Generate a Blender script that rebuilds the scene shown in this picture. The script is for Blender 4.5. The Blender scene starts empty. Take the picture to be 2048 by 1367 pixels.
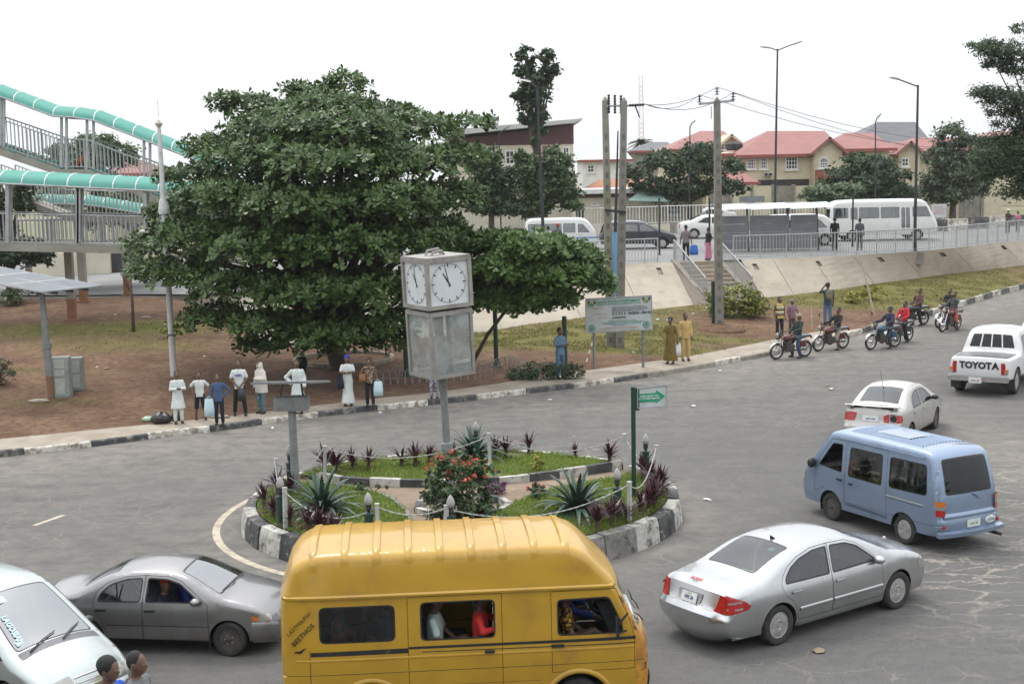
import bpy,bmesh,math,random
import numpy as np
from mathutils import Vector,Matrix,Euler,noise
from mathutils.geometry import delaunay_2d_cdt
PI = math.pi
random.seed(7); np.random.seed(7)
SC = bpy.context.scene
COL = SC.collection

# ------------------------------------------------------------------ camera, sky, sun, exposure
FPX,CAM_H = 2700.0,7.5
PITCH,ROLL = math.atan(340 / FPX),.02
cam_data = bpy.data.cameras.new('camera')
cam = bpy.data.objects.new('camera',cam_data); COL.objects.link(cam)
CAM_M = Matrix.Rotation(PI / 2 - PITCH,3,'X') @ Matrix.Rotation(-ROLL,3,'Z')
cam.location = (0,0,CAM_H)
cam.rotation_euler = CAM_M.to_euler()
cam_data.sensor_width = 36.0
cam_data.lens = FPX / 2048 * 36.0
cam_data.clip_end = 5000
SC.camera = cam

SUN_ELEV,SUN_AZ = math.radians(60),math.radians(335)   # azimuth clockwise from +Y
world = bpy.data.worlds.new('World'); SC.world = world; world.use_nodes = True
wn = world.node_tree; wn.nodes.clear()
w_out = wn.nodes.new('ShaderNodeOutputWorld'); w_bg = wn.nodes.new('ShaderNodeBackground')
w_sky = wn.nodes.new('ShaderNodeTexSky'); w_sky.sky_type = 'NISHITA'; w_sky.sun_disc = False
w_sky.sun_elevation = SUN_ELEV; w_sky.sun_rotation = SUN_AZ
w_sky.air_density = 1.0; w_sky.dust_density = 4.0; w_sky.ozone_density = 1.0
w_hs = wn.nodes.new('ShaderNodeHueSaturation'); w_hs.inputs['Saturation'].default_value = .16
w_tc = wn.nodes.new('ShaderNodeTexCoord'); w_sp = wn.nodes.new('ShaderNodeSeparateXYZ'); wn.links.new(w_tc.outputs['Generated'],w_sp.inputs[0])
w_mr = wn.nodes.new('ShaderNodeMapRange'); w_mr.inputs[3].default_value = .42; w_mr.inputs[4].default_value = 1.0   # an overcast sky is three times as bright overhead as at the horizon
wn.links.new(w_sp.outputs['Z'],w_mr.inputs[0])
w_cl = wn.nodes.new('ShaderNodeVectorMath'); w_cl.operation = 'SCALE'; w_cl.inputs[0].default_value = (11.6,12.0,12.5); wn.links.new(w_mr.outputs[0],w_cl.inputs['Scale'])
w_mix = wn.nodes.new('ShaderNodeMix'); w_mix.data_type = 'RGBA'; w_mix.inputs[0].default_value = .85
w_bg.inputs['Strength'].default_value = .12
wn.links.new(w_sky.outputs[0],w_hs.inputs['Color']); wn.links.new(w_hs.outputs[0],w_mix.inputs[6]); wn.links.new(w_cl.outputs[0],w_mix.inputs[7])
wn.links.new(w_mix.outputs[2],w_bg.inputs['Color']); wn.links.new(w_bg.outputs[0],w_out.inputs[0])

sun_data = bpy.data.lights.new('sun','SUN'); sun_data.energy = .9; sun_data.angle = math.radians(16)
sun_data.color = (1.0,.96,.9)
sun = bpy.data.objects.new('sun',sun_data); COL.objects.link(sun)
_sd = Vector((math.sin(SUN_AZ) * math.cos(SUN_ELEV),math.cos(SUN_AZ) * math.cos(SUN_ELEV),math.sin(SUN_ELEV)))
sun.rotation_euler = (-_sd).to_track_quat('-Z','Y').to_euler(); sun.location = _sd * 50

SC.view_settings.view_transform = 'Standard'; SC.view_settings.look = 'None'
SC.view_settings.exposure = .8; SC.view_settings.gamma = 1.0
SC.render.engine = 'CYCLES'; SC.cycles.use_denoising = True
SC.cycles.max_bounces = 6; SC.cycles.transparent_max_bounces = 16
SC.cycles.diffuse_bounces = 3; SC.cycles.glossy_bounces = 3; SC.cycles.transmission_bounces = 4
SC.cycles.caustics_reflective = False; SC.cycles.caustics_refractive = False

# ------------------------------------------------------------------ survey helpers: sight line of the photograph -> point of the place
def ray(px,py):
  return CAM_M @ Vector(((px - 1024) / FPX,-(py - 683.5) / FPX,-1.0))
def G(px,py,z=.0):
  d = ray(px,py); t = (z - CAM_H) / d.z
  return Vector((d.x * t,d.y * t,z))
def Dp(px,py,Y):
  d = ray(px,py); t = Y / d.y
  return Vector((d.x * t,Y,CAM_H + d.z * t))
def Zat(px,py,Y): return Dp(px,py,Y).z
def lerp(a,b,t): return a + (b - a) * t
def ipl(x,pts):
  if x <= pts[0][0]: return pts[0][1]
  for (x0,y0),(x1,y1) in zip(pts,pts[1:]):
    if x <= x1: return y0 + (y1 - y0) * (x - x0) / (x1 - x0)
  return pts[-1][1]
def catmull(pts,n):
  pts = [Vector(p) for p in pts]; out = []
  P = [pts[0] * 2 - pts[1]] + pts + [pts[-1] * 2 - pts[-2]]
  for i in range(1,len(P) - 2):
    p0,p1,p2,p3 = P[i - 1:i + 3]
    for k in range(n):
      t = k / n
      out.append(.5 * ((2 * p1) + (p2 - p0) * t + (2 * p0 - 5 * p1 + 4 * p2 - p3) * t * t + (3 * p1 - p0 - 3 * p2 + p3) * t ** 3))
  out.append(pts[-1].copy()); return out
def resample(pl,n):
  L = [.0]
  for a,b in zip(pl,pl[1:]): L.append(L[-1] + (b - a).length)
  out = []; j = 0
  for i in range(n):
    s = L[-1] * i / (n - 1)
    while j < len(L) - 2 and L[j + 1] < s: j += 1
    d = L[j + 1] - L[j]
    out.append(pl[j].lerp(pl[j + 1],0 if d == 0 else (s - L[j]) / d))
  return out
def plen(pl): return sum((b - a).length for a,b in zip(pl,pl[1:]))
def smooth01(a,b,x):
  t = max(.0,min(1.0,(x - a) / (b - a))); return t * t * (3 - 2 * t)

# ------------------------------------------------------------------ materials
MATS = {}
def rgb(*c): return (c[0],c[1],c[2],1.0)
def hexc(h):
  v = [int(h[i:i + 2],16) / 255 for i in (0,2,4)]
  return tuple(x / 12.92 if x <= .04045 else ((x + .055) / 1.055) ** 2.4 for x in v)
def pm(name,c1,c2=None,scale=4.0,rough=.7,metal=.0,bump=.0,bscale=None,detail=5.0,lo=.4,hi=.62,coat=.0,c3=None,s3=20.0,spec=.5,rough2=None,trans=.0,sub=.0,f3=(.55,.75)):
  """procedural principled material: two colours mixed by noise, an optional third as stains, noise bump"""
  if name in MATS: return MATS[name]
  m = bpy.data.materials.new(name); m.use_nodes = True; MATS[name] = m
  nt = m.node_tree; b = nt.nodes['Principled BSDF']
  b.inputs['Roughness'].default_value = rough; b.inputs['Metallic'].default_value = metal
  b.inputs['Specular IOR Level'].default_value = spec
  if coat: b.inputs['Coat Weight'].default_value = coat; b.inputs['Coat Roughness'].default_value = .08
  m.diffuse_color = rgb(*c1)
  tc = nt.nodes.new('ShaderNodeTexCoord')
  def noi(s,d=detail,ro=.6):
    n = nt.nodes.new('ShaderNodeTexNoise'); n.inputs['Scale'].default_value = s; n.inputs['Detail'].default_value = d
    n.inputs['Roughness'].default_value = ro; nt.links.new(tc.outputs['Object'],n.inputs['Vector']); return n
  def ramp(src,a,z):
    r = nt.nodes.new('ShaderNodeMapRange'); r.inputs[1].default_value = a; r.inputs[2].default_value = z
    nt.links.new(src,r.inputs[0]); return r.outputs[0]
  col = None
  if c2 is None: c2 = tuple(x * .82 for x in c1)
  n = noi(scale); fac = ramp(n.outputs['Fac'],lo,hi)
  mx = nt.nodes.new('ShaderNodeMix'); mx.data_type = 'RGBA'
  mx.inputs[6].default_value = rgb(*c1); mx.inputs[7].default_value = rgb(*c2); nt.links.new(fac,mx.inputs[0])
  col = mx.outputs[2]
  if c3 is not None:
    n3 = noi(s3,6.0,.7); f3o = ramp(n3.outputs['Fac'],*f3)
    m3 = nt.nodes.new('ShaderNodeMix'); m3.data_type = 'RGBA'; m3.inputs[7].default_value = rgb(*c3)
    nt.links.new(col,m3.inputs[6]); nt.links.new(f3o,m3.inputs[0]); col = m3.outputs[2]
  nt.links.new(col,b.inputs['Base Color'])
  if rough2 is not None: nt.links.new(ramp_to(nt,fac,rough,rough2),b.inputs['Roughness'])
  if bump:
    bn = noi(bscale or scale * 6,6.0); bp = nt.nodes.new('ShaderNodeBump'); bp.inputs['Strength'].default_value = bump
    bp.inputs['Distance'].default_value = .03
    nt.links.new(bn.outputs['Fac'],bp.inputs['Height']); nt.links.new(bp.outputs[0],b.inputs['Normal'])
  return m
def ramp_to(nt,src,a,z):
  r = nt.nodes.new('ShaderNodeMapRange'); r.inputs[3].default_value = a; r.inputs[4].default_value = z
  nt.links.new(src,r.inputs[0]); return r.outputs[0]
def leafmat(name,c1,c2,rough=.45,transl=.25,scale=.8):
  """leaf: colour varies from leaf to leaf and across the crown, some light passes through"""
  if name in MATS: return MATS[name]
  m = bpy.data.materials.new(name); m.use_nodes = True; MATS[name] = m
  nt = m.node_tree; b = nt.nodes['Principled BSDF']; out = nt.nodes['Material Output']
  g = nt.nodes.new('ShaderNodeNewGeometry'); tc = nt.nodes.new('ShaderNodeTexCoord')
  n = nt.nodes.new('ShaderNodeTexNoise'); n.inputs['Scale'].default_value = scale; nt.links.new(tc.outputs['Object'],n.inputs['Vector'])
  ad = nt.nodes.new('ShaderNodeMath'); ad.operation = 'MULTIPLY_ADD'; ad.inputs[1].default_value = .55
  nt.links.new(g.outputs['Random Per Island'],ad.inputs[0])
  ml = nt.nodes.new('ShaderNodeMath'); ml.operation = 'MULTIPLY'; ml.inputs[1].default_value = .6
  nt.links.new(n.outputs['Fac'],ml.inputs[0]); nt.links.new(ml.outputs[0],ad.inputs[2])
  mx = nt.nodes.new('ShaderNodeMix'); mx.data_type = 'RGBA'; mx.inputs[6].default_value = rgb(*c1); mx.inputs[7].default_value = rgb(*c2)
  nt.links.new(ad.outputs[0],mx.inputs[0]); nt.links.new(mx.outputs[2],b.inputs['Base Color'])
  b.inputs['Roughness'].default_value = rough; b.inputs['Specular IOR Level'].default_value = .4
  tr = nt.nodes.new('ShaderNodeBsdfTranslucent'); nt.links.new(mx.outputs[2],tr.inputs[0])
  ms = nt.nodes.new('ShaderNodeMixShader'); ms.inputs[0].default_value = transl
  nt.links.new(b.outputs[0],ms.inputs[1]); nt.links.new(tr.outputs[0],ms.inputs[2]); nt.links.new(ms.outputs[0],out.inputs[0])
  return m
def glassmat(name,tint=(.35,.42,.42),refl=.10,rough=.02,dirt=.0,dirtc=(.5,.48,.42)):
  """thin pane: tinted see-through with a mirror layer that grows at grazing angles"""
  if name in MATS: return MATS[name]
  m = bpy.data.materials.new(name); m.use_nodes = True; MATS[name] = m
  nt = m.node_tree; nt.nodes.remove(nt.nodes['Principled BSDF']); out = nt.nodes['Material Output']
  t = nt.nodes.new('ShaderNodeBsdfTransparent'); t.inputs[0].default_value = rgb(*tint)
  g = nt.nodes.new('ShaderNodeBsdfGlossy'); g.inputs['Roughness'].default_value = rough; g.inputs[0].default_value = (.95,.97,1,1)
  fr = nt.nodes.new('ShaderNodeFresnel'); fr.inputs[0].default_value = 1.5
  ad = nt.nodes.new('ShaderNodeMath'); ad.operation = 'ADD'; ad.use_clamp = True; ad.inputs[1].default_value = refl
  nt.links.new(fr.outputs[0],ad.inputs[0])
  ms = nt.nodes.new('ShaderNodeMixShader'); nt.links.new(ad.outputs[0],ms.inputs[0])
  nt.links.new(t.outputs[0],ms.inputs[1]); nt.links.new(g.outputs[0],ms.inputs[2])
  last = ms.outputs[0]
  if dirt:
    d = nt.nodes.new('ShaderNodeBsdfDiffuse'); d.inputs[0].default_value = rgb(*dirtc)
    tc = nt.nodes.new('ShaderNodeTexCoord'); n = nt.nodes.new('ShaderNodeTexNoise'); n.inputs['Scale'].default_value = 3; n.inputs['Detail'].default_value = 6
    nt.links.new(tc.outputs['Object'],n.inputs['Vector'])
    mr = nt.nodes.new('ShaderNodeMapRange'); mr.inputs[1].default_value = .35; mr.inputs[2].default_value = .7; mr.inputs[3].default_value = dirt * .4; mr.inputs[4].default_value = dirt
    nt.links.new(n.outputs['Fac'],mr.inputs[0])
    m2 = nt.nodes.new('ShaderNodeMixShader'); nt.links.new(mr.outputs[0],m2.inputs[0]); nt.links.new(last,m2.inputs[1]); nt.links.new(d.outputs[0],m2.inputs[2]); last = m2.outputs[0]
  nt.links.new(last,out.inputs[0]); return m

# ------------------------------------------------------------------ mesh builder
class MB:
  def __init__(s): s.v = []; s.f = []; s.mi = []
  def add(s,vs,fs,mi=0):
    o = len(s.v); s.v.extend([tuple(p) for p in vs]); s.f.extend([tuple(i + o for i in f) for f in fs]); s.mi.extend([mi] * len(fs)); return s
  def box(s,x0,x1,y0,y1,z0,z1,mi=0,m=None):
    vs = [(x,y,z) for z in (z0,z1) for y in (y0,y1) for x in (x0,x1)]
    if m is not None: vs = [m @ Vector(p) for p in vs]
    return s.add(vs,[(0,2,3,1),(4,5,7,6),(0,1,5,4),(2,6,7,3),(0,4,6,2),(1,3,7,5)],mi)
  def cbox(s,c,sx,sy,sz,mi=0,m=None): return s.box(c[0] - sx / 2,c[0] + sx / 2,c[1] - sy / 2,c[1] + sy / 2,c[2] - sz / 2,c[2] + sz / 2,mi,m)
  def bar(s,a,b,w,h,mi=0,up=(0,0,1)):
    a,b = Vector(a),Vector(b); d = (b - a); L = d.length; d.normalize(); u = Vector(up)
    if abs(d.dot(u)) > .99: u = Vector((0,1,0))
    r = d.cross(u).normalized(); u = r.cross(d)
    vs = [p + r * (w / 2 * i) + u * (h / 2 * j) for p in (a,b) for i,j in ((-1,-1),(1,-1),(1,1),(-1,1))]
    return s.add(vs,[(0,1,2,3),(7,6,5,4),(0,4,5,1),(1,5,6,2),(2,6,7,3),(3,7,4,0)],mi)
  def tube(s,pts,rad,n=8,mi=0,caps=True):
    pts = [Vector(p) for p in pts]; m = len(pts)
    if not hasattr(rad,'__len__'): rad = [rad] * m
    vs = []; prev = None
    for i,p in enumerate(pts):
      t = (pts[min(i + 1,m - 1)] - pts[max(i - 1,0)]).normalized()
      if prev is None:
        u = Vector((0,0,1)) if abs(t.z) < .9 else Vector((1,0,0)); r = t.cross(u).normalized()
      else:
        r = (prev - t * prev.dot(t)).normalized()
      prev = r; b = t.cross(r)
      for k in range(n):
        a = 2 * PI * k / n; vs.append(p + (r * math.cos(a) + b * math.sin(a)) * rad[i])
    fs = [(i * n + k,i * n + (k + 1) % n,(i + 1) * n + (k + 1) % n,(i + 1) * n + k) for i in range(m - 1) for k in range(n)]
    if caps: fs += [tuple(range(n))[::-1],tuple((m - 1) * n + k for k in range(n))]
    return s.add(vs,fs,mi)
  def lathe(s,prof,c=(0,0,0),n=16,mi=0,axis='Z'):
    vs = []
    for r,z in prof:
      for k in range(n):
        a = 2 * PI * k / n; p = (r * math.cos(a),r * math.sin(a),z)
        if axis == 'Y': p = (p[0],p[2],p[1])
        if axis == 'X': p = (p[2],p[0],p[1])
        vs.append((c[0] + p[0],c[1] + p[1],c[2] + p[2]))
    m = len(prof)
    fs = [(i * n + k,i * n + (k + 1) % n,(i + 1) * n + (k + 1) % n,(i + 1) * n + k) for i in range(m - 1) for k in range(n)]
    if prof[0][0] > 1e-6: fs.append(tuple(range(n))[::-1])
    if prof[-1][0] > 1e-6: fs.append(tuple((m - 1) * n + k for k in range(n)))
    return s.add(vs,fs,mi)
  def prism(s,poly,off,mi=0):
    """poly: 3-D polygon, off: extrusion vector"""
    a = [Vector(p) for p in poly]; o = Vector(off); n = len(a)
    return s.add(a + [p + o for p in a],[tuple(range(n))[::-1],tuple(range(n,2 * n))] + [(i,(i + 1) % n,n + (i + 1) % n,n + i) for i in range(n)],mi)
  def grid(s,rows,mi=0,closed=False):
    n = len(rows[0]); vs = [p for r in rows for p in r]; m = len(rows)
    fs = [(i * n + k,i * n + (k + 1) % n,(i + 1) * n + (k + 1) % n,(i + 1) * n + k) for i in range(m - 1) for k in range(n if closed else n - 1)]
    return s.add(vs,fs,mi)
  def ell(s,c,r,n=10,m=7,mi=0,rot=None):
    vs = []; c = Vector(c)
    for i in range(m + 1):
      th = PI * i / m
      for k in range(n):
        a = 2 * PI * k / n; p = Vector((r[0] * math.sin(th) * math.cos(a),r[1] * math.sin(th) * math.sin(a),r[2] * math.cos(th)))
        if rot is not None: p = rot @ p
        vs.append(c + p)
    fs = [(i * n + k,(i + 1) * n + k,(i + 1) * n + (k + 1) % n,i * n + (k + 1) % n) for i in range(m) for k in range(n)]
    return s.add(vs,fs,mi)
  def mesh(s,name,mats,smooth=False,merge=.0):
    me = bpy.data.meshes.new(name); me.from_pydata(s.v,[],s.f)
    if not isinstance(mats,(list,tuple)): mats = [mats]
    for m in mats: me.materials.append(m)
    if any(s.mi): me.polygons.foreach_set('material_index',s.mi)
    if merge or smooth:
      b = bmesh.new(); b.from_mesh(me)
      if merge: bmesh.ops.remove_doubles(b,verts=b.verts,dist=merge)
      bmesh.ops.recalc_face_normals(b,faces=b.faces)
      b.to_mesh(me); b.free()
    if smooth:
      me.polygons.foreach_set('use_smooth',[True] * len(me.polygons))
      if smooth is not True: me.set_sharp_from_angle(angle=math.radians(smooth))
    me.update(); return me
  def build(s,name,mats,parent=None,smooth=False,loc=None,merge=.0,**kw):
    return link(name,s.mesh(name,mats,smooth,merge),parent,loc,**kw)
def link(name,me,parent=None,loc=None,rz=.0,label=None,cat=None,group=None,kind=None):
  o = bpy.data.objects.new(name,me); COL.objects.link(o)
  if parent is not None: o.parent = parent
  if loc is not None: o.location = loc
  if rz: o.rotation_euler = (0,0,rz)
  tag(o,label,cat,group,kind); return o
def tag(o,label=None,cat=None,group=None,kind=None):
  if label: o['label'] = label
  if cat: o['category'] = cat
  if group: o['group'] = group
  if kind: o['kind'] = kind
  return o
def thing(name,label,cat,loc=(0,0,0),rz=.0,group=None):
  return link(name,None,None,loc,rz,label,cat,group)
def struct(o): o['kind'] = 'structure'; return o
def dup(root,loc,rz=.0,label=None,group=None,scale=None):
  r = root.copy(); COL.objects.link(r); r.location = loc; r.rotation_euler = (0,0,rz)
  if scale: r.scale = (scale,) * 3
  if label: r['label'] = label
  if group: r['group'] = group
  for ch in list(root.children):
    c = ch.copy(); COL.objects.link(c); c.parent = r
    for g in ch.children:
      d = g.copy(); COL.objects.link(d); d.parent = c
  return r
def text_mesh(s,size,mat,depth=.002,name='lettering',align='CENTER',bold=.0,spacing=1.0):
  cu = bpy.data.curves.new(name,'FONT'); cu.body = s; cu.size = size; cu.align_x = align; cu.align_y = 'CENTER'
  cu.extrude = depth; cu.offset = bold; cu.resolution_u = 2; cu.space_character = spacing
  o = bpy.data.objects.new(name,cu); COL.objects.link(o)
  dg = bpy.context.evaluated_depsgraph_get(); me = bpy.data.meshes.new_from_object(o.evaluated_get(dg))
  bpy.data.objects.remove(o); bpy.data.curves.remove(cu)
  me.materials.clear(); me.materials.append(mat); return me
def put_text(s,size,mat,parent,origin,right,up,name='lettering',**kw):
  me = text_mesh(s,size,mat,name=name,**kw)
  r,u = Vector(right).normalized(),Vector(up).normalized(); n = r.cross(u)
  M = Matrix((r,u,n)).transposed().to_4x4(); M.translation = Vector(origin)
  me.transform(M); return link(name,me,parent)
# ------------------------------------------------------------------ the ground: road, pavement, verge, embankment, upper road
def road_material():
  m = bpy.data.materials.new('road_asphalt'); m.use_nodes = True; nt = m.node_tree; b = nt.nodes['Principled BSDF']
  tc = nt.nodes.new('ShaderNodeTexCoord')
  def noi(s,d=6.0,ro=.6,vec=None,dist=.0):
    n = nt.nodes.new('ShaderNodeTexNoise'); n.inputs['Scale'].default_value = s; n.inputs['Detail'].default_value = d; n.inputs['Roughness'].default_value = ro
    n.inputs['Distortion'].default_value = dist; nt.links.new(vec or tc.outputs['Object'],n.inputs['Vector']); return n.outputs['Fac']
  def rng(src,a,z,lo=.0,hi=1.0):
    r = nt.nodes.new('ShaderNodeMapRange'); r.inputs[1].default_value = a; r.inputs[2].default_value = z; r.inputs[3].default_value = lo; r.inputs[4].default_value = hi
    nt.links.new(src,r.inputs[0]); return r.outputs[0]
  def mix(f,a,c):
    x = nt.nodes.new('ShaderNodeMix'); x.data_type = 'RGBA'
    nt.links.new(f,x.inputs[0])
    for k,s in ((6,a),(7,c)):
      if isinstance(s,tuple): x.inputs[k].default_value = rgb(*s)
      else: nt.links.new(s,x.inputs[k])
    return x.outputs[2]
  def math2(op,a,c):
    x = nt.nodes.new('ShaderNodeMath'); x.operation = op; x.use_clamp = True
    for k,s in enumerate((a,c)):
      if isinstance(s,(int,float)): x.inputs[k].default_value = s
      else: nt.links.new(s,x.inputs[k])
    return x.outputs[0]
  base = mix(rng(noi(.3,3),.3,.7),(.046,.0465,.048),(.074,.074,.074))
  base = mix(rng(noi(4.5,9,.75),.38,.66,0,.8),base,(.105,.104,.103))     # worn, bleached binder
  base = mix(rng(noi(14,6,.7),.50,.66,0,.7),base,(.046,.045,.045))
  base = mix(rng(noi(60,4,.7),.40,.7,0,.8),base,(.21,.205,.195))     # aggregate
  # dust blown along the kerb and between the wheel tracks
  at = nt.nodes.new('ShaderNodeAttribute'); at.attribute_name = 'dust'
  dn = rng(noi(1.6,10,.75,dist=.4),.30,.68)
  dust = math2('MULTIPLY',at.outputs['Fac'],dn)
  base = mix(dust,base,(.245,.220,.190))
  # wheel tracks: faint stretched streaks, broken up
  mp = nt.nodes.new('ShaderNodeMapping'); mp.inputs['Rotation'].default_value = (0,0,.35); mp.inputs['Scale'].default_value = (.25,1.5,1)
  nt.links.new(tc.outputs['Object'],mp.inputs['Vector'])
  st = math2('MULTIPLY',rng(noi(1.0,8,.7,vec=mp.outputs[0]),.48,.70,0,.5),rng(noi(5,6,.7),.35,.6))
  base = mix(st,base,(.060,.059,.058))
  # orange laterite spills
  la = rng(noi(.5,9,.72),.63,.72,0,.45)
  base = mix(la,base,(.26,.16,.10))
  # cracks
  vo = nt.nodes.new('ShaderNodeTexVoronoi'); vo.feature = 'DISTANCE_TO_EDGE'; vo.inputs['Scale'].default_value = 1.1
  nw = nt.nodes.new('ShaderNodeTexNoise'); nw.inputs['Scale'].default_value = 2.5; nw.inputs['Detail'].default_value = 4
  nt.links.new(tc.outputs['Object'],nw.inputs['Vector'])
  vm = nt.nodes.new('ShaderNodeVectorMath'); vm.operation = 'MULTIPLY_ADD'; vm.inputs[1].default_value = (.5,.5,.5)
  nt.links.new(nw.outputs['Color'],vm.inputs[0]); nt.links.new(tc.outputs['Object'],vm.inputs[2]); nt.links.new(vm.outputs[0],vo.inputs['Vector'])
  cr = math2('MULTIPLY',rng(vo.outputs['Distance'],.0,.022,1,0),rng(noi(.22),.50,.60))
  base = mix(math2('MULTIPLY',cr,.5),base,(.30,.26,.22))
  # washed sand lying in thin wandering lines
  sa = nt.nodes.new('ShaderNodeAttribute'); sa.attribute_name = 'sand'
  ms = nt.nodes.new('ShaderNodeMapping'); ms.inputs['Rotation'].default_value = (0,0,-.5); ms.inputs['Scale'].default_value = (.45,1.5,1); nt.links.new(vm.outputs[0],ms.inputs['Vector'])
  v2 = nt.nodes.new('ShaderNodeTexVoronoi'); v2.feature = 'DISTANCE_TO_EDGE'; v2.inputs['Scale'].default_value = 1.3; nt.links.new(ms.outputs[0],v2.inputs['Vector'])
  base = mix(math2('MULTIPLY',math2('MULTIPLY',rng(v2.outputs['Distance'],.0,.045,.8,0),sa.outputs['Fac']),rng(noi(3,6,.7),.3,.55)),base,(.36,.315,.26))
  nt.links.new(base,b.inputs['Base Color']); b.inputs['Roughness'].default_value = .9; b.inputs['Specular IOR Level'].default_value = .12
  bp = nt.nodes.new('ShaderNodeBump'); bp.inputs['Strength'].default_value = .35; bp.inputs['Distance'].default_value = .02
  nt.links.new(noi(60,5,.7),bp.inputs['Height']); nt.links.new(bp.outputs[0],b.inputs['Normal'])
  return m
def verge_material():
  m = bpy.data.materials.new('verge_soil_and_grass'); m.use_nodes = True; nt = m.node_tree; b = nt.nodes['Principled BSDF']
  tc = nt.nodes.new('ShaderNodeTexCoord'); at = nt.nodes.new('ShaderNodeAttribute'); at.attribute_name = 'grass'
  def noi(s,d=6.0,ro=.65):
    n = nt.nodes.new('ShaderNodeTexNoise'); n.inputs['Scale'].default_value = s; n.inputs['Detail'].default_value = d; n.inputs['Roughness'].default_value = ro
    nt.links.new(tc.outputs['Object'],n.inputs['Vector']); return n.outputs['Fac']
  def rng(src,a,z,lo=.0,hi=1.0):
    r = nt.nodes.new('ShaderNodeMapRange'); r.inputs[1].default_value = a; r.inputs[2].default_value = z; r.inputs[3].default_value = lo; r.inputs[4].default_value = hi
    nt.links.new(src,r.inputs[0]); return r.outputs[0]
  def mix(f,a,c):
    x = nt.nodes.new('ShaderNodeMix'); x.data_type = 'RGBA'; nt.links.new(f,x.inputs[0])
    for k,s in ((6,a),(7,c)):
      if isinstance(s,tuple): x.inputs[k].default_value = rgb(*s)
      else: nt.links.new(s,x.inputs[k])
    return x.outputs[2]
  soil = mix(rng(noi(.6),.35,.65),(.125,.068,.042),(.215,.135,.085))
  soil = mix(rng(noi(4,9,.75),.44,.62,0,.85),soil,(.075,.044,.030))
  soil = mix(rng(noi(2.2,8,.75),.56,.68,0,.6),soil,(.30,.205,.135))
  soil = mix(rng(noi(25,3),.62,.7,0,.6),soil,(.33,.26,.19))
  gr = mix(rng(noi(1.2),.35,.65),(.115,.118,.030),(.21,.17,.062))
  gr = mix(rng(noi(14),.42,.62,0,.8),gr,(.075,.085,.022))
  ad = nt.nodes.new('ShaderNodeMath'); ad.operation = 'MULTIPLY_ADD'; ad.inputs[1].default_value = 1.3; nt.links.new(at.outputs['Fac'],ad.inputs[0])
  sb = nt.nodes.new('ShaderNodeMath'); sb.operation = 'MULTIPLY_ADD'; sb.inputs[1].default_value = 1.6; sb.inputs[2].default_value = -1.0
  n3 = nt.nodes.new('ShaderNodeMath'); n3.operation = 'MULTIPLY_ADD'; n3.inputs[1].default_value = .5
  nt.links.new(noi(9),n3.inputs[0]); h = nt.nodes.new('ShaderNodeMath'); h.operation = 'MULTIPLY'; h.inputs[1].default_value = .5
  nt.links.new(noi(1.7),h.inputs[0]); nt.links.new(h.outputs[0],n3.inputs[2]); nt.links.new(n3.outputs[0],sb.inputs[0]); nt.links.new(sb.outputs[0],ad.inputs[2])
  col = mix(rng(ad.outputs[0],.15,.75),soil,gr)
  nt.links.new(col,b.inputs['Base Color']); b.inputs['Roughness'].default_value = .95; b.inputs['Specular IOR Level'].default_value = .15
  bp = nt.nodes.new('ShaderNodeBump'); bp.inputs['Strength'].default_value = .9; bp.inputs['Distance'].default_value = .06
  nt.links.new(noi(12,8,.75),bp.inputs['Height']); nt.links.new(bp.outputs[0],b.inputs['Normal'])
  return m
M_ROAD = road_material(); M_VERGE = verge_material()
M_PAVE = pm('pavement_concrete',(.33,.285,.23),(.26,.22,.17),1.2,.9,bump=.3,bscale=30,c3=(.22,.16,.11),s3=2.5,f3=(.52,.75))
M_KW = pm('kerb_white_paint',(.62,.60,.54),(.42,.39,.33),3.0,.85,bump=.5,bscale=25,c3=(.20,.17,.135),s3=5,f3=(.46,.60))
M_KB = pm('kerb_black_paint',(.035,.037,.042),(.075,.075,.075),3.0,.7,bump=.5,bscale=25,c3=(.27,.24,.195),s3=5,f3=(.52,.64))
M_KG = pm('kerb_bare_concrete',(.28,.255,.21),(.20,.18,.15),3.0,.9,bump=.5,bscale=25,c3=(.12,.11,.10),s3=6)
M_CONC = pm('embankment_concrete',(.36,.315,.25),(.29,.25,.195),.5,.9,bump=.25,bscale=20,c3=(.22,.18,.135),s3=1.3,f3=(.55,.78))
M_UROAD = pm('upper_asphalt',(.17,.17,.17),(.22,.215,.205),.3,.85,bump=.2,bscale=40)
M_FAR = pm('far_ground_soil',(.20,.17,.11),(.13,.14,.06),.08,.95)

KERB_PX = [(-700,990),(-350,952),(0,914),(140,899),(345,872),(450,860),(600,838),(760,820),(900,806),(1100,782),(1189,771),(1380,741),(1480,722),(1540,711),(1640,690),(1720,668),(1830,640),(1900,620),(2048,577),(2250,530),(2500,490)]
kerb_line = resample(catmull([G(x,y,0) for x,y in KERB_PX],8),260)
def kerb_normal(i):
  a,b = kerb_line[max(0,i - 1)],kerb_line[min(len(kerb_line) - 1,i + 1)]
  t = (b - a).normalized(); return Vector((-t.y,t.x,0))
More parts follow.
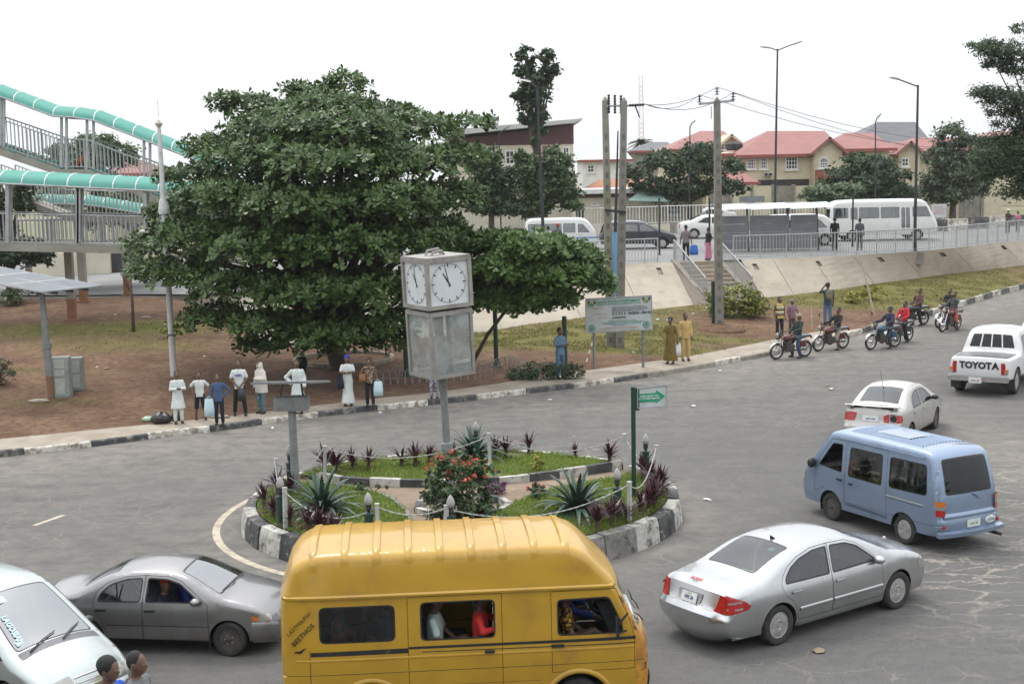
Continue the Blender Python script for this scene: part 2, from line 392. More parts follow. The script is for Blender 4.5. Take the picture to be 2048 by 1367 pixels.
# road: one sheet, finely divided where the photograph looks
def nearest_kerb(x,y): return min((p.x - x) ** 2 + (p.y - y) ** 2 for p in kerb_line[::4]) ** .5
KP = np.array([(p.x,p.y) for p in kerb_line])
def road_sheet():
  xs = [-400,-150,-60] + [-30 + i * .75 for i in range(97)] + [60,150,400]
  ys = [-60,0] + [8 + i * .75 for i in range(120)] + [110,140]
  mb = MB(); mb.grid([[Vector((x,y,0)) for x in xs] for y in ys])
  o = mb.build('road',M_ROAD); struct(o)
  at = o.data.attributes.new('dust','FLOAT','POINT')
  co = np.array(mb.v); d = np.full(len(co),99.0)
  for k in range(0,len(co),2000):
    c = co[k:k + 2000,None,:2] - KP[None]; d[k:k + 2000] = np.sqrt((c ** 2).sum(2)).min(1)
  ri = np.sqrt((co[:,0] + 1.15) ** 2 + (co[:,1] - 29.2) ** 2)
  du = .95 * np.exp(-d / 2.2) + .60 * np.exp(-d / 9.0) + .75 * np.exp(-np.abs(ri - 5.0) / .7) + .10
  g1 = np.exp(-(((co[:,0] - 13.2) / 1.6) ** 2 + ((co[:,1] - 33) / 7) ** 2)); du += .8 * g1
  du += .35 * np.exp(-(((co[:,0] + 12) / 6) ** 2 + ((co[:,1] - 24) / 4) ** 2))
  at.data.foreach_set('value',np.clip(du,0,1).astype(np.float32))
  sd = sum(w * np.exp(-(((co[:,0] - p.x) / a) ** 2 + ((co[:,1] - p.y) / b) ** 2)) for p,a,b,w in ((G(1960,1130),2.6,3.0,1),(G(2000,960),2.2,4.0,.9),(G(1700,1190),2.2,1.6,.35),(G(380,1270),1.6,1.2,.35)))
  o.data.attributes.new('sand','FLOAT','POINT').data.foreach_set('value',np.clip(sd,0,1).astype(np.float32)); return o
road_sheet()

# pavement slab and kerb stones
INNER_PX = [(-700,945),(-350,910),(0,877),(140,863),(345,843),(450,832),(600,814),(760,795),(900,780),(1100,750),(1189,738),(1380,711),(1480,692),(1560,676),(1640,662),(1700,659),(1738,655)]
inner_line = resample(catmull([G(x,y,.17) for x,y in INNER_PX],8),150)
def kerb_at(s_):                      # arc position -> (point, normal)
  s = 0
  for i in range(len(kerb_line) - 1):
    L = (kerb_line[i + 1] - kerb_line[i]).length
    if s + L >= s_:
      p = kerb_line[i].lerp(kerb_line[i + 1],(s_ - s) / L); return p,kerb_normal(i)
    s += L
  return kerb_line[-1],kerb_normal(len(kerb_line) - 2)
KL = plen(kerb_line)
kerb_root = struct(link('pavement_kerb',None))
s0,i = .0,0; rk = random.Random(3)
while s0 < KL - 1.0:
  L = 1.75 * rk.uniform(.85,1.15)
  a,na = kerb_at(s0 + .012); b,nb = kerb_at(min(s0 + L - .012,KL)); m_,nm = kerb_at(s0 + L / 2)
  hgt = .17 + rk.uniform(-.01,.012) + .12 * smooth01(12,20,m_.x); w = .17
  tl = rk.uniform(-.012,.012); mb = MB(); rows = []
  for p,n in ((a,na),(m_,nm),(b,nb)):
    p = p + n * tl
    rows.append([p + Vector((0,0,-.05)),p + Vector((0,0,hgt - .03)) + n * .012,p + n * .04 + Vector((0,0,hgt)),p + n * w + Vector((0,0,hgt)),p + n * w + Vector((0,0,-.05))])
  mb.grid(rows); mb.add([*rows[0],*rows[2]],[(0,1,2,3,4),(9,8,7,6,5)])
  gone = 2.9 < m_.x < 10.5 and rk.random() < .35 or 10.5 <= m_.x < 15
  if not (rk.random() < .05 and m_.x < 0): mb.build('kerb_stone',M_KG if gone else (M_KW if i % 2 else M_KB),kerb_root)
  s0 += L; i += 1
# pavement
NP = 150; outer = []
for p in inner_line:
  d = (KP - np.array((p.x,p.y))); k = int((d ** 2).sum(1).argmin()); outer.append(kerb_line[k] + kerb_normal(k) * .16 + Vector((0,0,.158)))
mb = MB(); mb.grid([outer,[o.lerp(Vector((q.x,q.y,.165)),.5) for o,q in zip(outer,inner_line)],[Vector((q.x,q.y,.165)) for q in inner_line]])
mb.build('pavement',M_PAVE,smooth=True,kind='structure')
# verge: from the pavement (or the kerb, further on) to the foot of the embankment
def ang2(p): return math.atan2(p.x,p.y)
near = [Vector((p.x,p.y,.16)) for p in inner_line] + [kerb_line[k] + kerb_normal(k) * .16 + Vector((0,0,.27)) for k in range(0,len(kerb_line),2) if ang2(kerb_line[k]) > ang2(inner_line[-1]) + .004]
FOOT = [(-900,600,1.4),(-300,600,1.4),(0,598,1.4),(150,597,1.4),(300,594,1.4),(400,610,1.15),(500,668,.6),(600,692,.42),(940,666,.55),(1060,648,.6),(1250,625,.7),(1420,606,.75),(1600,588,.8),(1750,568,.85),(1900,548,.9),(2048,530,.9),(2250,500,1.0),(2600,465,1.0)]
TOPL = [(-900,588,1.45),(-300,590,1.45),(0,590,1.45),(150,590,1.45),(300,588,1.5),(400,588,1.65),(500,582,2.0),(600,570,2.3),(940,548,2.45),(1060,540,2.5),(1250,528,2.5),(1420,521,2.5),(1600,515,2.5),(1750,508,2.48),(1900,497,2.45),(2048,480,2.42),(2250,462,2.42),(2600,440,2.42)]
foot_line = resample(catmull([G(*p) for p in FOOT],8),220)
top_line = catmull([G(*p) for p in TOPL],8); top_line = resample(top_line,220)
def ang(p): return math.atan2(p.x,p.y)
def line_at(pl,a):
  for p,q in zip(pl,pl[1:]):
    a0,a1 = ang(p),ang(q)
    if a0 <= a <= a1: return p.lerp(q,(a - a0) / max(1e-9,a1 - a0))
  return (pl[0] if a < ang(pl[0]) else pl[-1]).copy()
A0,A1 = math.radians(-29),math.radians(29); NA = 330; NR = 70
angs = [lerp(A0,A1,i / (NA - 1)) for i in range(NA)]
VG = []
def verge_z(u,p,q): return p.z + (q.z - p.z) * (u ** 1.15)
for a in angs:
  p,q = line_at(near,a),line_at(foot_line,a); row = []
  for j in range(NR):
    u = j / (NR - 1); x,y = lerp(p.x,q.x,u),lerp(p.y,q.y,u)
    z = verge_z(u,p,q); amp = .07 * math.sin(PI * min(1,u * 4) / 2) * (1 if u < .97 else .2)
    lf = smooth01(-4,-12,x)
    z += amp * (noise.noise((x * .35,y * .35,1.3)) * (.6 + 1.6 * lf) + .35 * noise.noise((x * 1.4,y * 1.4,4.1)))
    row.append(Vector((x,y,z)))
  VG.append(row)
def ground_z(x,y):                    # height of the verge (or pavement/road) under a point
  a = math.atan2(x,y); f = (a - A0) / (A1 - A0) * (NA - 1); i = max(0,min(NA - 2,int(f)))
  row = VG[i]; r = math.hypot(x,y)
  r0,r1 = math.hypot(row[0].x,row[0].y),math.hypot(row[-1].x,row[-1].y)
  if r < r0: return .165 if nearest_kerb(x,y) < (r0 - r) + 3 and r > r0 - 2.2 else .0
  u = min(1,(r - r0) / (r1 - r0)) * (NR - 1); j = min(NR - 2,int(u)); return lerp(row[j].z,row[j + 1].z,u - j)
def GV(px,py):                        # sight line -> verge surface
  z = .3
  for _ in range(12):
    p = G(px,py,z); z = lerp(z,ground_z(p.x,p.y),.7)
  return G(px,py,z)
mb = MB(); mb.grid(VG); verge = mb.build('verge',M_VERGE,smooth=True,kind='structure')
co = np.array(mb.v); pxs = co
gr = np.zeros(len(co),np.float32)
def gauss(cx,cy,sx,sy): return np.exp(-(((co[:,0] - cx) / sx) ** 2 + ((co[:,1] - cy) / sy) ** 2))
gr += .55 * np.clip((co[:,0] - 1.0) / 4,0,1) * np.clip((40 - co[:,0]) / 10,0,1)
for (px,py,sx,sy,w) in [(260,690,5,2.5,.5),(150,660,5,2,.55),(250,655,4,2,.5),(80,740,5,1.5,.35),(30,805,4,.8,.3),(1000,690,4.5,3.5,.75),(1100,660,5,3,.6),(400,700,3,2,.25),(1260,690,4,2.5,.3),(1900,580,8,5,.35),(1750,600,4,3,.2)]:
  p = GV(px,py); gr += w * gauss(p.x,p.y,sx,sy)
for (px,py,sx,sy,w) in [(1000,735,5,2.2,.8),(700,715,9,4.5,.5),(1590,640,3.2,2.2,.75),(1690,640,4.5,1.8,.75),(1650,625,3,1.2,.5),(1220,715,3,1.0,.4),(130,615,8,3,.6),(1520,668,3,1.0,.7),(1400,690,3,.7,.5),(1780,640,3,1,.5),(1440,640,1.6,1.2,.45)]:
  p = GV(px,py); gr -= w * gauss(p.x,p.y,sx,sy)
gr += np.clip(.25 - .2 * (co[:,0] > 0),0,1) * .6
verge.data.attributes.new('grass','FLOAT','POINT').data.foreach_set('value',np.clip(gr,0,1).astype(np.float32))

rsv = np.random.RandomState(8); TI = rsv.randint(0,len(co),150000); TI = TI[(gr[TI] > .32 + .5 * rsv.rand(len(TI)))]; TP = co[TI] + rsv.normal(size=(len(TI),3)) * np.array((.13,.16,0)); TP = TP[np.array([noise.noise((x * .8,y * .8,3)) for x,y,z in TP]) > -.12]
m_ = len(TP); ta = rsv.uniform(0,2 * PI,m_); thh = rsv.uniform(.03,.08,m_)[:,None]; td = np.stack([np.cos(ta),np.sin(ta),0 * ta],1); ts = np.stack([-np.sin(ta),np.cos(ta),0 * ta],1) * .02; zu = np.array((0,0,1.0)); TP[:,2] -= .02
TUFT = np.stack([TP - ts,TP + ts,TP + ts * .7 + td * thh * .3 + zu * thh,TP - ts * .3 + td * thh * .6 + zu * thh * 1.2],1)
# embankment in cast bays, weep holes cut through
emb_root = struct(link('embankment',None))
E_A = []
for a in angs:
  p,q = line_at(foot_line,a),line_at(top_line,a); E_A.append((p,q))
def emb_pt(i,u):
  f = max(0,min(NA - 1.001,i)); k = int(f); t = f - k; g = max(0,min(NA - 1.001,i + 5)); m = int(g); w = g - m
  p = E_A[m][0].lerp(E_A[m + 1][0],w); q = E_A[k][1].lerp(E_A[k + 1][1],t)     # joints run straight down the slope
  return p.lerp(q,u) + Vector((0,0,-.02 * math.sin(PI * u)))
def a_index(px,py,z): return (ang(G(px,py,z)) - A0) / (A1 - A0) * (NA - 1)
bay_px = [470,640,800,960,1120,1240,1345]; bay_px2 = [1482,1545,1625,1705,1800,1905,2000,2110,2240,2400]
HOLES = {1312: .80,1503: .83,1628: .82,1752: .80,1875: .80,1998: .82}
for bays in (bay_px,bay_px2):
  for x0,x1 in zip(bays,bays[1:]):
    i0,i1 = a_index(x0,570,1.6) + .03,a_index(x1,570,1.6) - .03; mb = MB(); hole = None
    for hx,hu in HOLES.items():
      if x0 < hx < x1: hole = (a_index(hx,570,1.6),hu)
    us = [0,.2,.4,.6,.72,.88,1.0]
    if hole:
      wd = .55; cols = [i0,lerp(i0,hole[0] - wd,.5),hole[0] - wd,hole[0] + wd,lerp(hole[0] + wd,i1,.5),i1]
    else: cols = [lerp(i0,i1,k / 5) for k in range(6)]
    n = len(us); vs = [emb_pt(c,u) for c in cols for u in us]; fs = []
    for ci in range(len(cols) - 1):
      for ui in range(n - 1):
        if hole and ci == 2 and ui == 4: continue
        fs.append((ci * n + ui,(ci + 1) * n + ui,(ci + 1) * n + ui + 1,ci * n + ui + 1))
    mb.add(vs,fs)
    if hole:                                     # the throat of the weep hole
      q = [vs[2 * n + 4],vs[3 * n + 4],vs[3 * n + 5],vs[2 * n + 5]]; bk = Vector((0,1.0,-.15))
      mb.add(q + [p + bk for p in q],[(0,1,5,4),(1,2,6,5),(2,3,7,6),(3,0,4,7)],0)
      mb.add([p + bk for p in q],[(0,1,2,3)],1)
    th = Vector((0,.25,-.1))
    for c in (cols[0],cols[-1]): mb.add([emb_pt(c,0),emb_pt(c,1),emb_pt(c,1) + th,emb_pt(c,0) + th],[(0,1,2,3)])
    mb.build('concrete_bay',[M_CONC,pm('dark_soil',(.05,.04,.03))],emb_root)
mb = MB(); mb.grid([[p + Vector((0,.18,-.06)) for p,q in E_A],[q + Vector((0,.18,-.06)) for p,q in E_A]])
mb.build('joint_backing',pm('joint_dark',(.16,.13,.10)),emb_root)
# the upper level: road edge to the far fence, then land to the horizon
UP = []
for a in angs:
  q = line_at(top_line,a); row = [q + Vector((0,.02,0))]
  for dd,zz in ((1.2,None),(4,None),(10,None),(18,None),(26,None),(34,None)):
    r = Vector((q.x,q.y,0)).normalized(); p = q + r * dd; zt = 2.62 if a > -.1 else lerp(1.6,2.5,smooth01(-.35,-.1,a)); p.z = lerp(q.z,zt,min(1,dd / 10)); row.append(p)
  UP.append(row)
mb = MB(); mb.grid(UP); mb.build('upper_road',M_UROAD,smooth=True,kind='structure')
mb = MB(); rows = []
for row in UP:
  p = row[-1] + Vector((0,-.3,-.01)); r = Vector((p.x,p.y,0)).normalized()
  rows.append([p] + [Vector((p.x,p.y,0)) + r * d + Vector((0,0,lerp(p.z,2.7,min(1,d / 40)))) for d in (10,40,120,300,550,800)])
mb.grid(rows); mb.build('ground',M_FAR,smooth=True,kind='structure')
# ------------------------------------------------------------------ leaves
def quads_mesh(name,V,mat,verts_per=4,faces=((0,1,2,3),)):
  """V: (N, verts_per, 3) array of alike little shapes"""
  N = len(V); me = bpy.data.meshes.new(name); F = np.array(faces)
  k = F.shape[1]; idx = (np.arange(N)[:,None,None] * verts_per + F[None]).reshape(-1)
  nf = N * len(F)
  me.vertices.add(N * verts_per); me.vertices.foreach_set('co',V.reshape(-1).astype(np.float32))
  me.loops.add(len(idx)); me.loops.foreach_set('vertex_index',idx.astype(np.int32))
  me.polygons.add(nf); me.polygons.foreach_set('loop_start',(np.arange(nf) * k).astype(np.int32))
  me.polygons.foreach_set('loop_total',np.full(nf,k,np.int32))
  me.materials.append(mat); me.update(calc_edges=True); return me
def rand_dirs(n,rs):
  d = rs.normal(size=(n,3)); return d / np.linalg.norm(d,axis=1)[:,None]
def clump_points(blobs,n,rs,clump=.28,shell=(.55,1.0),per=26,droop=.0):
  """points gathered in clumps near the surface of ellipsoids; blobs: (centre, radii)"""
  vol = np.array([(b[1][0] * b[1][1] + b[1][0] * b[1][2] + b[1][1] * b[1][2]) for b in blobs]); vol = vol / vol.sum(); P,C = [],[]
  for (c,r),w in zip(blobs,vol):
    m = max(12,int(n * w)); nc = max(3,m // per); r = np.array(r); c = np.array(c)
    cd = rand_dirs(nc,rs); cd[:,2] += .12; cc = cd * rs.uniform(shell[0],shell[1],(nc,1)) * r
    k = rs.randint(0,nc,m); s = clump * r.mean() * rs.uniform(.6,1.3,(nc,1))[k]
    p = cc[k] + rs.normal(size=(m,3)) * s * np.array((.6,.6,.42)); P.append(c + p); C.append(np.repeat(c[None],m,0))
  return np.concatenate(P),np.concatenate(C)
def foliage_mesh(name,blobs,n,size,mat,seed=1,clump=.28,aspect=.5,per=26,flat=.35,shell=(.55,1.0)):
  rs = np.random.RandomState(seed); P,C = clump_points(blobs,n,rs,clump,shell,per); m = len(P)
  out = P - C; out /= np.linalg.norm(out,axis=1)[:,None] + 1e-6
  nrm = out * .5 + rand_dirs(m,rs) * .8; nrm[:,2] = np.abs(nrm[:,2]) * .7 + flat; nrm /= np.linalg.norm(nrm,axis=1)[:,None]
  t = np.cross(nrm,rand_dirs(m,rs)); t /= np.linalg.norm(t,axis=1)[:,None] + 1e-6; b = np.cross(nrm,t)
  s = (size * rs.uniform(.55,1.3,m))[:,None]
  V = np.stack([P - t * s * .5,P + b * s * aspect * .5 + t * s * .08,P + t * s * .5 - nrm * s * .12,P - b * s * aspect * .5 + t * s * .08],1)
  return quads_mesh(name,V,mat)
def limb_mesh(mb,base,blobs,r0,seed=2,frac=.55,wob=.25):
  rd = random.Random(seed); base = Vector(base)
  top = sum((Vector(b[0]) for b in blobs),Vector()) / len(blobs)
  fork = base.lerp(Vector((top.x,top.y,top.z)),frac); fork.x = lerp(base.x,top.x,frac); 
  mid = base.lerp(fork,.5) + Vector((rd.uniform(-wob,wob),rd.uniform(-wob,wob),0)) * (fork - base).length * .2
  mb.tube([base - Vector((0,0,.1)),base.lerp(mid,.3),mid,fork],[r0 * 1.25,r0,r0 * .85,r0 * .7],8)
  for c,r in blobs:
    c = Vector(c); q = fork.lerp(c,.5) + Vector((0,0,(c - fork).length * .08))
    mb.tube([fork - Vector((0,0,.05)),q,c + Vector((0,0,r[2] * .2))],[r0 * .55,r0 * .35,r0 * .1],6)
M_BARK = pm('bark_grey_brown',(.115,.085,.062),(.065,.050,.040),3,.95,bump=.8,bscale=25)
L_DARK = leafmat('leaf_dark_green',(.018,.042,.018),(.055,.095,.032))
L_MID = leafmat('leaf_mid_green',(.028,.060,.020),(.085,.135,.040))
L_OLIVE = leafmat('leaf_dusty_green',(.035,.062,.034),(.10,.135,.060))
def tree_px(name,label,Y,base_px,crown,n,size,mat,seed,r0=.18,group=None,depth=1.0,frac=.55,**kw):
  """crown: (px, py, rx px, ry px[, depth offset]) lobes at distance Y"""
  s = Y / FPX; blobs = []
  for c in crown:
    p = Dp(c[0],c[1],Y + (c[4] if len(c) > 4 else 0)); blobs.append((tuple(p),(c[2] * s,c[2] * s * depth,c[3] * s)))
  b = Dp(base_px[0],base_px[1],Y); zb = 2.65 if base_px[2] is None else base_px[2]; b.z = zb
  t = thing(name,label,'tree',b,group=group)
  mb = MB(); limb_mesh(mb,b,blobs,r0,seed,frac); tr = mb.build('trunk',M_BARK,None,smooth=True)
  cr = link('crown',foliage_mesh('crown',blobs,n,size,mat,seed,**kw),kind='stuff')
  for o in (tr,cr): o.parent = t; o.matrix_parent_inverse = Matrix.Translation(-b)
  return t

# ------------------------------------------------------------------ buildings on the far side of the upper road
M_CREAM = pm('wall_cream_render',(.56,.50,.36),(.48,.42,.30),.6,.9,c3=(.34,.30,.22),s3=1.2,f3=(.55,.8))
M_CREAM2 = pm('wall_pale_render',(.62,.57,.46),(.53,.48,.38),.5,.9,c3=(.40,.36,.28),s3=1.4,f3=(.55,.8))
M_REDROOF = pm('roof_red_sheet',(.27,.105,.092),(.235,.09,.08),.8,.65,c3=(.22,.10,.09),s3=2)
M_GREYROOF = pm('roof_slate_grey',(.075,.078,.088),(.10,.10,.11),.8,.6)
M_PALEROOF = pm('roof_pale_metal',(.46,.47,.44),(.38,.39,.36),.5,.55)
M_MAROON = pm('wall_maroon_band',(.085,.032,.036),(.10,.042,.045),.5,.7)
M_BRICKRED = pm('wall_brick_red',(.27,.085,.055),(.22,.07,.05),2,.85)
M_WHITE = pm('white_paint',(.70,.70,.68),(.60,.60,.57),2,.6)
M_DARKGLASS = pm('window_dark_glass',(.03,.035,.04),(.05,.055,.06),1,.15)
M_GREYWALL = pm('wall_grey_block',(.27,.25,.21),(.20,.185,.16),1.5,.95,c3=(.13,.12,.10),s3=3)
M_DARKIN = pm('dark_recess_and_shade',(.03,.028,.026),(.05,.045,.04),2,.9)  # shared by a door, a fan and the painted shade of a ground floor
def XY(px,Y,py=330): return Dp(px,py,Y).x
def child(o,t): o.parent = t; o.matrix_parent_inverse = Matrix.Translation(-Vector(t.location)); return o
def slab(t,name,x0,x1,y0,y1,z0,z1,mat): mb = MB(); mb.box(x0,x1,y0,y1,z0,z1); return child(mb.build(name,mat),t)
def window(t,x0,x1,yf,z0,z1,nx=3,nz=2,arch=.0,frame_m=None,fw=.09):
  fm = frame_m or M_WHITE; mb = MB(); w = fw
  n = 9; top = [(x0 + (x1 - x0) * k / (n - 1),z1 + arch * math.sin(PI * k / (n - 1))) for k in range(n)]
  outer = [(x0,z0),(x1,z0)] + top[::-1]
  cx,cz = (x0 + x1) / 2,(z0 + z1) / 2
  inner = [(cx + (x - cx) * (1 - 2 * w / (x1 - x0)),cz + (z - cz) * (1 - 2 * w / (z1 - z0))) for x,z in outer]
  N = len(outer); ov = [(x,yf - .06,z) for x,z in outer]; iv = [(x,yf - .06,z) for x,z in inner]; ib = [(x,yf + .0,z) for x,z in inner]; ob = [(x,yf + .02,z) for x,z in outer]
  mb.add(ov + iv + ib + ob,[(i,(i + 1) % N,N + (i + 1) % N,N + i) for i in range(N)] + [(N + i,N + (i + 1) % N,2 * N + (i + 1) % N,2 * N + i) for i in range(N)] + [(i,3 * N + i,3 * N + (i + 1) % N,(i + 1) % N) for i in range(N)])
  for k in range(1,nx):
    x = lerp(x0,x1,k / nx); mb.box(x - .03,x + .03,yf - .045,yf - .015,z0 + w,z1 + arch * math.sin(PI * k / nx) - w)
  for k in range(1,nz):
    z = lerp(z0,z1,k / nz); mb.box(x0 + w,x1 - w,yf - .042,yf - .018,z - .03,z + .03)
  f = child(mb.build('window',fm),t)
  mb = MB(); mb.add(ib,[tuple(range(N))]); g = mb.build('pane',M_DARKGLASS); g.parent = f
  g.matrix_parent_inverse = Matrix.Identity(4)
  mb = MB(); mb.box(x0 - .1,x1 + .1,yf - .16,yf + .01,z0 - .14,z0 - .01); s = mb.build('sill',fm); s.parent = f
  return f
def roof_poly(t,name,faces,mat,th=.18):
  mb = MB(); 
  for poly in faces:
    P = [Vector(p) for p in poly]; n = (P[1] - P[0]).cross(P[2] - P[0]).normalized()
    if n.z < 0: P = P[::-1]; n = -n
    mb.prism([p - n * th for p in P],n * th)
  return child(mb.build(name,mat),t)
GZ = 2.68
# maroon and cream building with a mono-pitch roof
Y = 118.0; x0,x1 = XY(900,Y),XY(1147,Y)
bld = thing('mono_pitch_building','cream building with maroon upper band under a pale roof that tilts up','building',(lerp(x0,x1,.5),Y,GZ))
zt0,zt1,zb = Zat(940,272,Y),Zat(1147,249,Y),Zat(1147,288,Y)
slab(bld,'wall',x0,x1,Y,Y + 14,GZ - .3,zb,M_CREAM2)
mb = MB(); mb.prism([(x0 - .05,Y - .06,zb),(x1 + .05,Y - .06,zb),(x1 + .05,Y - .06,zt1),(x0 - .05,Y - .06,zt0 - .3)],(0,14,0)); child(mb.build('maroon_band',M_MAROON),bld)
xr0,xr1 = XY(885,Y),XY(1166,Y - 1.5)
mb = MB(); mb.prism([(xr0,Y - 1.8,Zat(890,274,Y)),(x1,Y - 1.8,Zat(1147,247,Y)),(xr1,Y - 1.8,Zat(1166,241,Y)),(xr1,Y - 1.8,Zat(1166,238,Y)),(x1,Y - 1.8,Zat(1147,240,Y)),(xr0,Y - 1.8,Zat(890,262,Y))],(0,18,0)); child(mb.build('roof',M_PALEROOF),bld)
for (a,b,c,d,m) in ((1086,1109,292,312,M_BRICKRED),(1125,1140,293,318,M_WHITE),(960,985,300,330,M_WHITE),(1010,1030,300,330,M_WHITE),(1060,1080,345,375,M_WHITE)):
  window(bld,XY(a,Y),XY(b,Y),Y - .02,Zat(a,d,Y),Zat(a,c,Y),2,2,0,m,.14)
put = put_text('tion',.55,M_BRICKRED,None,(XY(974,Y),Y - .05,Zat(974,332,Y)),(1,0,0),(0,0,1),bold=.01); child(put,bld)
# low shop row
Y = 110.0; sh = thing('low_shop_row','low cream shop building with flat white roof edge and maroon band','building',(XY(1250,Y),Y,GZ))
a,b = XY(1148,Y),XY(1405,Y)
slab(sh,'wall',a,b,Y,Y + 7,GZ - .3,Zat(1200,395,Y),M_CREAM2); slab(sh,'maroon_band',a,b,Y - .08,Y + 7,Zat(1200,395,Y) + .002,Zat(1200,387,Y),M_MAROON)
slab(sh,'roof',a - .3,b + .4,Y - .9,Y + 7.4,Zat(1200,387,Y) + .003,Zat(1200,378,Y),M_WHITE)
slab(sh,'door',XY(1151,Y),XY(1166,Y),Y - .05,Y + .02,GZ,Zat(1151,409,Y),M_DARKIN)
window(sh,XY(1182,Y),XY(1197,Y),Y - .02,Zat(1182,410,Y),Zat(1182,404,Y),3,1); window(sh,XY(1335,Y),XY(1360,Y),Y - .02,Zat(1335,430,Y),Zat(1335,408,Y),3,2)
aw = thing('green_awning','faded green canvas awning on poles before the low shop','awning',(XY(1290,107),107,GZ))
mb = MB(); ya = 107
mb.add([(XY(1252,ya),ya - 1.5,Zat(1252,400,ya)),(XY(1332,ya),ya - 1.5,Zat(1332,402,ya)),(XY(1318,ya),ya + 1.5,Zat(1318,383,ya)),(XY(1285,ya),ya + 1.5,Zat(1285,380,ya))],[(0,1,2,3)]); mb.prism([Vector(p) - Vector((0,0,.04)) for p in mb.v[:4]],(0,0,.03))
child(mb.build('canvas',pm('awning_green',(.17,.25,.225),(.13,.20,.18),1,.8)),aw)
for px in (1254,1330):
  mb = MB(); mb.tube([(XY(px,ya),ya - 1.4,GZ),(XY(px,ya),ya - 1.4,Zat(px,401,ya))],.05,6); child(mb.build('pole',M_GREYWALL),aw)
# cream houses with red roofs
def gable_bay(t,px0,px1,pyb,pyt,Y,proud,roofm,wallm):
  xa,xb = XY(px0,Y),XY(px1,Y); ze,zr = Zat(px0,pyb,Y),Zat((px0 + px1) / 2,pyt,Y); xm = (xa + xb) / 2
  mb = MB(); mb.prism([(xa,Y - proud,GZ),(xb,Y - proud,GZ),(xb,Y - proud,ze),(xm,Y - proud,zr - .25),(xa,Y - proud,ze)],(0,proud + 3,0)); child(mb.build('bay',wallm),t)
  o = .5; dz = (zr - ze) / (xm - xa) * o
  roof_poly(t,'bay_roof',[[(xa - o,Y - proud - .6,ze - dz),(xm,Y - proud - .6,zr),(xm,Y + 5,zr),(xa - o,Y + 5,ze - dz)],[(xm,Y - proud - .6,zr),(xb + o,Y - proud - .6,ze - dz),(xb + o,Y + 5,ze - dz),(xm,Y + 5,zr)]],roofm,.22)
  return xa,xb
def hip_house(name,label,Y,depth,pxl,pxr,py_e,px_r0,px_r1,py_r,wallm,roofm,group=None,oh=.6):
  xa,xb = XY(pxl,Y),XY(pxr,Y); ze = Zat((pxl + pxr) / 2,py_e,Y)
  t = thing(name,label,'house',((xa + xb) / 2,Y,GZ),group=group)
  slab(t,'wall',xa,xb,Y,Y + depth,GZ - .3,ze,wallm)
  ym = Y + depth / 2; r0,r1 = Dp(px_r0,py_r,ym),Dp(px_r1,py_r,ym)
  A,B,C,D_ = (xa - oh,Y - oh,ze - .1),(xb + oh,Y - oh,ze - .1),(xb + oh,Y + depth + oh,ze - .1),(xa - oh,Y + depth + oh,ze - .1)
  roof_poly(t,'roof',[[A,B,tuple(r1),tuple(r0)],[B,C,tuple(r1)],[C,D_,tuple(r0),tuple(r1)],[D_,A,tuple(r0)]],roofm,.2)
  mb = MB(); mb.box(xa - oh - .02,xb + oh + .02,Y - oh - .05,Y - oh + .05,ze - .32,ze - .05); child(mb.build('fascia',pm('fascia_dark_red',(.27,.07,.06))),t)
  return t,xa,xb,ze
Y = 125.0
hm,xa,xb,ze = hip_house('cream_house','two storey cream house with broad red hipped roof and arched gable window',Y,13,1483,1676,307,1535,1650,262,M_CREAM,M_REDROOF)
for (a,b,c,d) in ((1493,1511,318,338),(1519,1535,316,338),(1571,1595,314,339)): window(hm,XY(a,Y),XY(b,Y),Y - .02,Zat(a,d,Y),Zat(a,c,Y),4,3)
ba,bb = gable_bay(hm,1622,1677,298,274,Y,1.4,M_REDROOF,M_CREAM)
window(hm,XY(1637,Y - 1.4),XY(1658,Y - 1.4),Y - 1.42,Zat(1637,336,Y - 1.4),Zat(1637,320,Y - 1.4),5,3,.35)
slab(hm,'red_dado',ba + .05,bb - .05,Y - 1.46,Y - 1.39,GZ,Zat(1650,340,Y),M_BRICKRED)
slab(hm,'ground_floor_shade',XY(1515,Y),XY(1618,Y),Y - .06,Y + .05,GZ,Zat(1560,359,Y),M_DARKIN)  # dark slab stands in for the shade across the ground floor
mb = MB(); 
for k in (0,1): mb.box(XY(1527 + k * 9,Y),XY(1534 + k * 9,Y),Y - .4,Y - .03,Zat(1527,353,Y),Zat(1527,345,Y)); mb.lathe([(0,-.43),(.16,-.43),(.16,-.40)],(XY(1530.5 + k * 9,Y),Y,Zat(1527,349,Y)),12,1,'Y')
child(mb.build('air_conditioner',[M_WHITE,M_DARKIN]),hm)
# right wing of the same roof line
hw,xa,xb,ze = hip_house('cream_house','lower cream wing with red hipped roof right of the arched gable window',128.0,10,1676,1778,296,1690,1745,266,M_CREAM,M_REDROOF)
window(hw,XY(1678,128),XY(1686,128),127.98,Zat(1680,335,128),Zat(1680,312,128),2,3); window(hw,XY(1755,128),XY(1770,128),127.98,Zat(1760,332,128),Zat(1760,310,128),3,3)
h2,xa,xb,ze = hip_house('cream_house','cream house end with red gable beside the dark grey roof',132.0,10,1796,1945,300,1830,1920,275,M_CREAM,M_REDROOF)
gable_bay(h2,1790,1832,300,282,132.0,1.2,M_REDROOF,M_CREAM)
window(h2,XY(1803,130.8),XY(1817,130.8),130.78,Zat(1803,333,131),Zat(1803,316,131),2,2); window(h2,XY(1868,132),XY(1885,132),131.98,Zat(1868,336,132),Zat(1868,312,132),3,2)
h3,xa,xb,ze = hip_house('grey_roof_house','house under a big dark grey hipped roof behind the red roofs',150.0,16,1692,1862,300,1755,1830,244,M_GREYWALL,M_GREYROOF)
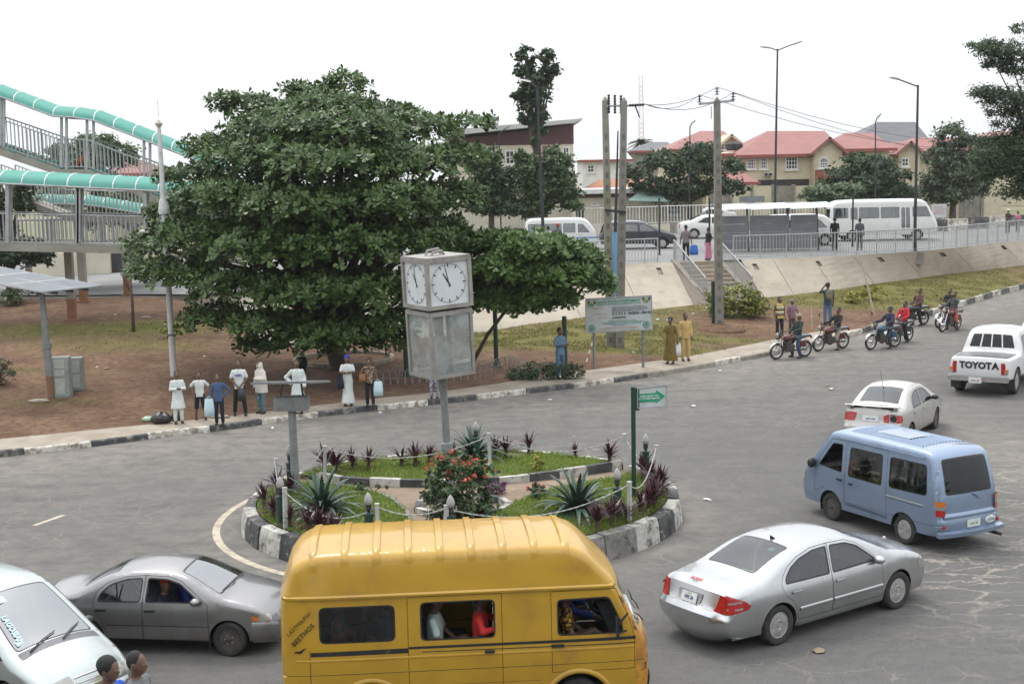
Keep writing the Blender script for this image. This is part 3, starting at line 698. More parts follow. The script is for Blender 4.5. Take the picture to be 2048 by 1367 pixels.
h4,xa,xb,ze = hip_house('cream_house','cream house with long red roof behind the single utility pole',140.0,14,1345,1468,296,1400,1448,262,M_CREAM,M_REDROOF)
gable_bay(h4,1440,1480,285,268,140.0,.6,M_CREAM,M_CREAM); window(h4,XY(1440,140),XY(1452,140),139.2,Zat(1440,300,140),Zat(1440,288,140),2,2)
h5,xa,xb,ze = hip_house('terrace_block','cream two storey block with flat parapet left of the broad red roof',127.0,9,1440,1486,306,1450,1476,304,M_CREAM,M_CREAM)
for a in (1448,1463,1474): window(h5,XY(a,127),XY(a + 9,127),126.98,Zat(a,335,127),Zat(a,318,127),2,3)
for k,px in enumerate((1462,1476)):
  mb = MB(); p = Dp(px,301,130); mb.lathe([(.01,0),(.42,0),(.45,.06),(.45,.6),(.3,.75),(.1,.8),(.01,.8)],p,14)
  mb.build('water_tank',pm('tank_black_plastic',(.03,.035,.035)),smooth=40,label=['black plastic water tank on the cream block parapet, beside the pole','black plastic water tank on the cream block parapet, nearer the red roof'][k],cat='water tank',group='rooftop water tanks')
h6,xa,xb,ze = hip_house('red_porch_roof','low red tiled porch roof below the cream house windows',121.0,4,1440,1505,363,1448,1480,342,M_CREAM,M_REDROOF)
h7,xa,xb,ze = hip_house('far_house','distant grey roofed house behind the paired utility poles',170.0,12,1270,1345,300,1300,1335,284,M_GREYWALL,M_GREYROOF)
h8,xa,xb,ze = hip_house('far_house','distant white house with pale roof right of the maroon building',160.0,12,1165,1255,318,1195,1250,300,M_WHITE,M_PALEROOF)
window(h8,XY(1175,160),XY(1188,160),159.98,Zat(1175,345,160),Zat(1175,330,160),2,2)
h9,xa,xb,ze = hip_house('far_house','small house with red roof behind the feathery tree at the edge',150.0,10,1975,2060,275,1990,2040,262,M_CREAM,M_REDROOF)
h10,xa,xb,ze = hip_house('far_house','small maroon roofed house seen through the footbridge railings',120.0,8,225,300,345,240,290,322,M_CREAM,pm('roof_dark_maroon',(.26,.09,.08)))
orr,xa,xb,ze = hip_house('low_shed','low shed with faded orange roof behind the shop row',122.0,6,1185,1310,376,1200,1295,358,M_CREAM2,pm('roof_orange',(.40,.17,.09)))
# compound wall in block work below the cream houses
Y = 117.0; cw = thing('compound_wall','grey block compound wall with piers in front of the cream houses','wall',(XY(1600,Y),Y,GZ))
for k in range(14):
  p0,p1 = 1420 + k * 42,1420 + (k + 1) * 42; slab(cw,'wall_panel',XY(p0,Y) + .12,XY(p1,Y) - .12,Y,Y + .2,GZ - .2,Zat(p0,372,Y) ,M_CREAM if k % 3 else M_GREYWALL); slab(cw,'pier',XY(p0,Y) - .12,XY(p0,Y) + .12,Y - .1,Y + .3,GZ - .2,Zat(p0,369,Y),M_GREYWALL)
# lattice mast
Y = 260.0; p = Dp(1283,330,Y); mst = thing('radio_mast','thin red and white lattice radio mast behind the houses','mast',(p.x,Y,GZ)); h = Zat(1283,150,Y) - GZ; M_RW = pm('mast_red',(.55,.25,.22)); w = .55
for sx in (-1,1):
  for sy in (-1,1):
    mb = MB(); mb.tube([(sx * w,sy * w,0),(sx * w * .6,sy * w * .6,h)],.045,4); mb.build('leg',M_WHITE,mst)
mb = MB(); n = 26
for k in range(n):
  z0,z1 = h * k / n,h * (k + 1) / n; a0,a1 = w * (1 - .4 * k / n),w * (1 - .4 * (k + 1) / n)
  for s in (-1,1):
    mb.bar((-a0,s * a0,z0),(a1,s * a1,z1),.03,.03,k // 4 % 2); mb.bar((a0,s * a0,z0),(-a1,s * a1,z1),.03,.03,k // 4 % 2); mb.bar((s * a0,-a0,z0),(s * a1,a1,z1),.03,.03,k // 4 % 2)
mb.build('lattice',[M_WHITE,M_RW],mst,kind='stuff')

# ------------------------------------------------------------------ background trees
tree_px('tall_narrow_tree','tall narrow dark tree rising over the maroon building roof',105,(1072,430,None),
    [(1055,112,20,16),(1092,112,18,16),(1050,140,20,14),(1100,140,20,14),(1070,165,34,18),(1106,152,14,12),(1045,190,22,12),(1075,190,30,14),(1060,212,26,14),(1080,235,20,16),(1052,238,18,10),(1082,260,14,14),(1070,282,12,12)],5200,.42,L_DARK,11,.28,clump=.34)
tree_px('roadside_tree','bushy dark tree in front of the maroon building, under the tall one',98,(1090,440,None),
    [(1110,330,34,26),(1060,345,36,32),(1125,375,32,34),(1075,385,44,38),(1040,320,22,18),(1105,305,18,14),(1140,405,22,24),(1060,415,46,22)],9500,.36,L_MID,12,.25,clump=.3)
tree_px('roadside_tree','bushy tree between the big almond tree and the tall narrow tree',96,(985,440,None),
    [(975,345,36,34),(1010,370,30,36),(960,395,40,36),(1005,415,34,22),(950,320,30,26)],7500,.36,L_DARK,13,.25,clump=.3)
tree_px('spreading_tree','wide layered tree before the red roofed house behind the single pole',108,(1385,425,None),
    [(1330,322,50,18),(1400,305,46,18),(1270,345,36,14),(1450,335,40,16),(1380,340,56,20),(1300,372,44,16),(1440,372,42,18),(1370,378,50,20),(1480,380,22,10),(1330,398,30,10)],11000,.36,L_DARK,14,.25,clump=.26)
tree_px('spreading_tree','layered dark tree in front of the arched gable window house',112,(1740,430,None),
    [(1715,316,34,10),(1745,330,46,14),(1690,345,42,14),(1770,352,48,18),(1720,368,66,18),(1660,368,30,10),(1790,385,50,18),(1730,395,60,14)],10000,.36,L_DARK,15,.25,clump=.26)
tree_px('pale_flowering_tree','low pale green spreading tree by the parked cars and shelter roof',101,(1660,425,None),[(1640,382,34,9),(1690,378,34,9),(1620,395,26,8),(1665,394,40,12)],3600,.34,leafmat('leaf_pale',(.06,.10,.05),(.17,.22,.12)),16,.14)
tree_px('round_crown_tree','dense grey-green round crowned tree right of the white bus',110,(1905,440,None),
    [(1905,275,36,24),(1940,300,36,30),(1880,315,34,30),(1915,345,50,34),(1870,365,34,30),(1950,365,34,30),(1900,390,50,20)],10500,.36,L_OLIVE,17,.3,clump=.3)
tree_px('feathery_tree','near dark feathery tree leaning in from the edge with tiered branches',62,(2190,470,1.2),
    [(1970,90,40,7),(2010,100,56,12),(2045,58,24,14),(2050,118,50,15),(1990,128,34,7),(2040,140,40,9),(1975,184,44,8),(2020,198,56,14),(2055,225,46,16),(2000,225,30,8),(2030,250,44,12),(2050,290,56,24),(1990,312,50,16),(2040,340,60,24),(1965,348,34,12),(2040,380,50,18),(2000,282,40,12),(2110,160,60,50),(2120,300,70,70),(2010,335,50,18)],30000,.19,L_DARK,18,.12,clump=.36,aspect=.35,frac=.5)
tree_px('footbridge_tree','rounded green tree behind the upper footbridge landing',105,(200,400,None),[(190,290,46,20),(240,305,40,18),(130,305,40,16),(180,320,70,22),(255,320,30,14)],6000,.36,L_MID,19,.25)
tree_px('footbridge_tree','dark shaded tree under the footbridge beside the solar panel',72,(20,590,1.5),[(25,400,46,34),(-40,420,60,50),(45,370,24,20),(10,510,70,24),(60,505,46,22),(-30,470,60,50),(75,520,30,14)],9000,.3,L_DARK,20,.25)
tree_px('footbridge_tree','mixed green tree behind the lower footbridge railings',92,(300,480,2.2),[(110,400,40,40),(190,430,50,30),(270,420,60,34),(340,430,50,30),(230,380,50,24)],7500,.34,L_MID,21,.25)
p = Dp(1283,330,190); tp = thing('palm_tree','small palm crown above the far roofs at the foot of the mast','tree',(p.x,190,GZ))
mb = MB(); zc = Zat(1283,285,190) - GZ; mb.tube([(0,0,0),(.1,0,zc * .5),(0,0,zc)],[.2,.16,.14],7); mb.build('trunk',M_BARK,tp,smooth=True)
mb = MB(); rp = random.Random(5)
for k in range(22):
  a,e = rp.uniform(0,2 * PI),rp.uniform(-.2,.9); L = 2.4; d = Vector((math.cos(a),math.sin(a),0)); pts = [Vector((0,0,zc)) + d * (L * u * math.cos(e)) + Vector((0,0,L * u * math.sin(e) - 1.4 * u * u)) for u in (0,.25,.5,.75,1)]
  sd = Vector((-d.y,d.x,0)); mb.grid([[q - sd * w - Vector((0,0,w * .6)),q,q + sd * w - Vector((0,0,w * .6))] for q,w in zip(pts,(.05,.3,.34,.25,.03))])
mb.build('crown',L_OLIVE,tp,kind='stuff')
# vehicle builder first: its tools also serve the island
# ------------------------------------------------------------------ vehicles: side panels and a body rim grown from one side outline
def chaikin(ctrl,it=2,keep=.25):
  P = []
  for i,c in enumerate(ctrl):
    if len(c) == 3 and 0 < i < len(ctrl) - 1:        # a crease: pin the corner between two close points
      p = Vector(c[:2])
      for j,sg in ((i - 1,-1),(i + 1,1)):
        d = Vector(ctrl[j][:2]) - p; q = p + d * min(.5,c[2] / d.length); P.append((q.x,q.y,i + sg * .04))
    else: P.append((c[0],c[1],float(i)))
  for _ in range(it):
    Q = [P[0]]
    for a,b in zip(P,P[1:]):
      Q.append(tuple(a[k] * (1 - keep) + b[k] * keep for k in range(3))); Q.append(tuple(a[k] * keep + b[k] * (1 - keep) for k in range(3)))
    Q.append(P[-1]); P = Q
  out = [P[0]]
  for p in P[1:]:
    if math.hypot(p[0] - out[-1][0],p[1] - out[-1][1]) > .012: out.append(p)
  return out
def densify(pl,step):
  out = [pl[0]]
  for a,b in zip(pl,pl[1:]):
    n = max(1,int(math.ceil(math.hypot(b[0] - a[0],b[1] - a[1]) / step)))
    for k in range(1,n + 1): out.append(tuple(a[i] + (b[i] - a[i]) * k / n for i in range(len(a))))
  return out
def round_poly(pts,r=.05,n=4):
  out = []; N = len(pts)
  for i in range(N):
    p0,p1,p2 = Vector(pts[i - 1]),Vector(pts[i]),Vector(pts[(i + 1) % N])
    a,b = (p0 - p1),(p2 - p1); d = min(r,a.length * .45,b.length * .45); a = p1 + a.normalized() * d; b = p1 + b.normalized() * d
    for k in range(n + 1):
      t = k / n; out.append(tuple(a * (1 - t) ** 2 + p1 * (2 * t * (1 - t)) + b * t * t))
  return out
def offset_poly(pts,d):
  """positive d shrinks"""
  A = sum(pts[i][0] * pts[(i + 1) % len(pts)][1] - pts[(i + 1) % len(pts)][0] * pts[i][1] for i in range(len(pts))); sg = 1 if A > 0 else -1
  out = []; N = len(pts)
  for i in range(N):
    p0,p1,p2 = Vector(pts[i - 1]),Vector(pts[i]),Vector(pts[(i + 1) % N]); e1,e2 = (p1 - p0),(p2 - p1)
    if e1.length < 1e-7 or e2.length < 1e-7: out.append(tuple(p1)); continue
    e1.normalize(); e2.normalize(); n = Vector((-(e1.y + e2.y),e1.x + e2.x))
    if n.length < 1e-6: out.append(tuple(p1)); continue
    n.normalize(); c = max(.4,abs(Vector((-e1.y,e1.x)).dot(n))); out.append(tuple(p1 + n * (sg * d / c)))
  return out
def in_poly(loop,X,Z):
  L = np.array(loop); r = np.zeros(len(X),bool); j = len(L) - 1
  for i in range(len(L)):
    xi,zi = L[i]; xj,zj = L[j]
    c = ((zi > Z) != (zj > Z)); r ^= c & (X < (xj - xi) * (Z - zi) / ((zj - zi) if abs(zj - zi) > 1e-12 else 1e-12) + xi); j = i
  return r
def cdt(loops,pts,closed=True):
  V,E = [],[]
  for L in loops:
    o = len(V); V += [Vector(p) for p in L]; E += [(o + i,o + (i + 1) % len(L)) for i in range(len(L))]
  V += [Vector(p) for p in pts]
  r = delaunay_2d_cdt(V,E,[],0,1e-5)
  return np.array([(v.x,v.y) for v in r[0]]),np.array([f for f in r[2] if len(f) == 3])
class Vehicle:
  def __init__(s,name,label,cat,loc,rz,sil,W,sec,plan=(.10,4),r=.09,bulge=.05,mats=None,it=2,group=None,step=.11,scale=1.0):
    s.root = thing(name,label,cat,loc,rz,group)
    if scale != 1.0: s.root.scale = (scale,) * 3
    s.W,s.sec,s.plan,s.r = W,sec,plan,r; s.mats = mats; s.step = step
    top = densify(chaikin(sil,it),step); n = len(sil) - 1
    b0,b1 = top[-1],top[0]
    bot = densify([b0,(b1[0],b1[1],n + 1.0)],.2)[1:-1]
    s.S = np.array(top + bot); s.ntop = len(top)
    s.xmin,s.xmax = s.S[:,0].min(),s.S[:,0].max(); s.bulge = bulge if hasattr(bulge,'__len__') else [(0,bulge),(n,bulge),(n + 1,.0)]
    P = np.array(top)[:,:2]; s.segA,s.segB = P[:-1],P[1:]
    loop = np.vstack([s.S[:,:2],s.S[:1,:2]]); d = np.linalg.norm(np.diff(loop,axis=0),axis=1); s.arc = np.concatenate([[0],np.cumsum(d)])
    s.doors,s.wins,s.paint,s.lamps,s.arches,s.rims,s.objs = [],[],[],[],[],[],[]
  def y0(s,X,Z):
    zs,fs = zip(*s.sec); f = np.interp(Z,zs,fs); xm = (s.xmin + s.xmax) / 2; h = (s.xmax - s.xmin) / 2
    return s.W / 2 * f * (1 - s.plan[0] * np.minimum(1,np.abs((X - xm) / h)) ** s.plan[1])
  def dist(s,X,Z):
    P = np.stack([X,Z],1); out = np.full(len(P),9.0)
    AB = s.segB - s.segA; L2 = (AB ** 2).sum(1) + 1e-12
    for k in range(0,len(P),400):
      AP = P[k:k + 400,None] - s.segA[None]; t = np.clip((AP * AB).sum(2) / L2,0,1)
      out[k:k + 400] = np.sqrt((((AP - t[...,None] * AB) ** 2).sum(2)).min(1))
    return out
  def ys(s,X,Z):
    X,Z = np.atleast_1d(np.asarray(X,float)),np.atleast_1d(np.asarray(Z,float))
    q = np.clip(1 - s.dist(X,Z) / s.r,0,1); return s.y0(X,Z) - s.r * (1 - np.sqrt(np.maximum(0,1 - q * q)))
  def side_pt(s,x,z,sgn=1,off=.0): return Vector((x,sgn * (float(s.ys(x,z)[0]) + off),z))
  def rim_eval(s,a,v):
    a = np.clip(a,0,s.arc[-1]); X = np.interp(a,s.arc,np.append(s.S[:,0],s.S[0,0])); Z = np.interp(a,s.arc,np.append(s.S[:,1],s.S[0,1]))
    T = np.interp(a,s.arc,np.append(s.S[:,2],s.S[-1,2] + .1)); e = .05
    a1,a2 = np.clip(a - e,0,s.arc[-1]),np.clip(a + e,0,s.arc[-1])
    dx = np.interp(a2,s.arc,np.append(s.S[:,0],s.S[0,0])) - np.interp(a1,s.arc,np.append(s.S[:,0],s.S[0,0])); dz = np.interp(a2,s.arc,np.append(s.S[:,1],s.S[0,1])) - np.interp(a1,s.arc,np.append(s.S[:,1],s.S[0,1]))
    L = np.hypot(dx,dz) + 1e-9; nx,nz = -dz / L,dx / L
    ye = s.y0(X,Z) - s.r * (T <= s.S[s.ntop - 1,2] + 1e-6)
    ts,bs = zip(*s.bulge); B = np.interp(T,ts,bs) * (1 - np.abs(v) ** 2.2)
    return np.stack([X + nx * B,v * ye,Z + nz * B],1),np.stack([nx,0 * nx,nz],1)
  def t2a(s,t): return float(np.interp(t,s.S[:,2],s.arc[:-1]))
  def x2a(s,x,top=True):
    """arc position on the upper outline where it passes x"""
    k0 = int(np.argmax(s.S[:s.ntop,1])); best = None
    for i in range(s.ntop - 1):
      if (s.S[i,0] - x) * (s.S[i + 1,0] - x) <= 0 and s.S[i,1] > s.S[:s.ntop,1].max() * .45: best = s.arc[i] + (s.arc[i + 1] - s.arc[i]) * (x - s.S[i,0]) / (s.S[i + 1,0] - s.S[i,0] + 1e-9)
    return best
  def z2a(s,z,rear=True):
    rng = range(s.ntop - 1) if rear else range(s.ntop - 2,-1,-1)
    for i in rng:
      if (s.S[i,1] - z) * (s.S[i + 1,1] - z) <= 0: return s.arc[i] + (s.arc[i + 1] - s.arc[i]) * (z - s.S[i,1]) / (s.S[i + 1,1] - s.S[i,1] + 1e-9)
  # ---- build
  def build(s,glass,trim,gap=.007,win_trim=.022,lining=True):
    paint = s.mats; M = [paint,trim] + [p[2] for p in s.paint]
    outline = [tuple(p) for p in s.S[:,:2]]
    loops = [outline]; arcs = []
    for (x,R) in s.arches:
      L = [(x + R * math.cos(2 * PI * k / 40),s.zw + R * math.sin(2 * PI * k / 40)) for k in range(40)]; arcs.append(L); loops.append(L)
    dl = [(d,offset_poly(d['loop'],gap)) for d in s.doors]
    for d,i in dl: loops += [densify2(d['loop'],s.step),densify2(i,s.step)]
    wl = []
    for w in s.wins: a = w['loop']; b = offset_poly(a,w.get('trim',win_trim)); wl.append((w,a,b)); loops += [densify2(a,s.step),densify2(b,s.step)]
    for p in s.paint: loops.append(densify2(p[0],s.step))
    for l in s.lamps: loops.append(densify2(l['loop'],s.step))
    # sample points: rings along the rounded edge, then a grid
    pts = []; P = s.S[:,:2]; Nn = len(P)
    for i in range(s.ntop):
      a,b = P[max(0,i - 1)],P[min(s.ntop - 1,i + 1)]; t = b - a; L = np.hypot(*t); nrm = np.array((t[1],-t[0])) / (L + 1e-9)
      for f in (.06,.2,.45,.8,1.1): pts.append(tuple(P[i] + nrm * s.r * f))
    gx = np.arange(s.xmin,s.xmax,s.step); gz = np.arange(s.S[:,1].min(),s.S[:,1].max(),s.step * .8)
    pts += [(x,z) for x in gx for z in gz]
    pa = np.array(pts); ok = in_poly(outline,pa[:,0],pa[:,1]) & (s.dist(pa[:,0],pa[:,1]) > s.r * .04); pts = [tuple(p) for p in pa[ok]]
    V,Fc = cdt(loops,pts); C = V[Fc].mean(1); X,Z = C[:,0],C[:,1]
    own = np.zeros(len(Fc),int); mi = np.zeros(len(Fc),int)
    own[~in_poly(outline,X,Z)] = -1
    for k,(d,i) in enumerate(dl):
      o_ = in_poly(d['loop'],X,Z); i_ = in_poly(i,X,Z); own[o_ & ~i_ & (own >= 0)] = -1; own[i_ & (own >= 0)] = 100 + k
    for k,p in enumerate(s.paint): mi[in_poly(p[0],X,Z)] = 2 + k
    for k,(w,a,b) in enumerate(wl):
      ia,ib = in_poly(a,X,Z),in_poly(b,X,Z); mi[ia] = 1; own[ib & (own != -1)] = 200 + k
    for k,l in enumerate(s.lamps): own[in_poly(l['loop'],X,Z) & (own != -1)] = 300 + k
    for L in arcs: own[in_poly(L,X,Z)] = -1
    Yv = s.ys(V[:,0],V[:,1])
    def piece(sel,sgn,off=.0):
      f = Fc[sel]; u,inv = np.unique(f,return_inverse=True); co = np.stack([V[u,0],sgn * (Yv[u] + off),V[u,1]],1); return co,inv.reshape(-1,3)
    body = MB()
    for sgn in (1,-1):
      co,f = piece(own == 0,sgn); o = len(body.v); body.v += [tuple(c) for c in co]; body.f += [tuple(i + o for i in (t if sgn < 0 else t[::-1])) for t in f]; body.mi += list(mi[own == 0])
      dobj = []
      for k,(d,i) in enumerate(dl):
        sel = own == 100 + k; co,f = piece(sel,sgn); mb = MB(); mb.v = [tuple(c) for c in co]; mb.f = [tuple(t) for t in f]; mb.mi = list(mi[sel])
        do = mb.build('door',M,s.root,smooth=35); dobj.append(do)
        if d.get('handle'):
          hx,hz,hl,hm = d['handle']; h = MB(); a_,b_ = s.side_pt(hx - hl / 2,hz,sgn,.018),s.side_pt(hx + hl / 2,hz,sgn,.018)
          h.bar(a_,b_,.03,.035); h.build('handle',hm,do)
      for k,(w,a,b) in enumerate(wl):
        if (w.get('open') and sgn == w['open']): continue
        co,f = piece(own == 200 + k,sgn,-.006)
        if not len(f): continue
        mb = MB(); mb.v = [tuple(c) for c in co]; mb.f = [tuple(t) for t in f]; par = s.root if w.get('door') is None else dobj[w['door']]
        mb.build('window',w.get('mat',glass),par,smooth=True)
      for k,l in enumerate(s.lamps):
        co,f = piece(own == 300 + k,sgn,l.get('off',.004))
        if len(f): mb = MB(); mb.v = [tuple(c) for c in co]; mb.f = [tuple(t) for t in f]; mb.build(l['name'],l['mat'],s.root,smooth=True)
    # rim
    A = s.arc[-1]; ov = []; n = len(s.S)
    vs = np.linspace(-1,1,15); edge = [(a,1.0) for a in s.arc] + [(A,v) for v in vs[::-1][1:-1]] + [(a,-1.0) for a in s.arc[::-1]] + [(.0,v) for v in vs[1:-1]]
    loops = [edge]; rl = []
    for q in s.rims:
      L = [(p[0],p[1]) for p in q['loop']]; rl.append((q,L)); loops.append(densify2(L,.12))
      if q.get('trim'): b = offset_uv(L,q['trim'],q.get('trimv',q['trim'])); loops.append(densify2(b,.12))
    ga = np.arange(.02,A,s.step * .9); pts = [(a,v) for a in ga for v in vs[1:-1]]
    V2,F2 = cdt(loops,pts); C2 = V2[F2].mean(1); own2 = np.zeros(len(F2),int); mi2 = np.zeros(len(F2),int)
    for k,(q,L) in enumerate(rl):
      i_ = in_poly(L,C2[:,0],C2[:,1])
      if q.get('paint'): mi2[i_] = q['mi']; continue
      if q.get('cut'): own2[i_] = -1; continue
      if q.get('trim'):
        b = offset_uv(L,q['trim'],q.get('trimv',q['trim'])); ib = in_poly(b,C2[:,0],C2[:,1]); mi2[i_] = 1; own2[ib] = 100 + k
      else: own2[i_] = 100 + k
    pos,nrm = s.rim_eval(V2[:,0],V2[:,1])
    o = len(body.v); sel = own2 == 0; body.v += [tuple(p) for p in pos]; body.f += [tuple(int(i) + o for i in t) for t in F2[sel]]; body.mi += list(mi2[sel])
    for k,(q,L) in enumerate(rl):
      f = F2[own2 == 100 + k]
      if not len(f): continue
      u,inv = np.unique(f,return_inverse=True); co = pos[u] + nrm[u] * q.get('off',.0); mb = MB(); mb.v = [tuple(c) for c in co]; mb.f = [tuple(t) for t in inv.reshape(-1,3)]
      mb.build(q['name'],q['mat'],s.root,smooth=True)
    b = body.build('body',M,s.root,smooth=26,merge=.0015)
    # wheel wells
    for (x,R) in s.arches:
      for sgn in (1,-1):
        mb = MB(); yo = float(s.ys(x,s.zw + R * .9)[0]) - .012; yi = yo - .30
        ring = [(x + R * 1.01 * math.cos(PI * (-.12 + 1.24 * k / 20)),s.zw + R * 1.01 * math.sin(PI * (-.12 + 1.24 * k / 20))) for k in range(21)]
        mb.grid([[Vector((p[0],sgn * min(yo,float(s.ys(p[0],p[1])[0]) - .004),p[1])) for p in ring],[Vector((p[0],sgn * yi,p[1])) for p in ring]]); mb.add([Vector((p[0],sgn * yi,p[1])) for p in ring],[tuple(range(21))])
        mb.build('wheel_well',M_TYREDARK,s.root)
    return s
  def rect_t(s,t0,t1,v0,v1,r=.0):
    a0,a1 = s.t2a(t0),s.t2a(t1); L = [(a0,v0),(a1,v0),(a1,v1),(a0,v1)]
    return round_uv(L,r) if r else L
  def wheel(s,x,R,w,y,kind,turn=.0):
    for sgn in (1,-1):
      mt,mr = wheel_meshes(R,w,kind); o = link('wheel',mt,s.root,(x,sgn * y,R)); o.rotation_euler = (0,0,(0 if sgn > 0 else PI) + turn); link('rim',mr,o)
def densify2(L,step): return densify(list(L) + [L[0]],step)[:-1]
def offset_uv(L,da,dv): 
  ca = sum(p[0] for p in L) / len(L); cv = sum(p[1] for p in L) / len(L); ha = max(abs(p[0] - ca) for p in L); hv = max(abs(p[1] - cv) for p in L)
  return [(ca + (p[0] - ca) * (1 - da / ha),cv + (p[1] - cv) * (1 - dv / hv)) for p in L]
def round_uv(L,r): return round_poly(L,r,4)
M_TYRE = pm('tyre_rubber',(.022,.022,.022),(.045,.042,.038),6,.85,bump=.2,bscale=40)
M_TYREDARK = pm('wheel_well_black',(.012,.012,.012),(.02,.02,.018),4,.95)
M_TRIM = pm('black_trim',(.014,.014,.015),(.024,.024,.024),6,.45)
M_ALLOY = pm('alloy_silver',(.50,.50,.49),(.36,.35,.33),8,.35,.55)
M_STEEL = pm('steel_wheel_dark',(.055,.05,.048),(.10,.085,.07),8,.6,.3)
M_CHROME = pm('chrome',(.72,.72,.72),(.6,.6,.6),8,.15,.95)
M_SEAT = pm('seat_fabric_dark',(.035,.035,.038),(.06,.058,.056),8,.9)
M_SEATB = pm('seat_cover_green',(.06,.11,.10),(.04,.08,.075),8,.9)
M_REDLAMP = pm('lamp_red',(.42,.012,.012),(.30,.01,.012),10,.15,coat=.6)
M_AMBER = pm('lamp_amber',(.62,.17,.012),(.5,.13,.01),10,.15,coat=.6)
M_CLEAR = pm('lamp_clear',(.36,.36,.34),(.30,.29,.27),3,.10,.3,coat=.8)
M_PLATE = pm('plate_white',(.66,.68,.66),(.56,.58,.56),8,.5)
M_PLATETXT = pm('plate_blue',(.03,.07,.22)); M_PLATEGRN = pm('plate_green',(.12,.36,.20))
G_CAR = glassmat('car_glass',(.42,.50,.48),.05)
G_DARK = glassmat('car_glass_dark',(.10,.12,.12),.0)
G_SCREEN = glassmat('windscreen_glass',(.42,.50,.50),.24,dirt=.04)
_wc = {}
def wheel_meshes(R,w,kind):
  if (R,w,kind) in _wc: return _wc[(R,w,kind)]
  rr = R * (.66 if kind != 'bike' else .8); mb = MB(); h = w / 2
  prof = [(rr * .97,-h * .8),(rr,-h * .92),(R * .86,-h),(R * .95,-h * .92),(R * .985,-h * .7),(R,-h * .45),(R,h * .45),(R * .985,h * .7),(R * .95,h * .92),(R * .86,h),(rr,h * .92),(rr * .97,h * .8)]
  vs = MB(); vs.lathe(prof,(0,0,0),36,0,'Y'); vs.f = [f for f in vs.f if len(f) == 4]
  mt = vs.mesh('wheel',[M_TYRE],smooth=50)
  m = MB(); d = h * .8                      # outer face towards +Y
  if kind == 'alloy':                       # ring of fourteen slots round a broad hub
    m.lathe([(rr * .99,d),(rr * .93,d + .004),(rr * .84,d - .006),(rr * .84,d - .05)],(0,0,0),42,0,'Y'); m.lathe([(rr * .46,d - .05),(rr * .46,d - .004),(rr * .38,d + .006),(rr * .2,d - .004),(rr * .18,d + .01),(.001,d + .012)],(0,0,0),42,0,'Y')
    for k in range(14):
      a = 2 * PI * k / 14; c,s_ = math.cos(a),math.sin(a); m.bar((rr * .5 * c,d - .012,rr * .5 * s_),(rr * .86 * c,d - .012,rr * .88 * s_),.013,.03,0,(0,1,0))
    for k in range(5):
      a = 2 * PI * k / 5; m.lathe([(.014,d + .001),(.012,d + .003),(.001,d + .003)],(rr * .33 * math.cos(a),0,rr * .33 * math.sin(a)),8,1,'Y')
    m.lathe([(rr * .97,d - .06),(.001,d - .06)],(0,0,0),24,1,'Y'); mats = [M_ALLOY,M_TYREDARK]
  elif kind == 'spoke6':
    m.lathe([(rr * .99,d),(rr * .93,d + .004),(rr * .86,d - .03)],(0,0,0),36,0,'Y'); m.lathe([(rr * .28,d - .03),(rr * .25,d + .004),(.001,d + .008)],(0,0,0),24,0,'Y')
    for k in range(6):
      a = 2 * PI * k / 6; c,s_ = math.cos(a),math.sin(a); m.bar((rr * .2 * c,d - .012,rr * .2 * s_),(rr * .93 * c,d - .012,rr * .93 * s_),.055,.03,0,(0,1,0))
    m.lathe([(rr * .97,d - .06),(.001,d - .06)],(0,0,0),24,1,'Y'); mats = [M_ALLOY,M_TYREDARK]
  else:                                      # pressed steel dish with round holes and a hub
    me = M_STEEL if kind == 'steel' else M_ALLOY
    m.lathe([(rr * .99,d),(rr * .95,d + .004),(rr * .88,d - .03),(rr * .70,d - .035),(rr * .52,d - .008),(rr * .42,d - .004),(rr * .28,d - .03),(rr * .24,d),(.001,d + .012)],(0,0,0),36,0,'Y')
    for k in range(8):
      a = 2 * PI * k / 8; m.lathe([(rr * .085,d - .029),(rr * .07,d - .027),(.001,d - .027)],(rr * .72 * math.cos(a),0,rr * .72 * math.sin(a)),10,1,'Y')
    for k in range(5):
      a = 2 * PI * k / 5; m.lathe([(.012,d - .004),(.012,d + .006),(.001,d + .006)],(rr * .38 * math.cos(a),0,rr * .38 * math.sin(a)),6,2,'Y')
    mats = [me,M_TYREDARK,M_CHROME]
  mr = m.mesh('rim',mats,smooth=40); _wc[(R,w,kind)] = (mt,mr); return mt,mr
def seat(root,x,y,z,w,mat,h=.58,name='seat',hr=True):
  mb = MB(); rows = []
  prof = [(-.05,0),(.46,.02),(.50,.08),(.46,.13),(.06,.11),(-.04,.2),(-.12,h),(-.20,h),(-.18,.1),(-.14,0)]
  mb.prism([(x + p[0],y - w / 2,z + p[1]) for p in prof],(0,w,0))
  if hr: mb.box(x - .22,x - .13,y - w * .28,y + w * .28,z + h + .03,z + h + .2)
  return mb.build(name,mat,root)
def steering(root,x,y,z):
  mb = MB(); c = Vector((x,y,z)); ax = Vector((-.85,0,.5)).normalized(); u = Vector((0,1,0)); w = ax.cross(u)
  pts = [c + (u * math.cos(2 * PI * k / 18) + w * math.sin(2 * PI * k / 18)) * .18 for k in range(19)]; mb.tube(pts,.014,6,caps=False); mb.bar(c - u * .17,c + u * .17,.03,.02); mb.tube([c,c - ax * .35],.02,6); mb.build('steering_wheel',M_TRIM,root)
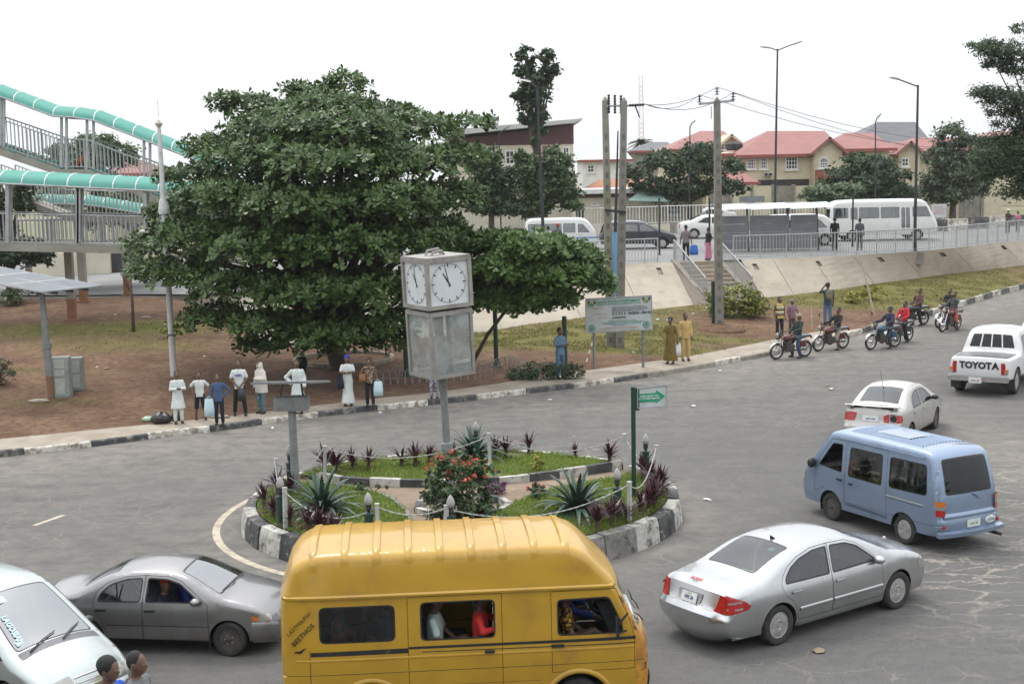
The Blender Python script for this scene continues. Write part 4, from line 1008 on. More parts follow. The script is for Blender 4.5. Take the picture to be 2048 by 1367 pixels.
def plate(root,c,right,up,w,h,text,mats=(M_PLATE,M_PLATETXT),top=None):
  c,r,u = Vector(c),Vector(right).normalized(),Vector(up).normalized(); n = r.cross(u); mb = MB()
  mb.prism([c + r * (a * w / 2) + u * (b * h / 2) for a,b in ((-1,-1),(1,-1),(1,1),(-1,1))],n * .008); o = mb.build('number_plate',mats[0],root)
  put_text(text,h * .46,mats[1],o,c + n * .010 - u * h * .08,r,u,depth=.001,bold=.002)
  if top: put_text(top,h * .2,M_PLATEGRN,o,c + n * .010 + u * h * .34,r,u,depth=.001)
  return o
def mirror(root,x,y,z,mat,sx=.09,sy=.17,sz=.13):
  for sgn in (1,-1):
    mb = MB(); mb.ell((x,sgn * (y + sy * .55),z),(sx,sy * .6,sz * .55),12,8); mb.bar((x + .02,sgn * (y - .03),z - sz * .35),(x,sgn * (y + sy * .4),z - sz * .15),.04,.04); mb.build('mirror',mat,root,smooth=True)
def wiper(root,a,b,mat=None,w=.018):
  mb = MB(); a,b = Vector(a),Vector(b); mb.tube([a,a.lerp(b,.5) + Vector((0,0,.02)),b],[w * .6,w * .5,w * .35],5); mb.build('wiper',mat or M_TRIM,root)
def paintm(name,c,metal=.35,rough=.35,dirt=None,s3=3.0,f3=(.55,.8)):
  return pm(name,c,tuple(x * .95 for x in c),1.5,rough,metal,coat=.8,c3=dirt or tuple(x * .8 for x in c),s3=s3,f3=f3)
# ------------------------------------------------------------------ railings, stairs, posts, lamps, wires
M_RAIL = pm('rail_galvanised',(.40,.41,.41),(.31,.32,.32),2,.55,.3,c3=(.24,.22,.2),s3=5)
M_POLE = pm('pole_weathered_concrete',(.235,.22,.195),(.165,.155,.13),.8,.95,bump=.4,bscale=20)
M_POLEG = pm('pole_mossy_concrete',(.21,.215,.15),(.29,.275,.23),.7,.95,bump=.4,bscale=20)
M_BLACKP = pm('lamp_post_black',(.016,.018,.022),(.028,.03,.034),2,.5)
M_GREENP = pm('post_dark_green',(.008,.038,.027),(.012,.05,.036),4,.45,c3=(.03,.04,.035),s3=9)
M_GREYP = pm('post_grey_paint',(.22,.235,.235),(.165,.175,.175),2.5,.6,c3=(.12,.10,.085),s3=6)
M_TRIM = pm('black_trim',(.014,.014,.015),(.024,.024,.024),6,.45)
_bm = {}
def bar_mesh(h,w,mat):
  k = (round(h,3),w,mat.name)
  if k not in _bm: mb = MB(); mb.box(-w / 2,w / 2,-w / 2,w / 2,0,h); _bm[k] = mb.mesh('baluster',mat)
  return _bm[k]
def railing(name,label,pts,h,sp,posts=8,mat=M_RAIL,bw=.028,base=.08,root=None,cat='railing',group=None):
  """posts, top and bottom rail and every upright along a line of foot points"""
  pts = [Vector(p) for p in pts]; t = root or thing(name,label,cat,pts[0],group=group); o = Vector(t.location); pts = [p - o for p in pts]
  mb = MB(); mb.tube([p + Vector((0,0,h)) for p in pts],.035,6); mb.build('top_rail',mat,t,smooth=50)
  mb = MB(); mb.tube([p + Vector((0,0,base + .04)) for p in pts],.024,6); mb.build('bottom_rail',mat,t,smooth=50)
  L = plen(pts); n = max(2,int(L / sp)); P = resample(pts,n + 1); me = bar_mesh(h - base - .03,bw,mat); pm_ = bar_mesh(h + .02,.065,mat)
  for i,p in enumerate(P):
    if i % posts == 0 or i == n: link('post',pm_,t,p - Vector((0,0,.02)))
    else: link('baluster',me,t,p + Vector((0,0,base)))
  return t
edge = [p + Vector((0,.35,.0)) for p in top_line]
def top_between(pa,pb): return [p for p in edge if ang(G(pa,500,2.5)) <= ang(p) <= ang(G(pb,480,2.5))]
railing('edge_railing','long galvanised railing along the embankment top, right of the stairs',top_between(1452,2260),1.28,.19)
railing('edge_railing','galvanised railing along the embankment top between the stairs and the almond trees',top_between(560,1330),1.28,.19)
# concrete stairs up the embankment with sloping handrails
SB,ST = G(1456,601,.72),G(1392,522,2.5); up = (ST - SB); run = Vector((up.x,up.y,0)); rd = run.normalized(); sd = Vector((rd.y,-rd.x,0)); n = 9; wd = 1.15
stair = thing('concrete_stairs','short flight of concrete steps up the embankment to the upper road','stairs',SB); M_STEP = pm('step_concrete',(.33,.28,.215),(.26,.215,.16),1.5,.9,bump=.3,c3=(.19,.15,.11),s3=3)
for k in range(n):
  a = run * (k / n); z0,z1 = -.35,up.z * (k + 1) / n; mb = MB(); q = [a - sd * wd,a + sd * wd,run * 1.02 + sd * wd,run * 1.02 - sd * wd]
  zz = up.z * k / n - .02; mb.prism([Vector((p.x,p.y,zz if k else z0)) for p in q],(0,0,z1 - (zz if k else z0))); mb.build('step',M_STEP,stair)
for sgn in (1,-1):
  mb = MB(); e = sd * (sgn * (wd + .01)); w = sd * (sgn * .22); b0 = -rd * .3
  pr = [b0 + e + Vector((0,0,-.5)),b0 + e + Vector((0,0,.14)),run + e + Vector((0,0,up.z + .14)),run * 1.05 + e + Vector((0,0,up.z + .14)),run * 1.05 + e + Vector((0,0,-.5))]
  mb.prism(pr,w); mb.build('cheek_wall',M_CONC,stair)
  o = SB + e + w * .5; railing('stair_handrail','sloping %s handrail of the concrete stairs' % ('right' if sgn > 0 else 'left'),[o + b0 * .5 + Vector((0,0,.16)),o + run + Vector((0,0,up.z + .14))],1.05,.19,12,group='stair handrails')
# far fence on a low wall across the upper road
FZ = 2.62; fl = [Dp(x,480,100.5 + (x - 1100) * .012) for x in range(860,1720,40)]
for p in fl: p.z = FZ
ff = thing('median_fence','low block wall topped by a long white railing across the upper road','fence',fl[0])
for i,(p,q) in enumerate(zip(fl,fl[1:])):
  mb = MB(); mb.bar(p - fl[0] + Vector((0,.1,.35)),q - fl[0] + Vector((0,.1,.35)) - (q - p) * .012,.2,.7); mb.build('wall_block',[M_GREYWALL,pm('wall_black_paint',(.04,.04,.045)),M_CREAM2][i % 3],ff)
railing('','',[p + Vector((0,.1,.7)) for p in fl],1.35,.26,9,M_WHITE,.04,root=ff)
# concrete barriers in black and white beyond the white bus
for k in range(5):
  p = Dp(1868 + k * 42,455 - k * 3,98 + k * 1.5); p.z = 2.6; mb = MB(); mb.prism([(-.95,-.3,0),(-.95,-.12,.45),(-.95,-.08,.85),(-.95,.08,.85),(-.95,.12,.45),(-.95,.3,0)],(1.88,0,0))
  mb.build('road_barrier',M_KW if k % 2 else M_KB,None,loc=p,rz=-.05,label='%s concrete road barrier, number %s in the row past the white bus' % ('white' if k % 2 else 'black',['one','two','three','four','five'][k]),cat='barrier',group='painted road barriers')
for k,(px,w) in enumerate(((60,5),(150,4.2),(215,5.2),(320,5))):
  p = Dp(px,540,84 + k * .3); p.z = 1.9; mb = MB(); mb.box(0,w,0,.3,-.4,1.15); mb.build('boundary_wall',[M_CREAM2,pm('wall_black_paint',(.04,.04,.045)),M_CREAM2,M_GREYWALL][k],None,loc=p,label=['cream boundary wall length below the dark shaded tree','black painted boundary wall length behind the footbridge piers','cream boundary wall length right of the black painted one','grey boundary wall length behind the almond tree edge'][k],cat='wall',group='boundary walls behind the footbridge')
# street lamps
def lamp(name,label,px0,py0,px1,py1,Y,z,arms,r0=.10,r1=.06,mat=M_BLACKP,headm=None,group=None):
  b = Dp(px0,py0,Y); b.z = z; tp = Dp(px1,py1,Y) - b; t = thing(name,label,'street lamp',b,group=group)
  mb = MB(); mb.tube([(0,0,-.1),tp * .5,tp],[r0,(r0 + r1) / 2,r1],10); mb.build('post',mat,t,smooth=50)
  mb = MB(); mb.lathe([(.2,-.1),(.2,.03),(r0 * 1.2,.05),(r0 * 1.2,.5),(r0,.52)],(0,0,0),12); mb.build('base',mat,t)
  for (ax,ay,hx,hy) in arms:
    e,h = Dp(ax,ay,Y) - b,Dp(hx,hy,Y) - b; mb = MB(); mb.tube([tp - Vector((0,0,.1)),e],.04,8); mb.build('arm',mat,t,smooth=50)
    d = (h - e).normalized(); mb = MB(); L = (h - e).length; sdv = Vector((0,1,0)); u = sdv.cross(d); rows = []
    for f,w_,th in ((-.05,.05,.04),(.15,.14,.07),(.7,.17,.06),(1,.08,.03)): c = e + d * L * f; rows.append([c - sdv * w_ - u * .02,c - sdv * w_ * .7 + u * th,c + sdv * w_ * .7 + u * th,c + sdv * w_ - u * .02])
    mb.grid(rows,closed=True); mb.add(rows[0] + rows[-1],[(0,1,2,3),(7,6,5,4)]); mb.build('lamp_head',headm or M_GREYP,t,smooth=40)
  return t
lamp('street_lamp','tall black lamp post with one arm in front of the tall narrow tree',1089,520,1074,172,71.5,2.45,[(1060,164,1033,159)],headm=M_WHITE)
lamp('street_lamp','tallest lamp post with two arms, over the bus shelter',1549,440,1555,98,98,2.6,[(1543,97,1520,94),(1585,89,1605,82)])
t = lamp('street_lamp','black lamp post on a concrete block at the embankment edge by the white bus',1829,503,1836,170,78.6,2.45,[(1800,160,1779,155)])
mb = MB(); mb.box(-.45,.45,-.35,.3,-.75,-.02); mb.build('footing',M_POLE,t)
lamp('street_lamp','slim far lamp post before the spreading tree',1378,440,1380,252,106,2.65,[(1384,246,1391,240)],.07,.045)
lamp('street_lamp','slim far lamp post before the red roofs, right of the double-armed one',1751,430,1751,243,106,2.65,[(1754,236,1762,227)],.07,.045)
lamp('street_lamp','slim far lamp post before the maroon building',1002,450,998,266,100,2.65,[(1008,259,1021,251)],.07,.045)
for px,y0,Y,lb in ((985,425,99,'thin dark post at the median fence beside the bushy tree'),(1319,396,78,'thin dark post beside the dark people carrier'),(1419,396,80,'thin dark post at the bus shelter end'),(1705,388,82,'thin dark post in front of the white bus')):
  b = Dp(px,500,Y); b.z = 2.55; mb = MB(); mb.tube([(0,0,-.1),(0,0,Zat(px,y0,Y) - 2.55)],.055,8); mb.lathe([(.15,0),(.15,.02),(.06,.03)],(0,0,0),10); mb.build('dark_post',M_BLACKP,None,loc=b,label=lb,cat='post',group='thin dark posts')
b = GV(348,752); Y = b.y; t = thing('pale_lamp_post','pale grey lamp post with diamond lantern in front of the big almond tree','street lamp',b); tp = Dp(318,256,Y) - b; M_PALEP = pm('post_pale_grey',(.58,.59,.58),(.50,.51,.50),1.5,.6,c3=(.34,.32,.28),s3=4)
mb = MB(); f = .66; mb.tube([(0,0,-.1),tp * .3,tp * f],[.13,.11,.10],12); mb.build('lower_post',M_PALEP,t,smooth=50); mb = MB(); mb.tube([tp * f,tp * .68,tp * .72],[.2,.2,.13],12); mb.build('collar',M_PALEP,t)
mb = MB(); mb.tube([tp * .7,tp],[.10,.065],10); mb.build('upper_post',M_PALEP,t,smooth=50); mb = MB(); mb.tube([tp * .59 + Vector((-.9,0,0)),tp * .592 + Vector((.05,0,0))],.06,8); mb.build('bracket',M_PALEP,t)
mb = MB(); mb.lathe([(.001,0),(.05,0),(.15,.15),(.001,.30)],tp,4); mb.build('lantern',pm('lantern_ivory',(.5,.46,.36)),t); mb = MB(); mb.tube([tp + Vector((0,0,.4)),tp + Vector((0,0,1.0))],.012,5); mb.build('spike',M_PALEP,t)
mb = MB(); mb.tube([tp * .17 + Vector((.15 * math.cos(a),.15 * math.sin(a),.02 * math.sin(3 * a))) for a in np.linspace(0,2 * PI,13)],.02,5); mb.build('wire_tie',M_TRIM,t)
# utility poles
def sqpole(t,name,a,b,w0,w1,mat,holes=True):
  a,b = Vector(a),Vector(b); mb = MB(); vs = [p + Vector((sx * w,sy * w,0)) for p,w in ((a,w0),(b,w1)) for sx,sy in ((-1,-1),(1,-1),(1,1),(-1,1))]; vs.append(b + Vector((0,0,w1 * 1.6)))
  mb.add(vs,[(0,1,5,4),(1,2,6,5),(2,3,7,6),(3,0,4,7),(4,5,8),(5,6,8),(6,7,8),(7,4,8)]); o = mb.build(name,mat,t)
  if holes:
    m = MB(); n = 17
    for k in range(n): f = .04 + .86 * k / n; c = a.lerp(b,f); w = lerp(w0,w1,f); m.box(c.x - w * .42,c.x + w * .42,c.y - w - .012,c.y - w + .03,c.z,c.z + .22)
    m.build('climbing_hole',pm('pole_recess',(.13,.12,.105),(.16,.15,.13),3,.95),o,kind='stuff')
  return o
def insul(t,p,d,L=.55,r=.07,n=5,name='insulator'):
  p,d = Vector(p),Vector(d).normalized(); q = d.to_track_quat('Z','Y').to_matrix(); prof = [(.02,0)]
  for k in range(n): z = L * k / n; prof += [(.03,z),(r,z + L * .06),(r * .9,z + L * .11),(.03,z + L * .13)]
  prof += [(.02,L)]; mb = MB(); mb.lathe(prof,(0,0,0),10); mb.v = [tuple(p + q @ Vector(v)) for v in mb.v]; return mb.build(name,M_BLACKP,t)
b = GV(1438,658); Y = b.y; up1 = thing('utility_pole','single square concrete utility pole with three insulators, beside the stairs','utility pole',b); T1 = Dp(1434,203,Y) - b; P1 = b.copy()
sqpole(up1,'post',(0,0,-.2),T1,.19,.13,M_POLE); mb = MB(); mb.bar(T1 + Vector((-.8,0,-.1)),T1 + Vector((.75,0,.02)),.09,.1); mb.build('crossarm',M_RAIL,up1)
for dx,dz in ((-.76,-.03),(0,.28),(.7,.05)): insul(up1,T1 + Vector((dx,0,dz)),(0,0,1),.34,.12,3)
mb = MB(); mb.tube([T1 + Vector((-.25,0,-.2)),T1 + Vector((-.25,0,-.75))],.015,5); mb.build('earth_wire',M_BLACKP,up1)
mb = MB(); mb.lathe([(1.3,-.12),(1.0,.06),(.5,.2),(.2,.28),(.001,.3)],(0,0,0),18); mb.build('soil_mound',M_VERGE,None,loc=b,smooth=True,label='small soil mound round the foot of the single pole',cat='mound')
b = GV(1239,694); Y = b.y; up2 = thing('utility_pole_pair','pair of tall concrete poles with climbing holes joined by a crossarm','utility pole',b); TR,TL = Dp(1248,203,Y) - b,Dp(1211,201,Y) - b; bl = Dp(1222,694,Y) - b; bl.z = 0
sqpole(up2,'post',(0,0,-.2),TR,.18,.12,M_POLE); sqpole(up2,'post',bl + Vector((0,.25,-.2)),TL + Vector((0,.25,0)),.18,.12,M_POLEG)
mb = MB(); mb.bar(TL + Vector((.05,.1,-.22)),TR + Vector((.55,.1,-.17)),.08,.08); mb.build('crossarm',M_RAIL,up2)
for k in range(3): insul(up2,lerp(TL,TR,.12 + .33 * k) + Vector((.05,.1,-.5)),(0,0,1),.75,.06,7)
for dy in (-.1,.1): insul(up2,TR + Vector((.2,dy,-.16)),(1,0,.03),.62,.06,6)
mb = MB(); mb.tube([TR + Vector((.45,0,-.2)),TR + Vector((.55,0,-.45)),TR + Vector((.62,0,-.65))],.03,6); mb.build('drop_wire',M_BLACKP,up2)
mb = MB(); mb.bar((-.55,-.22,5.6),(.3,-.2,5.5),.06,.1); mb.bar((.0,-.25,1.75),(.4,-.25,1.72),.12,.12); mb.build('clamp',M_BLACKP,up2)
p2 = GV(1226,640); mb = MB(); d = Dp(1236,262,p2.y) - p2; mb.tube([(0,0,-.1),d * .5,d],[.11,.08,.03],8); sp_ = mb.build('dark_pole',M_BLACKP,None,loc=p2,label='slim dark pole with blue lower sleeve between the paired poles',cat='pole')
mb = MB(); mb.tube([d * .02,d * .47],[.17,.15],10); mb.build('blue_sleeve',pm('sleeve_blue',(.14,.32,.52),(.11,.26,.44),2,.6),sp_)
M_WIRE = pm('wire_dark',(.03,.03,.03))
def wire(a,b,sag,label,r=.012):
  a,b = Vector(a),Vector(b); mb = MB(); mb.tube([(b - a) * (k / 12) - Vector((0,0,sag * 4 * (k / 12) * (1 - k / 12))) for k in range(13)],r,4); mb.build('overhead_wire',M_WIRE,None,loc=a,label=label,cat='wire',group='overhead wires')
E2 = up2.location + TR + Vector((.85,0,-.15)); nm = ('upper','middle','lower')
for k,(dx,dz) in enumerate(((0,.62),(-.76,.3),(.7,.36))):
  q = P1 + T1 + Vector((dx,0,dz)); wire(E2 + Vector((0,.1 * k - .1,.02 * k)),q,.25 + .1 * k,nm[k] + ' overhead wire between the paired poles and the single pole'); wire(q,Dp(2100,(272,285,300)[k],110),1.3,nm[k] + ' overhead wire running on from the single pole over the red roofs')
# green garden posts
for k,(px,py,py1,lb) in enumerate(((813,752,640,'dark green post left of the clock glass box'),(993,732,600,'dark green post with reddish upper part behind the low hoop fence'),(1131,738,632,'dark green post right behind the man in denim'),(1427,657,562,'dark green post with flanged foot beside the single utility pole'))):
  b = GV(px,py); t = thing('green_post',lb,'post',b,group='dark green posts'); mb = MB(); h = Zat(px,py1,b.y) - b.z; mb.tube([(0,0,-.05),(-.02,0,h)],.085,12); mb.build('shaft',M_GREENP,t,smooth=50); mb = MB(); mb.lathe([(.2,0),(.2,.03),(.13,.05),(.12,.16),(.085,.18)],(0,0,0),14); mb.build('foot',M_GREENP,t)
# project billboard
b = GV(1189,737); Yb = b.y; bd = thing('project_signboard','white government project signboard with green heading on two grey posts','signboard',b)
c = [Dp(1172,665,Yb) - b,Dp(1305,658,Yb - .1) - b,Dp(1303,591,Yb - .1) - b,Dp(1171,598,Yb) - b]; M_SIGN = pm('sign_white_sheet',(.50,.53,.53),(.42,.46,.45),2,.5,c3=(.38,.36,.36),s3=6)
mb = MB(); mb.prism(c,(0,.06,0)); mb.build('panel',M_SIGN,bd); mb = MB()
for i in range(4): mb.bar(c[i] + Vector((0,-.005,0)),c[(i + 1) % 4] + Vector((0,-.005,0)),.03,.05)
mb.build('frame',M_RAIL,bd)
for px,py in ((1189,737),(1287,724)): q = Dp(px,py,Yb) - b; q.z = 0; mb = MB(); mb.tube([q + Vector((0,.12,-.4)),q + Vector((0,.12,2.2))],.055,8); mb.build('post',M_GREYP,bd)
R_ = (c[1] - c[0]).normalized(); U_ = (c[3] - c[0]).normalized(); bw,bh = (c[1] - c[0]).length,(c[3] - c[0]).length
def sg(txt,u,vv,size,m,**k): put_text(txt,size,m,bd,c[0] + R_ * bw * u + U_ * bh * vv + Vector((0,-.012,0)),R_,U_,depth=.001,**k)
M_SG,M_SK,M_SO,M_SB = pm('ink_green',(.02,.26,.18)),pm('ink_black',(.03,.035,.04)),pm('ink_orange',(.55,.25,.12)),pm('ink_blue',(.05,.12,.42))
sg('LAGOS STATE GOVERNMENT',.49,.885,.125,M_SG,bold=.003); sg('MINISTRY OF WORKS & INFRASTRUCTURE',.50,.805,.085,M_SG,bold=.001)
for k,l in enumerate(('CONSTRUCTION OF FLYOVER BRIDGE','AND UPGRADE OF INTERCHANGE ROADS','BETWEEN LAGOS ABEOKUTA EXPRESSWAY','ROUNDABOUT ROAD IN LAGOS L.G.A.')): sg(l,.40,.715 - k * .045,.068,M_SK,align='LEFT')
sg('C C E C C  NIGERIA LIMITED',.40,.51,.115,M_SK,align='LEFT',bold=.004); sg('6 MONTHS',.40,.40,.10,M_SK,align='LEFT',bold=.004)
for l,u,vv in (('PROJECT TITLE :',.20,.70),('CONTRACTOR :',.22,.53),('DURATION :',.25,.41)): sg(l,u,vv,.065,M_SO)
for k,l in enumerate(('LAGOS IS WORKING TOGETHER','ANOTHER PROJECT OF THE STATE GOVERNMENT','FOR THE GOOD PEOPLE OF LAGOS STATE')): sg(l,.55,.305 - k * .045,.07,M_SG)
sg('FOR ENQUIRIES CALL',.53,.165,.06,M_SB); sg('PLEASE BEAR WITH US WHILE WE BUILD',.50,.09,.08,M_SO)
for u,vv in ((.09,.83),(.91,.86)):
  mb = MB(); q = c[0] + R_ * bw * u + U_ * bh * vv + Vector((0,-.014,0)); mb.lathe([(.11,0),(.11,-.004),(.001,-.004)],q,14,0,'Y'); mb.box(q.x - .07,q.x + .07,q.y - .01,q.y - .006,q.z - .05,q.z + .03,1); mb.box(q.x - .14,q.x - .08,q.y - .01,q.y - .004,q.z + .02,q.z + .13,2); mb.box(q.x + .08,q.x + .14,q.y - .01,q.y - .004,q.z + .02,q.z + .13,2); mb.build('crest',[pm('crest_gold',(.5,.38,.15)),M_SG,M_SK],bd)
for u,vv in ((.09,.12),(.91,.15)): mb = MB(); q = c[0] + R_ * bw * u + U_ * bh * vv + Vector((0,-.014,0)); mb.tube([q + Vector((.11 * math.cos(a),0,.11 * math.sin(a))) for a in np.linspace(0,2 * PI,17)],.016,5); mb.ell(q,(.05,.008,.06),8,5); mb.build('seal',M_SG,bd)
# solar panel on a leaning pole with two cabinets
b = GV(103,797); Yp = b.y; sp = thing('solar_panel_mast','large flat solar panel array on a leaning grey pole','solar panel',b); tp = Dp(84,588,Yp) - b; M_PV = pm('solar_cells_dusty',(.15,.165,.185),(.12,.13,.15),2,.6,c3=(.26,.26,.26),s3=4)
mb = MB(); mb.tube([(0,0,-.1),tp * .22],.125,12,1); mb.tube([tp * .22,tp * .50],.125,12); mb.tube([tp * .49,tp * .53],.17,12); mb.tube([tp * .52,tp],[.105,.10],12); mb.build('pole',[M_GREYP,pm('pole_laterite_stain',(.20,.10,.055),(.15,.10,.07),3,.8)],sp,smooth=50)
fr = [Dp(-70,560,Yp - .6),Dp(84,588,Yp - .6),Dp(205,574,Yp + 1.3),Dp(92,541,Yp + 2.6),Dp(-40,546,Yp + 2.6)]
A_,B_,C_ = Dp(-140,545,Yp - .3) - b,Dp(83,586,Yp - .9) - b,Dp(206,573,Yp + 1.1) - b; u_,w_ = (B_ - A_),(C_ - B_)
nx,ny = 3,2; w_ = w_ * 1.0
for i in range(nx):
  for j in range(ny):
    o = A_ + u_ * (i / nx) + w_ * (j / ny); a1,a2 = u_ / nx * .985,w_ / ny * .985; mb = MB(); mb.prism([o,o + a1,o + a1 + a2,o + a2],(0,0,.05)); pn = mb.build('panel_module',M_RAIL,sp); m2 = MB(); k = .03; nn = Vector((0,0,.054))
    cells = 6
    for p in range(cells):
      q0 = o + a1 * (k + (1 - 2 * k) * p / cells) + a2 * k + nn; m2.add([q0,q0 + a1 * ((1 - 2 * k) / cells * .95),q0 + a1 * ((1 - 2 * k) / cells * .95) + a2 * (1 - 2 * k),q0 + a2 * (1 - 2 * k)],[(0,1,2,3)])
    m2.build('solar_cells',M_PV,pn)
for f in (.25,.5,.75): mb = MB(); mb.bar(A_ + w_ * f - Vector((0,0,.05)) + u_ * .02,A_ + w_ * f + u_ - Vector((0,0,.05)),.08,.08); mb.build('support_beam',M_BLACKP,sp)
mb = MB(); mb.bar(tp - Vector((0,0,.1)) ,A_ + u_ * .62 + w_ * .5 - Vector((0,0,.08)),.1,.1); mb.build('bracket',M_BLACKP,sp)
for px0,px1,py0,py1,dy,lb in ((106,141,715,796,-.15,'grey metal cabinet with open front at the solar panel pole'),(137,166,716,781,.45,'grey metal cabinet with plain door behind the open one')):
  q = GV((px0 + px1) / 2,py1); q.y += 0; w = (px1 - px0) / 2 / (FPX / q.y); h = Zat(px0,py0,q.y) - q.z; t = thing('equipment_cabinet',lb,'cabinet',q,.12,'cabinets at the solar pole'); M_CAB = pm('cabinet_grey_green',(.27,.30,.275),(.20,.22,.20),3,.6,c3=(.14,.12,.1),s3=7)
  mb = MB(); mb.box(-w,w,0,.45,0,h); mb.build('body',M_CAB,t); mb = MB(); mb.box(-w * .9,w * .9,-.03,-.002,.06,h - .06); d = mb.build('door',M_CAB,t)
  for (z0,z1) in ((.10,.48),(.55,.70),(.74,.95)) if dy < 0 else ((.1,.5),(.55,.92)): mb = MB(); mb.box(-w * .6,w * (.5 if dy < 0 else .7),-.045,-.032,h * z0,h * z1); mb.build('door_panel',pm('cabinet_pale',(.34,.37,.34)),d)
# low hoop fence along the pavement
hf = thing('hoop_fence','low wire fence of thin white hoops along the back of the pavement','fence',GV(770,768)); mb = MB(); mb.tube([(.11 * math.cos(a),0,.40 + .11 * math.sin(a)) for a in np.linspace(PI,0,9)],.012,5); mb.tube([(-.11,0,-.05),(-.11,0,.4)],.012,5); mb.tube([(.11,0,-.05),(.11,0,.4)],.012,5); M_HOOP = pm('hoop_grey_white',(.33,.30,.26),(.24,.20,.17),4,.8); hm_ = mb.mesh('hoop',M_HOOP); hp = resample([GV(745,770),GV(860,765),GV(960,757),GV(1018,735),GV(1050,752)],33)
for i,p in enumerate(hp): o = link('hoop',hm_,hf,p - hf.location); o.rotation_euler = (random.uniform(-.15,.15),random.uniform(-.12,.12),.25 + random.uniform(-.2,.2))
mb = MB(); mb.tube([p - hf.location + Vector((0,0,.22)) for p in hp],.01,4); mb.build('wire',M_HOOP,hf)
# striped pole leaning at the signboard, bare stick in the verge
for (a,c_,lb,r) in (((1170,732),(1190,668),'thin red and white pole leaning behind the signboard post',.03),((1748,628),(1720,508),'long bare bamboo stick leaning in the verge behind the motorcycles',.045),((1624,655),(1623,615),'short thin wire stake standing in the bare soil by the riders',.012)):
  p = GV(*a); d = Dp(c_[0],c_[1],p.y + .6) - p; mb = MB(); n = 8
  for k in range(n): mb.tube([d * (k / n),d * ((k + 1) / n)],r,6,k % 2 if r == .03 else 0)
  mb.build('leaning_pole' if r > .02 else 'wire_stake',[pm('stick_bleached',(.42,.36,.28)) if r != .03 else pm('pole_red',(.30,.10,.07)),M_WHITE],None,loc=p,label=lb,cat='pole')
# ------------------------------------------------------------------ footbridge with teal barrel canopies
M_TEAL = leafmat('canopy_teal_sheet',(.15,.45,.38),(.20,.54,.46),.65,.45,.3)
M_DECK = pm('bridge_concrete',(.31,.295,.255),(.24,.225,.19),.8,.9,c3=(.17,.15,.12),s3=2)
fb = thing('footbridge','covered footbridge ramps and stairs with grey railings and teal barrel canopies','footbridge',Dp(100,560,62)); fb.location.z = 1.3; FO = Vector(fb.location)
def canopy(pts,w,rise,seg=.95):
  """pts: centre line of the eaves"""
  P = resample([Vector(p) - FO for p in pts],max(3,int(plen([Vector(p) for p in pts]) / seg) + 1)); hw = w / 2
  def arc(p,k=1.0,o=.0): return [p + Vector((0,-hw * math.cos(PI * i / 10) * k,rise * math.sin(PI * i / 10) * k + o)) for i in range(11)]
  for a,b in zip(P,P[1:]): mb = MB(); d = (b - a) * .012; mb.grid([arc(a + d),arc(b - d)]); mb.grid([arc(a + d,.985),arc(b - d,.985)]); mb.build('canopy_panel',M_TEAL,fb,smooth=True)
  for p in P: mb = MB(); mb.tube(arc(p,1.006),.028,5); mb.build('canopy_rib',M_WHITE,fb)
  for s_ in (-1,1): mb = MB(); mb.tube([p + Vector((0,s_ * hw,-.03)) for p in P],.05,6); mb.build('eaves_rail',M_RAIL,fb)
def deck(pts,w,th=.3,mat=None):
  for a,b in zip(pts,pts[1:]): a,b = Vector(a) - FO,Vector(b) - FO; mb = MB(); mb.prism([a + Vector((0,-w / 2,0)),a + Vector((0,w / 2,0)),a + Vector((0,w / 2,-th)),a + Vector((0,-w / 2,-th))],b - a); mb.build('deck',mat or M_DECK,fb)
def rails(pts,w,h,sp=.2,sides=(-1,1)):
  for s_ in sides: railing('','',[Vector(p) + Vector((0,s_ * (w / 2 - .08),.0)) for p in pts],h,sp,14,root=fb,bw=.035)
def fpost(px,py0,py1,Y,w=.13,dx=0): a,b = Dp(px,py0,Y) - FO,Dp(px + dx,py1,Y) - FO; mb = MB(); mb.bar(a,b,w,w); mb.build('canopy_post',M_RAIL,fb)
ln = lambda L,Y: [Dp(x,y,Y) for x,y in L]
A_d = ln([(-160,478),(0,485),(330,492)],61); deck(A_d,2.4); rails(A_d,2.4,1.35); canopy(ln([(-160,355),(0,364),(330,380),(420,392)],61),2.6,.55)
for px in (15,155,158,290): fpost(px,485,366 + px * .05,59.85,.15); fpost(px + 6,485,366 + px * .05,62.1,.15)
B_d = ln([(-150,238),(0,292),(135,338),(190,339),(410,424),(470,448)],66.5); deck(B_d,2.2,.34); rails(B_d,2.2,1.42); canopy(ln([(-150,138),(0,188),(128,235),(188,236),(400,318),(470,345)],66.5),2.5,.5)
for px,yb,yt in ((2,292,190),(8,294,192),(123,335,233),(133,338,235),(174,338,236),(187,338,236),(288,377,274),(300,382,278)): fpost(px,yb,yt,65.5,.11)
for a,b,n in ((B_d[1],B_d[2],9),(B_d[3],B_d[4],14),(B_d[0],B_d[1],9)):
  for k in range(n): p = a.lerp(b,(k + .5) / n) - FO; mb = MB(); mb.box(p.x - (b.x - a.x) / n / 2,p.x + (b.x - a.x) / n / 2,p.y - 1.0,p.y + 1.0,p.z - .05,p.z + .10); mb.build('stair_step',M_TEAL if k % 2 == 0 else M_DECK,fb)
C_d = ln([(20,380),(150,430),(330,434)],73); deck(C_d,2.2); rails(C_d,2.2,1.35); canopy(ln([(68,404),(190,407),(290,424)],75),2.2,.45)
D_d = ln([(-60,490),(330,484)],76); deck(D_d,2.0); rails(D_d,2.0,1.35,.22)
